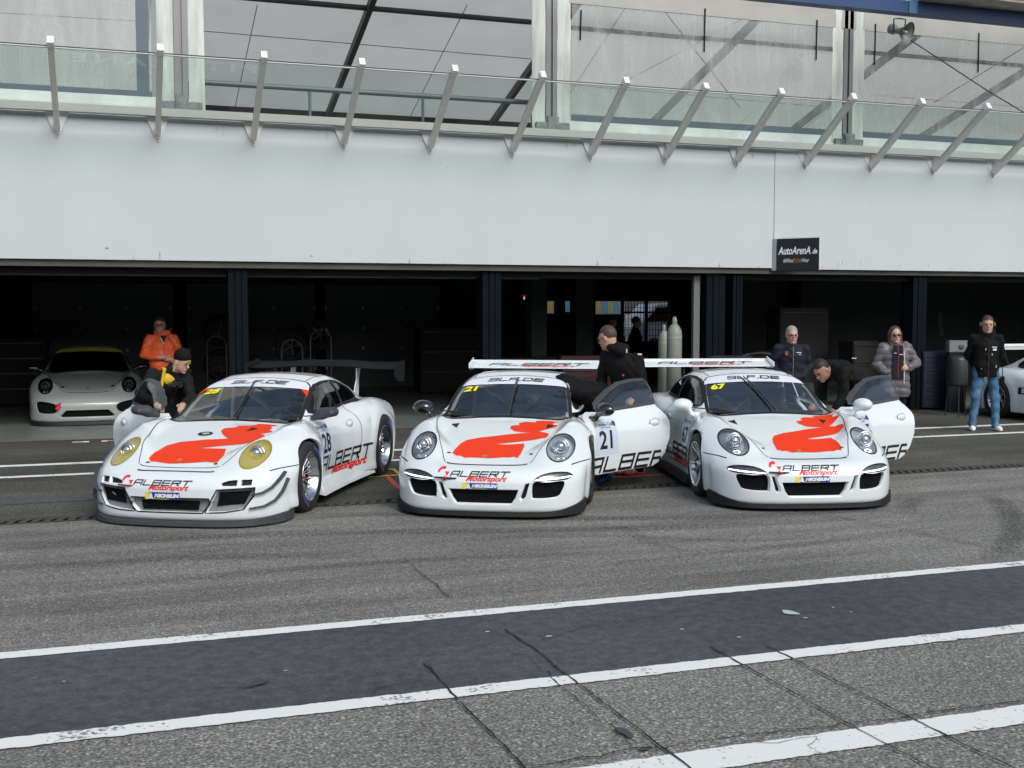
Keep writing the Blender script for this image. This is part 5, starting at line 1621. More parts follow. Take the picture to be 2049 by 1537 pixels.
def wing_struts(w, root, bvh, xc, zc, ys, m, style):
    for s in (-1, 1):
        y = s * ys
        p = lay(bvh, (xc - .22, y), 't', 0)
        mb = MB()
        if style == 'gt':
            poly = [(xc - .06, zc - .03), (xc + .10, zc - .02), (xc + .03, zc - .16), (xc + .02, zc - .30), (xc + .0, p.z - .02), (xc - .20, p.z - .02), (xc - .12, zc - .25), (xc - .05, zc - .16)]
        else:
            poly = [(xc - .07, zc - .03), (xc + .09, zc - .02), (xc + .06, zc - .16), (xc - .06, p.z - .02), (xc - .24, p.z - .02), (xc - .12, zc - .18)]
        mb.prism(poly, 'y', y - .006, y + .006).build('wing_support', m, w)

def michelin(body, bvh, y0, y1, z0, z1):
    st = decal('tyre_maker_sticker', bvh, 'f', BLUEV, body, polys=[[(y0, z1), (y1, z1), (y1, z0), (y0, z0)]], off=.003, grid=.05)
    w = y0 - y1; h = z1 - z0
    decal('sticker_stripe', bvh, 'f', YELLOWV, body, polys=[[(y0, z1), (y0 - .13 * w, z1), (y0 - .10 * w, z0), (y0, z0)]], off=.004, grid=.05)
    cx = y0 - .17 * w; zc = (z0 + z1) / 2
    figs = [ellipse(cx, zc + .26 * h, .012, .010, 10), ellipse(cx, zc - .02 * h, .017, .014, 12), [(cx + .03, zc - .40 * h), (cx - .03, zc - .40 * h), (cx - .012, zc - .1 * h), (cx + .012, zc - .1 * h)]]
    decal('sticker_emblem', bvh, 'f', WHITEV, body, polys=figs, off=.005, grid=.05, step=.0002)
    txt('lettering', 'MICHELIN', h * .62, bvh, 'f', y0 - .62 * w, zc, WHITEV, body, bold=.004, shear=.25, off=.0055, sx=w * .62 / (h * .62 * 4.05))
    decal('sticker_stripe', bvh, 'f', YELLOWV, body, polys=[[(y0 - .22 * w, z0 + .10 * h), (y0 - .7 * w, z0 + .10 * h), (y0 - .7 * w, z0 + .04 * h), (y0 - .22 * w, z0 + .04 * h)]], off=.0052, grid=.05)

def front_marks(root, body, bvh, number, dy=0.0, gt=False):
    k = .975 if gt else 1.0
    zf = -.018 if gt else 0
    word('lettering', 'ALBERT', .040, bvh, 'f', .037 + dy, .415 + zf, BLACKV, body, wid=.21, shear=.35, sx=1.36)
    txt('lettering', 'Motorsport', .062, bvh, 'f', -.018 + dy, .376 + zf, RED, body, bold=.0022, shear=.45, sx=1.25)
    ax, az = .386 + dy, .425 + zf
    arc = [(ax + .040 * cos(a) - .005, az + .036 * sin(a)) for a in [radians(t) for t in range(60, 181, 15)]]
    arc = [(ax - (p[0] - ax), p[1]) for p in arc]
    ring = [[tuple(q) for q in quad] for quad in ribbon(arc, .020)]
    decal('arrow_graphic', bvh, 'f', RED, body, polys=ring + [[(ax - .015, az + .006), (ax - .062, az + .006), (ax - .038, az - .032)]], off=.003, grid=.05, step=.0001)
    michelin(body, bvh, .195 + dy, -.135 + dy, .284 + (-.030 if gt else 0), .340 + (-.022 if gt else 0))
    th = MB(); x0 = lay(bvh, (.36 + dy, .38), 'f', 0).x
    if not gt:
        th.tube([(x0 - .012, .46 + dy, .385), (x0 - .028, .36 + dy, .381), (x0 - .012, .255 + dy, .376)], [.007, .010, .007], 8)
        th.build('tow_strap', BLACKV, root)
        MB().lathe([(0, .0), (.018, .0), (.018, .018), (0, .018)], Matrix.Translation((x0 - .03, .36 + dy, .380)) @ Matrix.Rotation(-pi / 2, 4, 'Y'), 14).build('tow_eye', mat('tow_red', (.30, .015, .02), .4), root)
    else:
        th.tube([(x0 - .0, .47 + dy, .372), (x0 - .02, .38 + dy, .368), (x0 - .0, .31 + dy, .364)], [.006, .009, .006], 8)
        th.build('tow_strap', mat('tow_red', (.30, .015, .02), .4), root)
    # windscreen banner and number
    ban = [(2.03, .575), (2.005, .3), (1.995, 0), (2.005, -.3), (2.03, -.575)]
    top = [(2.12, .553), (2.188, .495), (2.212, .36), (2.222, .18), (2.222, 0)]
    bp = ban + [(x, -y) for x, y in top] + [(x, y) for x, y in top[-2::-1]]
    decal('windscreen_banner', bvh, 't', WHITEV, body, polys=[bp], off=.004, grid=.05)
    word('lettering', '9LF.DE', .070, bvh, 't', 2.108, -.01, BLACKV, body, wid=.24, shear=.25, off=.006)
    txt('number_graphic', number, .125, bvh, 't', 1.93, .455, mat('number_yellow', (.85, .80, .02), .5), body, bold=.006, shear=.15, off=.006, sx=1.25)
    # bonnet outline, front gap, pins, crest
    for s in (1, -1):
        hood = [(1.33, s * .685), (1.2, s * .68), (.95, s * .635), (.737, s * .57), (.55, s * .52), (.43, s * .475), (.30, s * .43), (.235, s * .40)]
        strip('bonnet_gap', bvh, 't', smooth_line(hood, 4), .008, mat('gap_soft', (.05, .055, .06), .8), body)
        strip('bumper_gap', bvh, 'r' if s > 0 else 'l', smooth_line([(.33, .485), (.45, .498), (.66, .50)], 4), .008, GAP, body)
        pin = MB().lathe([(0, .008), (.016, .006), (.020, 0)], Matrix.Translation(lay(bvh, (.40 if not gt else .27, s * (.40 if not gt else .33)), 't', 0)), 12)
        pin.build('bonnet_pin', mat('pin_dark', (.12, .03, .04), .4, metal=.4), body)
        strip('roof_gap', bvh, 't', smooth_line([(2.23, s * .47), (2.45, s * .485), (2.75, s * .49), (3.1, s * .47)], 4), .008, GAP, body)
    fg = [(.225, .385), (.205, .33), (.195, .2), (.19, 0), (.195, -.2), (.205, -.33), (.225, -.385)]
    strip('bonnet_gap', bvh, 't', smooth_line(fg, 4), .022 if not gt else .010, GAP, body)
    if gt:
        fg2 = [(.15, .37), (.135, .30), (.13, 0), (.135, -.30), (.15, -.37)]
        strip('bonnet_gap', bvh, 't', smooth_line(fg2, 4), .018, mat('gap_soft', (.05, .055, .06), .8), body)
    decal('crest_badge', bvh, 't', mat('crest_gold', (.45, .28, .10), .4, metal=.3), body, polys=[[(b + (.372 if not gt else .32), a + .045) for a, b in shield(0, 0, .05)]], off=.005, grid=.05)

def pillar_text(body, bvh, s):
    v = 'l' if s < 0 else 'r'
    txt('lettering', 'Albert Motorsport.de', .036, bvh, v, 1.97, 1.066, BLACKV, body, bold=.0, shear=.2, off=.003, sx=1.2, rot=radians(24) if s < 0 else radians(-24))

def wiper(root, bvh, p0, p1):
    mb = MB()
    a = [lay(bvh, (p0[0] + (p1[0] - p0[0]) * t, p0[1] + (p1[1] - p0[1]) * t), 't', .030) for t in (0, .25, .5, .75, 1)]
    mb.tube(a, [.013, .011, .009, .008, .006], 6)
    b = [lay(bvh, (p0[0] + (p1[0] - p0[0]) * t, p0[1] + .02 + (p1[1] - p0[1]) * t), 't', .012) for t in (.3, .5, .7, .9, 1.05)]
    mb.tube(b, .007, 6)
    mb.build('wiper', GLOSSBLK, root)

def number_panel(parent, bvh, view, x0, z0, w, h, number, split=None):
    """race number sticker on a car's side"""
    s = 1 if view == 'r' else -1
    decal('number_panel', bvh, view, mat('panel_bluish', (.56, .62, .74), .4), parent, polys=[[(x0, z0), (x0 + w, z0), (x0 + w, z0 + h), (x0, z0 + h)]], off=.003, grid=.05)
    txt('lettering', 'Porsche Club', w * .145, bvh, view, x0 + w / 2, z0 + h * .86, BLACKV, parent, off=.005, sx=1.0)
    txt('lettering', 'Historic Challenge', w * .06, bvh, view, x0 + w / 2, z0 + h * .775, BLACKV, parent, off=.005)
    txt('number_graphic', number, h * .72, bvh, view, x0 + w / 2, z0 + h * .40, BLACKV, parent, bold=.006, off=.005, sx=.98)
    for u, m in ((x0 + w * .08, mat('crest_gold', (.45, .28, .10), .4)), (x0 + w * .92, mat('crest_navy', (.04, .05, .15), .4))):
        decal('crest_badge', bvh, view, m, parent, polys=[shield(u, z0 + h * .86, w * .13)], off=.005, grid=.05)

def wing_text(w, xc, zc, dy=0.0):
    bt = BVHTree.FromPolygons([w.data.vertices[i].co.copy() for i in range(len(w.data.vertices))], [tuple(p.vertices) for p in w.data.polygons])
    word('lettering', 'ALBERT', .085, bt, 't', xc + .005, dy, BLACKV, w, wid=.2, shear=.4, off=.002, sx=1.45)
    txt('lettering', 'Motorsport', .085, bt, 't', xc - .062, dy - .12, RED, w, bold=.001, shear=.4, off=.004, sx=1.6)

def vents(body, bvh):
    for p in sym([(.535, 1.20), (.455, 1.235), (.46, 1.09)]):
        decal('bonnet_vent', bvh, 't', GAP, body, polys=[[(b, a) for a, b in p]], off=.004, grid=.05)

# ---------- car 21
vents_done = []
a21 = dict(); N21, A21 = (3.18, 10.03), radians(27.4)
c21, b21, v21, d21 = build_car('race_car', 'white race car number 21, the middle one, its photo-right door open', CUP, N21, A21, '21', CUP_SPEC,
    open_left=radians(38), rim_m=DARKRIM, spoke_m=DARKRIM, group='white race cars parked nose out in front of the garages')
front_marks(c21, b21, v21, '21')
decal('bonnet_graphic', v21, 't', ORANGE, b21, polys=[BLOB21], off=.003, grid=.04)
vents(b21, v21); pillar_text(b21, v21, -1)
wiper(c21, v21, (1.43, -.03), (2.10, -.04))
splitter(c21, CUP, .034, .058, .014, GREYPL, yend=.895, endlift=.085)
mirror_part(c21, 1.58, 1, GLOSSBLK, 'cup'); mirror_part(d21[-1], 1.58, -1, GLOSSBLK, 'cup')
w, bl = wing(c21, 4.22, 1.225, .87, .27, radians(16), PAINT, 'cup', end=.07); wing_text(bl, 4.22, 1.225); wing_struts(w, c21, v21, 4.22, 1.225, .30, GAP, 'cup')
number_panel(d21[-1], v21, 'l', 1.52, .42, .36, .36, '21')
word('lettering', 'ALBERT', .14, v21, 'l', 2.16, .315, BLACKV, d21[-1], sx=1.08, clip=(1.47, 2.56))
word('lettering', 'ALBERT', .14, v21, 'l', 2.16, .315, BLACKV, b21, sx=1.08, clip=(2.66, 3.1))
finish_doors(d21, {-1: radians(38)})

# ---------- car 67
N67, A67 = (6.33, 9.39), radians(14)
c67, b67, v67, d67 = build_car('race_car', 'white race car number 67 with the door open before the bending mechanic', CUP, N67, A67, '67', CUP_SPEC,
    open_left=radians(55), rim_m=SILVER, spoke_m=SILVER, group='white race cars parked nose out in front of the garages')
front_marks(c67, b67, v67, '67')
decal('bonnet_graphic', v67, 't', ORANGE, b67, polys=[[(x, y - .11) for x, y in BLOB21]], off=.003, grid=.04)
vents(b67, v67); pillar_text(b67, v67, 1)
wiper(c67, v67, (1.43, -.06), (2.08, .12))
splitter(c67, CUP, .034, .058, .014, GREYPL, yend=.895, endlift=.085)
mirror_part(c67, 1.58, 1, PAINT, 'cup'); mirror_part(d67[-1], 1.58, -1, PAINT, 'cup')
w, bl = wing(c67, 4.22, 1.225, .87, .27, radians(16), PAINT, 'cup', end=.07); wing_text(bl, 4.22, 1.225); wing_struts(w, c67, v67, 4.22, 1.225, .30, GAP, 'cup')
number_panel(b67, v67, 'r', 1.52, .42, .32, .34, '67'); number_panel(d67[-1], v67, 'l', 1.52, .42, .36, .36, '67')
word('lettering', 'ALBERT', .14, v67, 'r', 2.02, .36, BLACKV, b67, sx=1.0)
txt('lettering', 'Motorsport', .15, v67, 'r', 1.85, .265, RED, b67, bold=.005, shear=.4)
word('lettering', 'ALBERT', .14, v67, 'l', 2.16, .315, BLACKV, d67[-1], sx=1.08, clip=(1.47, 2.56))
finish_doors(d67, {-1: radians(55)})

for c_ in (c21, c67):
    for s_ in (1, -1):
        MB().prism([(s_ * .80, .06), (s_ * .925, .055), (s_ * .93, .075), (s_ * .90, .135), (s_ * .80, .14)], 'x', 1.43, 3.08).build('side_skirt', GREYPL, c_, .008)
# ---------- car 28
N28, A28 = (.42, 10.57), radians(29)
c28, b28, v28, d28 = build_car('race_car', 'white wide-bodied race car number 28 with yellow headlamp covers and black rear wing', R997, N28, A28, '28', R_SPEC, kind='gt',
    open_right=radians(62), rim_m=mat('polished_lip', (.75, .76, .78), .12, metal=1), spoke_m=SILVER, group='white race cars parked nose out in front of the garages')
front_marks(c28, b28, v28, '28', dy=.03, gt=True)
decal('bonnet_graphic', v28, 't', ORANGE, b28, polys=[BLOB28], off=.003, grid=.04)
pillar_text(b28, v28, -1)
for s_ in (1, -1): decal('corner_flash', v28, 't', ORANGE, b28, polys=[[(2.03, s_ * .578), (1.90, s_ * .605), (2.01, s_ * .50)]], off=.006, grid=.05)
wiper(c28, v28, (1.44, .0), (2.08, .02))
splitter(c28, R997, .018, .052, .018, LIPGREY, yend=.925, endlift=.045)
mirror_part(c28, 1.62, -1, MATTEGREY, 'gt'); mirror_part(d28[1], 1.62, 1, MATTEGREY, 'gt')
w, bl = wing(c28, 4.22, 1.24, .95, .36, radians(8), CARBON, 'gt', end=.2); wing_struts(w, c28, v28, 4.22, 1.24, .42, PAINT, 'gt')
number_panel(b28, v28, 'l', 1.56, .42, .32, .37, '28')
word('lettering', 'ALBERT', .128, v28, 'l', 2.22, .375, BLACKV, b28, sx=1.08, wid=.18)
txt('lettering', 'Motorsport', .120, v28, 'l', 2.32, .272, RED, b28, bold=.005, shear=.4, sx=1.6, off=.006)

finish_doors(d28, {1: radians(44)})
decal('bonnet_vent', v28, 't', GAP, b28, polys=[ellipse(1.0, .105, .060, .075, 20)], off=.004, grid=.05)
decal('bonnet_vent', v28, 't', CHROME, b28, polys=[ellipse(1.0, .10, .032, .040, 16)], off=.006, grid=.05)
decal('bonnet_vent', v28, 't', GAP, b28, polys=[[(1.09, -.27), (1.215, -.29), (1.17, -.37)]], off=.006, grid=.05)
for p in [[(.28, .243), (-.28, .243), (-.265, .158), (.265, .158)]] + sym([(.715, .330), (.46, .320), (.43, .20), (.66, .215)]):
    mbg = MB(); x0 = .05 + max(0, (abs(p[0][0]) - .3)) * .14
    vs = [(lay(v28, (a, b), 'f', 0).x + .030, a, b) for a, b in p]
    mbg.add(vs, [(0, 1, 2, 3)]); mbg.build('radiator_grille', GRILLE, c28)
# small corner wings on the bumper
for s_ in (1, -1):
    for pts in ([(.130, .715, .288), (.20, .79, .300), (.28, .845, .335), (.36, .885, .395), (.43, .915, .455)], [(.125, .70, .168), (.21, .80, .178), (.30, .865, .215), (.38, .905, .285), (.46, .93, .390)]):
        q = [Vector((lay(v28, (s_ * y, z), 'f', -.004).x if y < .88 else x, s_ * y, z)) for x, y, z in pts]
        mb = MB(); vs = []; n = len(q)
        for i, p in enumerate(q):
            t = i / (n - 1); wd = .036 * (1 - .35 * t) + .008; out = Vector((-.75 * (1 - t), s_ * (.5 + .5 * t), .10)).normalized() * wd
            vs += [p, p + out, p + out + Vector((0, 0, .010)), p + Vector((0, 0, .012 + .010 * t))]
        mb.add(vs, [(i * 4 + k, i * 4 + (k + 1) % 4, i * 4 + 4 + (k + 1) % 4, i * 4 + 4 + k) for i in range(n - 1) for k in range(4)] + [(0, 1, 2, 3), tuple(4 * n - 4 + k for k in (3, 2, 1, 0))])
        mb.build('corner_wing', mat('corner_wing_grey', (.045, .048, .052), .5), c28)
    # boxed sill between the wheels
    sk = MB(); secs = [(1.36, .985), (1.6, .975), (2.2, .965), (2.8, .985), (3.02, 1.0)]
    vs = []
    for x, y in secs: vs += [(x, s_ * .84, .12), (x, s_ * y, .095), (x, s_ * (y - .012), .125), (x, s_ * .885, .235), (x, s_ * .84, .25)]
    n = len(secs)
    sk.add(vs, [(i * 5 + k, i * 5 + (k + 1) % 5, i * 5 + 5 + (k + 1) % 5, i * 5 + 5 + k) for i in range(n - 1) for k in range(5)] + [tuple(range(5)), tuple(5 * n - 5 + k for k in range(5))[::-1]])
    sk.build('side_skirt', PAINT, c28)
# ---------------------------------------------------------------- people
SKIN = mat('skin', (.52, .31, .225), .55, spec=.3, noise=(30, .06, 3)); SKIN2 = mat('skin_tan', (.36, .20, .13), .5)
HAIRD = mat('hair_dark', (.018, .013, .010), .6); HAIRG = mat('hair_grey', (.30, .28, .26), .6); HAIRB = mat('hair_blonde', (.42, .30, .15), .6); HAIRBR = mat('hair_brown', (.06, .035, .025), .6)
JBLK = mat('jacket_black', (.006, .006, .007), .8, spec=.18, bump=(9, .5, .02)); JNAVY = mat('jacket_navy', (.010, .013, .024), .7, spec=.25, bump=(7, .4, .02))
JORG = mat('jacket_orange', (.62, .085, .018), .55, bump=(8, .5, .02)); JEANS = mat('jeans', (.06, .15, .27), .75, noise=(5, .4, 5), bump=(12, .5, .02))
TBLK = mat('trousers_black', (.006, .006, .007), .85, spec=.15); SHOEW = mat('shoe_white', (.75, .76, .77), .5); SHOEB = mat('shoe_black', (.012, .012, .012), .5)
VESTY = mat('vest_yellow', (.60, .38, .01), .6, bump=(10, .4, .02)); PUFF = mat('puffer_grey', (.125, .115, .125), .42, noise=(3, .12, 4))
EYEW = mat('glasses_dark', (.008, .008, .008), .2); LIP = mat('lip', (.40, .15, .13), .5); WHITECL = mat('cloth_white', (.7, .7, .7), .7); REDT = mat('red_trim', (.5, .02, .03), .6)

def V3(*a): return Vector(a)
def lerp(a, b, t): return a + (b - a) * t

def fingers(wr, d, up, side, curl=.5, s=1.0):
    """palm, four unequal bent fingers and a thumb; d = pointing direction, up = back of the hand, side = thumb side"""
    d, up, side = d.normalized(), up.normalized(), side.normalized()
    pr = [('c', wr, wr + d * .085 * s, .024 * s, .030 * s), ('c', wr + side * .012, wr + d * .08 * s + side * .022, .020 * s, .018 * s), ('c', wr - side * .010, wr + d * .08 * s - side * .022, .020 * s, .017 * s)]
    for k, (o, L) in enumerate(((.028, .070), (.010, .080), (-.009, .074), (-.027, .058))):
        a = wr + d * .088 * s + side * o * s
        b = a + (d * cos(curl) - up * math.sin(curl)) * L * .5 * s
        c = b + (d * cos(curl * 2.1) - up * math.sin(curl * 2.1)) * L * .5 * s
        pr += [('c', a, b, .0095 * s, .009 * s, .006), ('c', b, c, .009 * s, .0075 * s, .006)]
    t0 = wr + d * .025 * s + side * .026 * s; t1 = t0 + (d * .6 + side * .7).normalized() * .036 * s; t2 = t1 + (d * .9 + side * .15 - up * .3).normalized() * .030 * s
    pr += [('c', t0, t1, .0125 * s, .011 * s, .01), ('c', t1, t2, .0105 * s, .0085 * s, .006)]
    return pr

def person(name_label, loc, rz, J, top=None, legs=None, shoes=None, hair=None, skin=SKIN, hair_style='short', glasses=None, hs=1.07, torso_w=1.0, arm_r=.052, extra=None,
           top_bottom=None, group=None, hood=False, face=True, h=.0125):
    """J: joints in local metres, the person faces -y. Keys: head, neck, chest, pelvis, shL, elL, haL, shR.., hiL, knL, anL (L = +x)"""
    root = empty('person', loc, rz, name_label, 'person', group)
    j = {k: (Vector(v) if not isinstance(v, (int, float)) else v) for k, v in J.items()}
    hd = j['head']; fw = Vector(J.get('look', (0, -1, 0))).normalized()
    upv = Vector(J.get('headup', (0, 0, 1))).normalized(); sd = fw.cross(upv).normalized(); upv = sd.cross(fw).normalized()
    HM = Matrix((sd, -fw, upv)).transposed()      # columns: side, back, up
    HL = [[HM[r][c] for c in range(3)] for r in range(3)]
    def hp(x, y, z): return hd + HM @ Vector((x, y, z)) * hs
    body = [('e', hp(0, .012, .02), (.077 * hs, .096 * hs, .108 * hs), HL), ('e', hp(0, -.022, -.055), (.056 * hs, .060 * hs, .062 * hs), HL, .04),
            ('c', hp(0, -.082, .005), hp(0, -.104, -.022), .010 * hs, .015 * hs, .016), ('e', hp(.079, .015, -.005), (.010 * hs, .020 * hs, .030 * hs), HL, .008), ('e', hp(-.079, .015, -.005), (.010 * hs, .020 * hs, .030 * hs), HL, .008),
            ('c', hp(-.028, -.074, .026), hp(.028, -.074, .026), .017 * hs, .017 * hs, .012), ('c', hp(-.016, -.083, -.060), hp(.016, -.083, -.060), .012 * hs, .012 * hs, .01), ('e', hp(0, -.072, -.098), (.024 * hs, .020 * hs, .018 * hs), HL, .025),
            ('c', hp(0, .02, -.06), j['neck'], .052, .058, .05), ('c', j['neck'], j['chest'], .055, .085, .06),
            ('c', j['chest'], j['pelvis'], .085, .085, .06)]
    for s in 'LR':
        e, w_ = j['el' + s], j['ha' + s]
        body += [('c', j['neck'] + (j['chest'] - j['neck']) * .3, j['sh' + s], .04, .04, .04), ('c', j['sh' + s], e, .040, .034, .03), ('c', e, w_, .036, .024, .02)]
        d = (w_ - e).normalized(); hdv = Vector(J.get('hd' + s, d)); ups = Vector(J.get('hu' + s, (0, -.3, .9)))
        if abs(hdv.normalized().dot(ups.normalized())) > .95: ups = Vector((0, -1, .1))
        side = hdv.cross(ups).normalized() * (1 if s == 'L' else -1)
        ups = side.cross(hdv) * (1 if s == 'L' else -1)
        if not J.get('nohand' + s): body += fingers(w_, hdv, ups, side, J.get('curl', .45))
        body += [('c', j['hi' + s], j['kn' + s], .065, .045, .04), ('c', j['kn' + s], j['an' + s], .045, .030, .03)]
    bo = solid('body', body, .03, h * .85, skin, root)
    W = torso_w
    if top:
        c, p = j['chest'], j['pelvis']; n = j['neck']
        ax = (j['shL'] - j['shR']).normalized()
        tp = [('c', n + (c - n) * .15, c, .085, .135 * W, .08), ('c', c + ax * .075 * W, p + ax * .06 * W, .115 * W, .115 * W, .06), ('c', c - ax * .075 * W, p - ax * .06 * W, .115 * W, .115 * W, .06),
              ('c', lerp(c, p, .5), p, .13 * W, .135 * W, .06), ('c', p + ax * .05, p + ax * .06 + (p - c) * .62, .125 * W, .12 * W, .05), ('c', p - ax * .05, p - ax * .06 + (p - c) * .62, .125 * W, .12 * W, .05)]
        for s in 'LR':
            sh, e, w_ = j['sh' + s], j['el' + s], j['ha' + s]
            tp += [('c', lerp(n, c, .10), sh - V3(0, 0, .03), .052, .054, .06), ('c', sh, e, arm_r + .016, arm_r + .002, .04), ('c', e, lerp(e, w_, .93), arm_r + .003, arm_r - .010, .025)]
        if hood:
            bk = -fw.copy(); bk.z = 0; bk = (bk if bk.length > .2 else Vector((0, 1, 0))).normalized(); sx_ = Vector((-bk.y, bk.x, 0))
            tp += [('c', n + sx_ * .09 + V3(0, 0, .03), n + bk * .09 + V3(0, 0, .01), .045, .055, .03), ('c', n - sx_ * .09 + V3(0, 0, .03), n + bk * .09 + V3(0, 0, .01), .045, .055, .03), ('c', n + bk * .10 + sx_ * .05, n + bk * .10 - sx_ * .05 - V3(0, 0, .02), .065, .065, .03)]
        tp += [('c', n + V3(0, 0, -.02), n + V3(0, -.005, .045), .070, .062, .03)]
        cut = None
        if top_bottom is not None: cut = lambda X, Y, Z: top_bottom - Z
        solid('jacket', tp, .04, h, top, root, clip=cut, fold=0.0 if top is PUFF else .0075, puff=.010 if top is PUFF else 0.0)
    if legs:
        p = j['pelvis']
        lp = [('c', p + V3(-.05, 0, .02), p + V3(.05, 0, .02), .125 * W, .125 * W, .06)]
        for s in 'LR':
            lp += [('c', j['hi' + s], j['kn' + s], .094, .070, .05), ('c', j['kn' + s], j['an' + s] + V3(0, 0, .03), .070, .055, .03), ('c', j['an' + s] + V3(0, .0, .035), j['an' + s] + V3(0, -.01, .0), .058, .060, .02)]
        solid('trousers', lp, .04, h, legs, root, fold=.0085)
    if shoes:
        for s in 'LR':
            a = j['an' + s]; tz = J.get('toe' + s, (0, -1, 0)); tz = Vector(tz).normalized()
            sm_ = shoes[0] if isinstance(shoes, tuple) else shoes
            base = Vector((a.x, a.y, a.z - .045))
            fl = base.z - .035
            so = solid('shoe', [('c', base - tz * .05, base + tz * .13, .045, .042, .03), ('c', base + V3(0, 0, .04), base - tz * .02 + V3(0, 0, .0), .045, .05, .03), ('c', base + tz * .13 + V3(0, 0, -.005), base + tz * .17 + V3(0, 0, -.008), .042, .034, .03)], .02, .010, sm_, root,
                       clip=lambda X, Y, Z: fl - Z)
    # hair
    if hair:
        if hair_style == 'short':
            hp_ = [('e', hp(0, .022, .040), (.083 * hs, .098 * hs, .100 * hs), HL)]
            fwv = HM
            def clip(X, Y, Z):
                q = np.stack([X - hd.x, Y - hd.y, Z - hd.z])
                yy = HM[0][1] * q[0] + HM[1][1] * q[1] + HM[2][1] * q[2]; zz = HM[0][2] * q[0] + HM[1][2] * q[1] + HM[2][2] * q[2]
                return np.minimum(np.maximum(.062 * hs - zz, -(yy + .06 * hs) - 0.0 * zz), (.0 - yy) + .02 * hs + np.maximum(0, -zz - .03) * 1.2) if False else np.minimum(.066 * hs - zz, (.012 * hs - yy) * .8 + np.maximum(-zz - .05 * hs, 0) * 3)
            solid('hair', hp_, .02, .008, hair, root, clip=clip)
        elif hair_style == 'long':
            solid('hair', [('e', hp(0, .028, .042), (.088 * hs, .098 * hs, .100 * hs), HL), ('c', hp(.070, .03, .02), hp(.078, .0, -.13), .036, .030), ('c', hp(-.070, .03, .02), hp(-.078, .0, -.13), .036, .030), ('c', hp(0, .07, 0), hp(0, .07, -.13), .06, .05)], .04, .009, hair, root,
                  clip=lambda X, Y, Z: -((HM[0][1] * (X - hd.x) + HM[1][1] * (Y - hd.y) + HM[2][1] * (Z - hd.z)) + .052 * hs) + 0 * Z)
        elif hair_style == 'beanie':
            solid('beanie', [('e', hp(0, .018, .065), (.090 * hs, .105 * hs, .098 * hs), HL)], .02, .008, JBLK, root,
                  clip=lambda X, Y, Z: (.030 - (HM[0][2] * (X - hd.x) + HM[1][2] * (Y - hd.y) + HM[2][2] * (Z - hd.z)) + .35 * (HM[0][1] * (X - hd.x) + HM[1][1] * (Y - hd.y) + HM[2][1] * (Z - hd.z)) * -1))
            solid('hair', [('c', hp(.070, .02, -.01), hp(.075, .01, -.11), .022, .018), ('c', hp(-.070, .02, -.01), hp(-.075, .01, -.11), .022, .018), ('c', hp(0, .08, -.02), hp(0, .075, -.12), .045, .04)], .03, .009, hair, root)
    if face:
        em = MB()
        for s in (-1, 1):
            c = hp(.030 * s, -.0885, .006); em.lathe([(0, .010), (.008, .008), (.012, .0)], Matrix.Translation(c) @ HM.to_4x4() @ Matrix.Rotation(pi / 2, 4, 'X') @ Matrix.Diagonal((1.1, .7, 1, 1)), 10)
        em.build('eyes', mat('eye_dark', (.03, .02, .018), .3), root)
        bm_ = MB()
        for s in (-1, 1): bm_.tube([hp(.014 * s, -.094, .026), hp(.030 * s, -.093, .031), hp(.047 * s, -.080, .025)], .0045, 5)
        bm_.build('eyebrows', hair if hair else HAIRD, root)
        MB().tube([hp(-.022, -.090, -.060), hp(0, -.0975, -.058), hp(.022, -.090, -.060)], .0052, 6).build('mouth', LIP, root)
    if glasses:
        g = MB()
        for s in (-1, 1):
            c = hp(.033 * s, -.104, .004)
            M = Matrix.Translation(c) @ HM.to_4x4() @ Matrix.Rotation(pi / 2, 4, 'X') @ Matrix.Diagonal((1.2, .85, 1, 1))
            if glasses == 'sun': g.lathe([(0, .004), (.022, .003), (.025, 0), (0, 0)], M, 14)
            else: g.lathe([(.024, .002), (.027, .002), (.027, -.002), (.024, -.002), (.024, .002)], M, 16)
            g.tube([hp(.055 * s, -.100, .010), hp(.080 * s, -.03, .008), hp(.084 * s, .02, .006)], .003, 5)
        g.tube([hp(-.010, -.106, .008), hp(.010, -.106, .008)], .003, 5)
        g.build('glasses', EYEW, root)
    if extra: extra(root, j, hp, HM)
    return root

def stand(**kw):
    J = dict(head=(0, -.03, 1.60), neck=(0, .0, 1.47), chest=(0, .0, 1.26), pelvis=(0, .0, .95), shL=(.19, .01, 1.40), elL=(.25, .06, 1.12), haL=(.24, -.02, .88), shR=(-.19, .01, 1.40), elR=(-.25, .06, 1.12), haR=(-.24, -.02, .88),
             hiL=(.09, 0, .90), knL=(.11, -.02, .50), anL=(.12, .01, .085), hiR=(-.09, 0, .90), knR=(-.11, -.02, .50), anR=(-.12, .01, .085))
    J.update(kw); return J
def patch(root, name, x, y, z, w, h, m, tilt=0.0, rz=0.0):
    """small embroidered mark on a jacket"""
    M = Matrix.Translation((x, y, z)) @ Matrix.Rotation(rz, 4, 'Z')
    return MB().box(-w / 2, w / 2, -.003, .003, -h / 2, h / 2, 0, M).build(name, m, root)

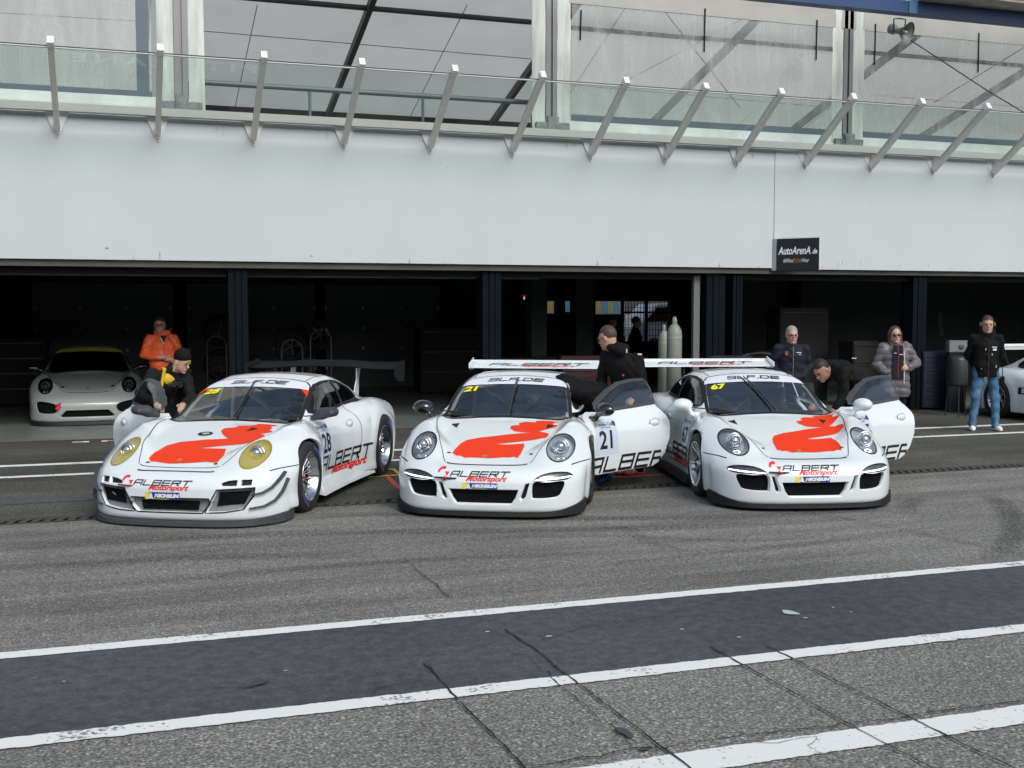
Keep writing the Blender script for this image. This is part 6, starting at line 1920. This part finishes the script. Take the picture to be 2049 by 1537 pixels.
# --- man on the right with headset, jeans and white trainers
def ex_right(root, j, hp, HM):
    hm = MB()
    band = [hp(.095 * cos(a), .012, .03 + .100 * sin(a)) for a in [pi * t / 12 for t in range(13)]]
    hm.tube(band, .008, 6); hm.build('headset_band', JBLK, root)
    for s in (-1, 1):
        M = Matrix.Translation(hp(.083 * s, .012, .0)) @ HM.to_4x4() @ Matrix.Rotation(pi / 2 * s, 4, 'Y')
        MB().lathe([(0, .032), (.030, .030), (.038, .018), (.040, .0), (0, 0)], M, 18).build('ear_cup', mat('cup_grey', (.10, .10, .105), .4), root)
    MB().tube([(.0, -.150, 1.42), (.0, -.153, 1.1), (.0, -.140, .86)], .005, 5).build('zip', mat('zip_dark', (.06, .06, .065), .4), root)
    patch(root, 'logo_mark', .085, -.142, 1.335, .075, .016, WHITECL); patch(root, 'logo_mark', .09, -.142, 1.295, .055, .034, WHITECL)
    for (x, z) in ((.05, 1.22), (-.045, 1.30), (-.10, 1.0), (.12, 1.03)): patch(root, 'zip_pull', x, -.152 if abs(x) < .1 else -.135, z, .012, .035, mat('zip_pull', (.55, .5, .4), .5))
    MB().tube([(.16, -.10, 1.40), (.20, -.09, 1.2), (.235, -.06, .95), (.24, -.05, .86)], .006, 6).build('radio_cable', JBLK, root)
    MB().box(.205, .265, -.09, -.05, .74, .87).build('radio', JBLK, root, .006)
p = G(1974, 862)
person('young man in black jacket, light blue jeans and white trainers wearing a headset', (p[0], p[1] + .05, 0), radians(-28),
       stand(head=(0, -.03, 1.685), neck=(0, 0, 1.55), chest=(0, 0, 1.33), pelvis=(0, 0, 1.02), shL=(.195, .02, 1.46), elL=(.25, .12, 1.19), haL=(.12, .17, 1.0), shR=(-.195, .02, 1.46), elR=(-.25, .12, 1.19), haR=(-.12, .17, 1.0),
             hiL=(.10, 0, .97), knL=(.14, -.02, .53), anL=(.17, .01, .085), hiR=(-.10, 0, .97), knR=(-.15, -.02, .53), anR=(-.18, .01, .085), toeL=(.2, -1, 0), toeR=(-.2, -1, 0), look=(-.05, -1, -.12)),
       top=JBLK, legs=JEANS, shoes=SHOEW, hair=HAIRBR, torso_w=1.02, arm_r=.058, extra=ex_right, top_bottom=.86, hood=True)

# --- woman in the long grey puffer jacket
def ex_puff(root, j, hp, HM):
    MB().prism([(-.085, .86), (.085, .86), (.075, 1.38), (-.075, 1.38)], 'y', -.172, -.150).build('inner_vest', JNAVY, root, .008)
    MB().tube([(0, -.178, .88), (0, -.180, 1.2), (0, -.165, 1.40)], .006, 5).build('red_zip', REDT, root)
    MB().tube([(.098, -.165, .80), (.100, -.170, 1.15), (.09, -.160, 1.30)], .008, 5).build('white_edge', WHITECL, root)
    patch(root, 'logo_mark', .045, -.176, 1.24, .05, .012, WHITECL); patch(root, 'logo_mark', -.045, -.176, 1.26, .035, .010, WHITECL)
    solid('fur_hood', [('c', (.06, .06, 1.36), (.16, .02, 1.38), .05, .06), ('c', (-.10, .06, 1.35), (0, .09, 1.38), .045, .05)], .05, .012, PUFF, root)
X, Y = D(1793, 17.7)
person('woman in a long grey puffer jacket over a navy vest, hand on hip', (X, Y, 0), radians(-22),
       stand(head=(-.01, -.03, 1.53), neck=(0, 0, 1.40), chest=(0, 0, 1.20), pelvis=(0, 0, .90), shL=(.18, .01, 1.33), elL=(.33, .02, 1.10), haL=(.17, -.14, 1.03), shR=(-.18, .01, 1.33), elR=(-.27, .02, 1.07), haR=(-.17, -.12, .96), nohandR=True, hdL=(-1, -.3, 0), huL=(0, -1, .2),
             hiL=(.09, 0, .86), hiR=(-.09, 0, .86), knL=(.10, -.02, .47), knR=(-.10, -.02, .47)),
       top=PUFF, legs=TBLK, shoes=SHOEB, hair=HAIRBR, hair_style='long', glasses='sun', torso_w=1.12, arm_r=.068, extra=ex_puff, hs=1.04)
# long skirt of the puffer jacket belongs to her
solid('jacket_skirt', [('c', (-.07, 0, .92), (-.09, 0, .66), .15, .15), ('c', (.07, 0, .92), (.09, 0, .66), .15, .15)], .05, .014, PUFF, bpy.data.objects[[o.name for o in bpy.data.objects if o.name.startswith('person')][-1]], clip=lambda X_, Y_, Z_: .58 - Z_, puff=.010)

# --- man in the quilted navy jacket behind car 67
def ex_navy(root, j, hp, HM):
    MB().tube([(0, -.150, 1.38), (0, -.158, 1.15), (0, -.150, .86)], .006, 5).build('zip', mat('zip_light', (.25, .26, .28), .4, metal=.4), root)
    for z in (.92, .98, 1.04, 1.10, 1.16, 1.22): MB().tube([(-.15, -.125, z), (0, -.160, z - .003), (.15, -.125, z)], .003, 4).build('quilt_seam', mat('seam_navy', (.005, .006, .01), .8), root)
    patch(root, 'logo_mark', .085, -.146, 1.28, .075, .012, WHITECL); patch(root, 'logo_mark', .10, -.146, 1.25, .035, .008, WHITECL)
    MB().prism([(-.125, 1.30), (-.075, 1.30), (-.078, 1.25), (-.10, 1.225), (-.122, 1.25)], 'y', -.148, -.142).build('crest_badge', mat('crest_brown', (.16, .09, .03), .5), root)
X, Y = D(1585, 17.4)
person('grey-haired man with glasses in a quilted navy jacket, behind car 67', (X, Y, 0), radians(-22),
       stand(head=(.0, -.03, 1.535), neck=(0, 0, 1.40), chest=(0, 0, 1.20), pelvis=(0, 0, .90), shL=(.20, .01, 1.33), elL=(.27, .05, 1.06), haL=(.16, -.10, .92), shR=(-.20, .01, 1.33), elR=(-.27, .05, 1.06), haR=(-.16, -.10, .92), nohandL=True, nohandR=True,
             hiL=(.09, 0, .86), hiR=(-.09, 0, .86), knL=(.10, -.02, .47), knR=(-.10, -.02, .47), look=(.12, -1, -.05)),
       top=JNAVY, legs=TBLK, shoes=SHOEB, hair=HAIRG, glasses='clear', torso_w=1.1, arm_r=.060, extra=ex_navy)

# --- mechanic bending forward by the open door of car 67 (turned to the left)
X, Y = D(1700, 14.4)
def ex_crouch(root, j, hp, HM):
    patch(root, 'logo_mark', .02, -.20, 1.33, .06, .010, WHITECL, rz=.3); patch(root, 'logo_mark', .10, -.19, 1.02, .03, .012, mat('mark_red', (.5, .1, .08), .6), rz=.3)
person('dark-haired mechanic in black jacket bending down beside the open door of car 67', (X, Y, 0), radians(-22),
       dict(head=(-.36, -.13, 1.17), neck=(-.25, -.06, 1.20), chest=(-.10, -.02, 1.16), pelvis=(.22, .04, .93), shL=(-.12, -.20, 1.16), elL=(-.10, -.26, .88), haL=(-.24, -.34, .70), shR=(-.20, .14, 1.22), elR=(-.30, .16, .92), haR=(-.42, .02, .74),
            hiL=(.22, -.07, .88), knL=(.10, -.12, .48), anL=(.20, -.08, .085), hiR=(.24, .12, .88), knR=(.16, .14, .48), anR=(.28, .16, .085), look=(-.62, -.50, -.62), headup=(-.55, -.25, .8), toeL=(-.8, -.5, 0), toeR=(-.8, -.5, 0)),
       top=JBLK, legs=TBLK, shoes=SHOEB, hair=HAIRD, skin=SKIN2, torso_w=1.08, arm_r=.06, hood=True, extra=ex_crouch)

# --- man standing behind the open door of car 21, seen from behind, looking left
def ex_back(root, j, hp, HM):
    for (x, y, z, w, h_) in ((-.05, -.15, 1.46, .012, .05), (.10, -.15, 1.42, .045, .018), (-.09, -.17, 1.18, .02, .022), (.04, -.13, 1.05, .03, .012)): patch(root, 'logo_mark', x, y, z, w, h_, WHITECL if h_ != .022 else mat('mark_red', (.5, .1, .08), .6), rz=-.2)
p = D(1262, 13.35)
person('man with short dark hair and glasses in black hooded jacket, turned away behind car 21', (p[0], p[1], 0), radians(-22),
       dict(head=(-.27, -.02, 1.60), neck=(-.19, -.01, 1.47), chest=(-.09, 0, 1.28), pelvis=(.03, .02, .97), shL=(.08, -.06, 1.36), elL=(.13, -.12, 1.08), haL=(.02, -.20, .92), shR=(-.27, .06, 1.40), elR=(-.33, .12, 1.12), haR=(-.30, .06, .90),
            hiL=(.12, 0, .90), knL=(.12, -.04, .50), anL=(.10, .0, .085), hiR=(-.05, .03, .90), knR=(-.06, .0, .50), anR=(-.02, .06, .085), look=(-.85, .48, -.30), toeL=(-.8, -.5, 0), toeR=(-.7, -.6, 0)),
       top=JBLK, legs=TBLK, shoes=mat('shoe_red_white', (.32, .10, .11), .6, noise=(40, .9, 2)), hair=HAIRBR, glasses='clear', torso_w=1.08, arm_r=.060, hood=True, extra=ex_back)

# --- person leaning into car 21 through the open door
p = D(1192, 12.75)
person('person in black leaning deep into car 21 with blue shoe covers', (p[0], p[1], 0), radians(-22),
       dict(head=(-.66, -.10, 1.00), neck=(-.54, -.06, 1.06), chest=(-.36, -.03, 1.08), pelvis=(-.02, .04, .98), shL=(-.48, -.17, 1.06), elL=(-.62, -.20, .86), haL=(-.74, -.18, .72), shR=(-.48, .13, 1.08), elR=(-.64, .14, .88), haR=(-.76, .08, .72),
            hiL=(.0, -.06, .92), knL=(.02, -.10, .50), anL=(.02, -.06, .085), hiR=(.02, .12, .92), knR=(.06, .12, .50), anR=(.10, .16, .085), look=(-.8, -.1, -.6), headup=(-.6, 0, .8), toeL=(-.9, -.3, 0), toeR=(-.9, -.3, 0)),
       top=JBLK, legs=TBLK, shoes=mat('shoe_cover_blue', (.02, .09, .42), .5), hair=HAIRD, torso_w=1.05)

# --- man in the orange jacket
def ex_org(root, j, hp, HM):
    MB().tube([(0, -.152, 1.40), (0, -.160, 1.15), (0, -.150, .95)], .005, 5).build('zip', mat('zip_red', (.35, .03, .01), .5), root)
    MB().prism([(-.055, 1.50), (.055, 1.50), (0, 1.37)], 'y', -.135, -.110).build('shirt_collar', JNAVY, root)
    MB().tube([(-.050, -.130, 1.47), (-.02, -.150, 1.40), (0, -.158, 1.36)], .006, 5).build('collar_edge', WHITECL, root)
X, Y = D(323, 18.9)
person('man with glasses in a bright orange jacket standing beside the pale coupe', (X, Y, 0), radians(8),
       stand(head=(-.04, -.03, 1.665), neck=(0, 0, 1.52), chest=(0, 0, 1.30), pelvis=(0, 0, 1.0), shL=(.20, .02, 1.44), elL=(.29, .02, 1.18), haL=(.12, -.17, 1.10), shR=(-.20, .02, 1.44), elR=(-.29, .0, 1.18), haR=(-.10, -.19, 1.14), hdL=(-1, -.3, .2), hdR=(1, -.3, .1), huL=(0, -1, .3), huR=(0, -1, .3), look=(-.3, -1, -.1)),
       top=JORG, legs=TBLK, shoes=SHOEB, hair=HAIRD, skin=SKIN2, glasses='clear', torso_w=1.12, arm_r=.062, extra=ex_org, hood=True)

# --- woman with beanie and yellow vest leaning over the open door of car 28
def ex_bean(root, j, hp, HM):
    n, c, pe = j['neck'], j['chest'], j['pelvis']
    solid('vest', [('c', c + V3(.10, -.03, .03), lerp(c, pe, .45) + V3(.10, -.04, 0), .105, .085), ('c', c + V3(-.01, -.055, .03), lerp(c, pe, .40) + V3(.02, -.05, 0), .10, .08)], .05, .012, VESTY, root,
          clip=lambda X_, Y_, Z_: Y_ - (c.y - .055))
    t = text_mesh('MPG', .085, .003); t.transform(Matrix.Translation(c + V3(.06, -.182, -.035)) @ Matrix.Rotation(pi / 2, 4, 'X')); link('lettering', t, BLACKV, root)
    solid('vest_strap', [('c', n + V3(-.12, -.05, .02), c + V3(-.10, -.13, -.05), .02, .02), ('c', n + V3(-.12, -.05, .02), n + V3(-.11, .05, .03), .02, .02)], .02, .01, VESTY, root)
    MB().box(-.035, .035, -.004, .004, -.007, .007, 0, Matrix.Translation(hp(.02, -.098, .060)) @ HM.to_4x4()).build('beanie_label', VESTY, root)
    MB().tube([hp(.01, -.095, .04)] * 1 + [hp(.02, -.095, .04)], .002, 4).build('hair_strand', HAIRB, root)
X, Y = D(335, 14.15)
person('blonde woman in black beanie and yellow vest leaning over the open door of car 28', (X, Y, 0), radians(12),
       dict(head=(.11, -.20, 1.29), neck=(.03, -.10, 1.18), chest=(-.03, -.02, 1.05), pelvis=(-.14, .18, .86), shL=(.18, -.10, 1.10), elL=(.22, -.20, .86), haL=(.08, -.34, .78), shR=(-.20, -.04, 1.14), elR=(-.38, -.12, .92), haR=(-.25, -.30, .80), hdR=(.5, -.6, -.4), hdL=(-.4, -.7, -.2),
            hiL=(-.05, .18, .82), knL=(.0, .06, .45), anL=(.02, .16, .085), hiR=(-.23, .18, .82), knR=(-.24, .06, .45), anR=(-.24, .18, .085), look=(.55, -.75, -.42)),
       top=mat('jacket_charcoal', (.010, .010, .010), .8, spec=.2, bump=(9, .5, .02)), legs=TBLK, shoes=SHOEB, hair=HAIRB, hair_style='beanie', torso_w=1.05, arm_r=.058, extra=ex_bean)

# --- two silhouettes at the back of the garage
X, Y = D(1272, 27.2)
def ex_cap(root, j, hp, HM):
    MB().lathe([(0, .11), (.06, .09), (.085, .04), (.088, .0)], Matrix.Translation(hp(0, .01, .035)), 16).build('cap', JBLK, root)
    MB().box(-.06, .06, -.17, -.06, .035, .045, 0, Matrix.Translation(hd_(j))).build('cap_peak', JBLK, root)
def hd_(j): return j['head']
person('dark figure with a cap standing against the rear window of the garage', (X, Y, 0), radians(60), stand(), top=JBLK, legs=TBLK, shoes=SHOEB, hair=HAIRD, extra=ex_cap, torso_w=1.2, h=.016)
X, Y = D(1226, 26.5)
person('dark figure left of the man with the cap at the back of the garage', (X, Y, 0), radians(-20), stand(), top=JBLK, legs=TBLK, shoes=SHOEB, hair=HAIRD, torso_w=1.1, h=.016)
# ---------------------------------------------------------------- the pale coupe inside the left garage
CAY_SPEC = dict(
    lamp=(.665, .640, .118, .118, 0.35), bulb=(.455, .66, .650), lampstyle='dark',
    holes=[([(.33, .262), (-.33, .262), (-.43, .165), (-.40, .150), (.40, .150), (.43, .165)], GRILLE, .05, .97)]
        + [(p, GRILLE, .06, .95) for p in sym(smooth_poly([(.785, .40), (.60, .395), (.46, .34), (.47, .245), (.55, .205), (.74, .215), (.78, .27)], 3))],
    top_holes=[], track=[.90, .905], bands=[])
PALE = mat('pale_paint', (.36, .39, .385), .32, coat=.7)
_P = PAINT
gc = G(176, 852)
PAINT = PALE
ccy, bcy, vcy, dcy = build_car('coupe', 'pale coupe with dark headlamps parked nose out inside the left garage', CAYMAN, (gc[0], gc[1] - .02), radians(0), '', CAY_SPEC, rim_m=DARKRIM, spoke_m=DARKRIM, detail=False, cat='car')
PAINT = _P
splitter(ccy, CAYMAN, .02, .07, .03, BLACKV, yend=.88, endlift=.02)
MB().box(1.30, 3.3, -.70, .70, .165, .185).build('cabin_floor', INTBLK, ccy)
solid('dashboard', [('c', (1.66, -.58, .74), (1.66, .58, .74), .085, .085)], .06, .03, INTBLK, ccy)
ban = [(2.06, .57), (2.035, .3), (2.025, 0), (2.035, -.3), (2.06, -.57)]; top = [(2.12, .553), (2.188, .495), (2.212, .36), (2.222, .18), (2.222, 0)]
decal('windscreen_banner', vcy, 't', mat('banner_yellow', (.50, .48, .10), .6), bcy, polys=[ban + [(x, -y) for x, y in top] + [(x, y) for x, y in top[-2::-1]]], off=.004, grid=.05)
for s in (1, -1):
    hood = [(1.33, s * .66), (1.2, s * .655), (.95, s * .61), (.737, s * .55), (.55, s * .50), (.43, s * .455), (.33, s * .40), (.27, s * .32)]
    strip('bonnet_gap', vcy, 't', smooth_line(hood, 4), .008, mat('gap_soft', (.05, .055, .06), .8), bcy)
    decal('bonnet_pin', vcy, 't', GAP, bcy, polys=[ellipse(.47, s * .40, .045, .035, 12)], off=.004, grid=.05)
strip('bonnet_gap', vcy, 't', smooth_line([(.27, .32), (.245, .2), (.24, 0), (.245, -.2), (.27, -.32)], 4), .014, GAP, bcy)
decal('crest_badge', vcy, 't', mat('crest_dark', (.05, .04, .035), .4), bcy, polys=[[(b + .40, a) for a, b in shield(0, 0, .055)]], off=.005, grid=.05)
MB().add([(-.015, .49, .36), (.05, .40, .40), (.03, .40, .33), (-.01, .44, .27), (0, .50, .29)], [(0, 1, 2, 3, 4)]).build('tow_strap', mat('strap_red', (.5, .01, .02), .6), ccy, fix=False)
mirror_part(ccy, 1.62, 1, GLOSSBLK, 'gt'); mirror_part(ccy, 1.62, -1, GLOSSBLK, 'gt')

# ---------------------------------------------------------------- the car at the right edge, turned to the right
wr_ = G(1992, 836)
A_R = radians(4); bx, by = sin(A_R), cos(A_R); rx, ry = -cos(A_R), sin(A_R)
nR = (wr_[0] - bx * 3.48 - rx * .975, wr_[1] - by * 3.48 - ry * .975)
crr, brr, vrr, drr = build_car('race_car', 'white race car at the right edge behind the man with the headset', CUP, nR, A_R, '', CUP_SPEC, rim_m=SILVER, spoke_m=SILVER, detail=False)
w, bl = wing(crr, 4.22, 1.225, .87, .27, radians(16), PAINT, 'cup', end=.12); wing_struts(w, crr, vrr, 4.22, 1.225, .30, GAP, 'cup')
decal('sponsor_panel', vrr, 'r', BLACKV, brr, polys=[[(2.55, .46), (2.95, .46), (2.95, .58), (2.55, .58)]], off=.003)
txt('lettering', 'BOSS', .11, vrr, 'r', 2.75, .52, WHITEV, brr, bold=.004, off=.005)
MB().lathe([(0, .01), (.03, .008), (.045, 0)], Matrix.Translation(lay(vrr, (2.55, .68), 'r', 0)) @ Matrix.Rotation(-pi / 2, 4, 'X') @ Matrix.Diagonal((1.8, 1, 1, 1)), 12).build('door_handle', PAINT, crr)
MB().box(1.30, 3.3, -.70, .70, .165, .185).build('cabin_floor', INTBLK, crr)

# door handles of the near cars
def handle(parent, bvh, s, dx=0, dy=0):
    q = lay(bvh, (2.50, .70), 'r' if s > 0 else 'l', .0)
    q = q + Vector((dx, dy, 0))
    M = Matrix.Translation(q) @ Matrix.Rotation(-pi / 2 * s, 4, 'X') @ Matrix.Diagonal((1.9, 1, 1, 1))
    MB().lathe([(0, .028), (.022, .026), (.036, .015), (.042, .0)], M, 16).build('door_handle', PAINT, parent)
    MB().lathe([(.043, .002), (.050, .0005)], M, 16).build('handle_recess', mat('recess_grey', (.30, .32, .33), .5), parent)
handle(c28, v28, -1); handle(c67, v67, 1)
handle(d21[-1], v21, -1, -1.43, .87); handle(d67[-1], v67, -1, -1.43, .87); handle(d28[1], v28, 1, -1.43, -.87)

# ---------------------------------------------------------------- things standing in the garages
def cylinder_bottle(x, y, r, h, m, label):
    o = empty('gas_cylinder', (x, y, 0), 0, label, 'gas cylinder', 'pale gas cylinders beside the grey door frame')
    MB().lathe([(0, 0), (r, 0), (r, h * .82), (r * .93, h * .87), (r * .6, h * .915), (r * .34, h * .93)], None, 24).build('bottle', m, o)
    MB().lathe([(r * .34, h * .93), (r * .34, h * .95), (r * .30, h * .985), (r * .12, h), (0, h)], None, 16).build('valve_cap', m, o)
    MB().lathe([(r * 1.01, h * .8), (r * 1.01, h * .81)], None, 24).build('ring_band', mat('band_grey', (.35, .36, .35), .6), o)
GC = mat('cylinder_cream', (.22, .24, .20), .5, noise=(4, .15, 4))
X, Y = D(1350, 19.6); cylinder_bottle(X, Y, .13, 1.80, GC, 'taller pale gas cylinder next to the grey door frame')
X, Y = D(1329, 20.3); cylinder_bottle(X, Y, .10, 1.66, GC, 'shorter pale gas cylinder left of the tall one')
def tyre_obj(loc, r, w, rot, label, group, rim=True, wid=.0):
    o = empty('tyre', loc, 0, label, 'tyre', group)
    o.rotation_euler = rot
    MB().lathe([(r * .62, w / 2 - .01), (r * .66, w / 2), (r * .9, w / 2), (r * .985, w / 2 - .03), (r, w / 2 - .06), (r, -w / 2 + .06), (r * .985, -w / 2 + .03), (r * .9, -w / 2), (r * .62, -w / 2)], None, 36).build('tread', RUBBER, o)
    if rim:
        mb = MB(); mb.lathe([(r * .62, w / 2 - .01), (r * .60, w / 2 - .03), (r * .57, 0)], None, 30)
        for k in range(5):
            a = 2 * pi * k / 5
            mb.tube([(0, 0, 0), (r * .58 * cos(a), r * .58 * sin(a), .02)], .018, 6)
        mb.build('rim', mat('rim_dull', (.12, .12, .12), .4, metal=.7), o)
    return o
# tyres lying by the pillar right of the gas cylinders
X, Y = D(1464, 18.2)
for k in range(4):
    tyre_obj((X, Y, .15 + .295 * k), .36, .29, (0, 0, .3 * k), 'black slick tyre, %s from the floor in the stack beside the blue pillar' % ['first', 'second', 'third', 'topmost'][k], 'tyres stacked beside the blue pillar', rim=False)
# wheels on racks at the back of the left garage
for i, (px, y0, zc, zz) in enumerate([(581, 690, 24, 1.15), (640, 670, 24.5, 1.38), (437, 668, 25, 1.45), (610, 680, 25.2, 1.2), (437, 722, 25, .72), (582, 722, 24.3, .42)]):
    X, Y = D(px, zc)
    tyre_obj((X, Y, zz), .34, .27, (radians(90), 0, radians(-8)), ['wheel on the rack left of the upright hoop, in the left garage', 'highest wheel on the rack right of the second pillar', 'upper wheel seen left of the first pillar', 'wheel between the two rack hoops', 'lower wheel seen left of the first pillar', 'wheel lowest on the rack left of the hoop'][i], 'wheels stored at the back of the left garage')
def hoop(px, zc, w, h, label):
    X, Y = D(px, zc)
    o = empty('wheel_trolley', (X, Y, 0), radians(-8), label, 'trolley', 'wheel trolleys at the back of the left garage')
    pts = [(-w / 2, 0, .1), (-w / 2, 0, h - w / 2)] + [(-w / 2 * cos(a), 0, h - w / 2 + w / 2 * sin(a)) for a in [pi * t / 10 for t in range(1, 10)]] + [(w / 2, 0, h - w / 2), (w / 2, 0, .1)]
    MB().tube(pts, .014, 6).build('frame', mat('trolley_steel', (.22, .22, .21), .4, metal=.6), o)
    MB().box(-w / 2, w / 2, -.1, .45, .10, .13).build('base', BLK, o)
    for s in (-1, 1): MB().lathe([(0, -.02), (.06, -.02), (.06, .02), (0, .02)], Matrix.Translation((s * w / 2, .0, .06)) @ Matrix.Rotation(pi / 2, 4, 'Y'), 12).build('castor', RUBBER, o)
hoop(583, 23.4, .42, 1.30, 'steel hoop trolley left of the tall one'); hoop(641, 23.6, .42, 1.50, 'tall steel hoop trolley holding a wheel'); hoop(432, 24.6, .40, 1.35, 'steel hoop trolley left of the first pillar')
def cabinet(name, px, zc, w, d_, h, m, label, drawers=4, rz=0):
    X, Y = D(px, zc); o = empty(name, (X, Y, 0), rz, label, 'cabinet')
    MB().box(-w / 2, w / 2, 0, d_, .05, h).build('carcass', m, o, .01)
    for k in range(drawers):
        z = .10 + (h - .15) * k / drawers
        f = MB().box(-w / 2 + .02, w / 2 - .02, -.015, 0, z, z + (h - .15) / drawers - .015).build('drawer', m, o, .004)
        MB().box(-w / 2 + .08, w / 2 - .08, -.035, -.016, z + (h - .15) / drawers - .05, z + (h - .15) / drawers - .038).build('handle', mat('handle_steel', (.10, .10, .11), .3, metal=.8), f)
    return o
cabinet('tool_cabinet', 1888, 21.8, .75, .5, 1.12, mat('cabinet_blue', (.004, .008, .028), .5), 'dark blue tool cabinet with drawers left of the man with the headset', 6, radians(-15))
cabinet('tool_cabinet', 1180, 21.5, 1.1, .5, 1.05, mat('cabinet_red', (.035, .004, .004), .5), 'dark red tool cabinet in the middle garage', 5, radians(-10))
cabinet('tool_cabinet', 1060, 23, 1.6, .6, .95, mat('cabinet_black', (.006, .006, .007), .7), 'black workbench with drawers behind the third pillar', 3, radians(-5))
cabinet('storage_cabinet', 20, 22.5, 1.3, .6, 1.35, mat('cabinet_black', (.006, .006, .007), .7), 'black cabinet at the far left inside the garage', 4)
cabinet('storage_cabinet', 905, 26, 1.5, .6, 1.5, mat('cabinet_black', (.006, .006, .007), .7), 'black cabinet against the back wall behind the black rear wing', 3)
cabinet('storage_cabinet', 1610, 23.2, 1.15, .5, 1.95, mat('cabinet_black2', (.006, .006, .007), .7), 'tall black cabinet behind the grey-haired man', 2)
cabinet('storage_cabinet', 1735, 22.5, .6, .5, 1.3, mat('cabinet_black2', (.006, .006, .007), .7), 'black cabinet left of the woman in the grey puffer', 3)
# grey drum on legs and things on the blue cabinet
X, Y = D(1919, 20.6); o = empty('drum', (X, Y, 0), 0, 'grey drum standing on thin legs beside the blue tool cabinet', 'drum')
MB().lathe([(0, .55), (.17, .55), (.18, .60), (.18, 1.02), (.165, 1.07), (.05, 1.09), (0, 1.09)], None, 24).build('tank', mat('drum_grey', (.035, .042, .044), .4, metal=.3), o)
for a in (0, 2.1, 4.2): MB().tube([(.15 * cos(a), .15 * sin(a), .6), (.20 * cos(a), .20 * sin(a), 0)], .012, 6).build('leg', mat('drum_grey', (.035, .042, .044), .4, metal=.3), o)
X, Y = D(1921, 21.4); o = empty('canister', (X, Y, 0), radians(-20), 'white box with round emblem on a stand behind the man with the headset', 'box')
MB().box(-.18, .18, 0, .2, 1.12, 1.34).build('box', mat('box_white', (.18, .19, .19), .5), o, .01)
MB().lathe([(0, .004), (.05, .004), (.055, 0)], Matrix.Translation((.04, -.0, 1.22)) @ Matrix.Rotation(pi / 2, 4, 'X'), 18).build('emblem', mat('emblem_dark', (.05, .05, .055), .5), o)
MB().box(-.16, .16, .02, .18, 0, 1.12).build('stand', BLK, o)
X, Y = D(1890, 24.2)
for k, (px, y, w, h) in enumerate(((1881, 640, .12, .38), (1884, 664, .14, .2))):
    q = onY(px, y, 23.88); o = MB().box(-w / 2, w / 2, 0, .006, -h / 2, h / 2).build('notice', mat('paper_grey', (.10, .11, .11), .7)); o.location = q
    tag(o, ['long paper notice pinned to the garage wall', 'small paper notice below the long one on the wall'][k], 'notice')
# a strip light and small lit signs at the back of the middle garage
a, b_ = onY(1311, 547.5, 21.5), onY(1336, 546, 21.5)
o = empty('strip_light', tuple((a + b_) / 2), 0, 'lit fluorescent strip light under the middle garage ceiling', 'strip light')
MB().box(-.22, .22, -.04, .04, .012, .05).build('housing', mat('lamp_white', (.5, .5, .5), .5), o)
MB().tube([(-.19, 0, 0), (.19, 0, 0)], .012, 8).build('tube', mat('tube_lit', (1, 1, 1), .5, emit=(1, .96, .82), estr=2.5), o)
q = onY(1052, 598, 27.5); o = empty('back_sign', tuple(q), 0, 'small red and white lit sign at the back of the middle garage', 'sign')
MB().box(-.10, .10, 0, .02, -.02, .10).build('panel', mat('sign_dark', (.02, .02, .02), .5), o); MB().box(-.09, .09, -.01, 0, .06, .085).build('red_bar', mat('lit_red', (.5, .02, .02), .5, emit=(.6, .03, .03), estr=.6), o)
t = text_mesh('NM', .09, .006); t.transform(Matrix.Translation((.01, -.012, .01)) @ Matrix.Rotation(pi / 2, 4, 'X')); link('lettering', t, mat('lit_white', (.8, .8, .85), .5, emit=(.7, .75, .8), estr=.6), o)
# dark car in the third garage: only its roof, screen band and rear show
X, Y = D(1520, 20.8)
o = empty('dark_car', (X, Y, 0), radians(62), 'black car with a lettered windscreen band in the third garage', 'car')
pr = [('e', (1.0, 0, .45), (1.3, .88, .36)), ('e', (-.9, 0, .46), (1.3, .88, .36)), ('e', (.1, 0, .80), (1.25, .66, .42))]
bo = solid('body', pr, .25, .04, mat('black_car_paint', (.012, .013, .014), .2, coat=1), o, clip=lambda X_, Y_, Z_: .14 - Z_)
bv = BVHTree.FromPolygons([v.co.copy() for v in bo.data.vertices], [tuple(p.vertices) for p in bo.data.polygons])
decal('windscreen_band', bv, 't', mat('band_grey2', (.10, .11, .11), .5), bo, polys=[[(-.62, -.42), (-.52, -.44), (-.52, .44), (-.62, .42)]], off=.006)
word('lettering', 'LBEERT', .06, bv, 't', -.57, 0, mat('band_letters', (.02, .02, .02), .5), bo, off=.009)
for s in (-1, 1):
    for x in (-1.2, 1.25): MB().lathe([(0, .02), (.22, .02), (.33, .0), (.34, -.06), (.33, -.22), (0, -.22)], Matrix.Translation((x, s * .84, .34)) @ Matrix.Rotation(-pi / 2 * s, 4, 'X'), 24).build('wheel', RUBBER, o)
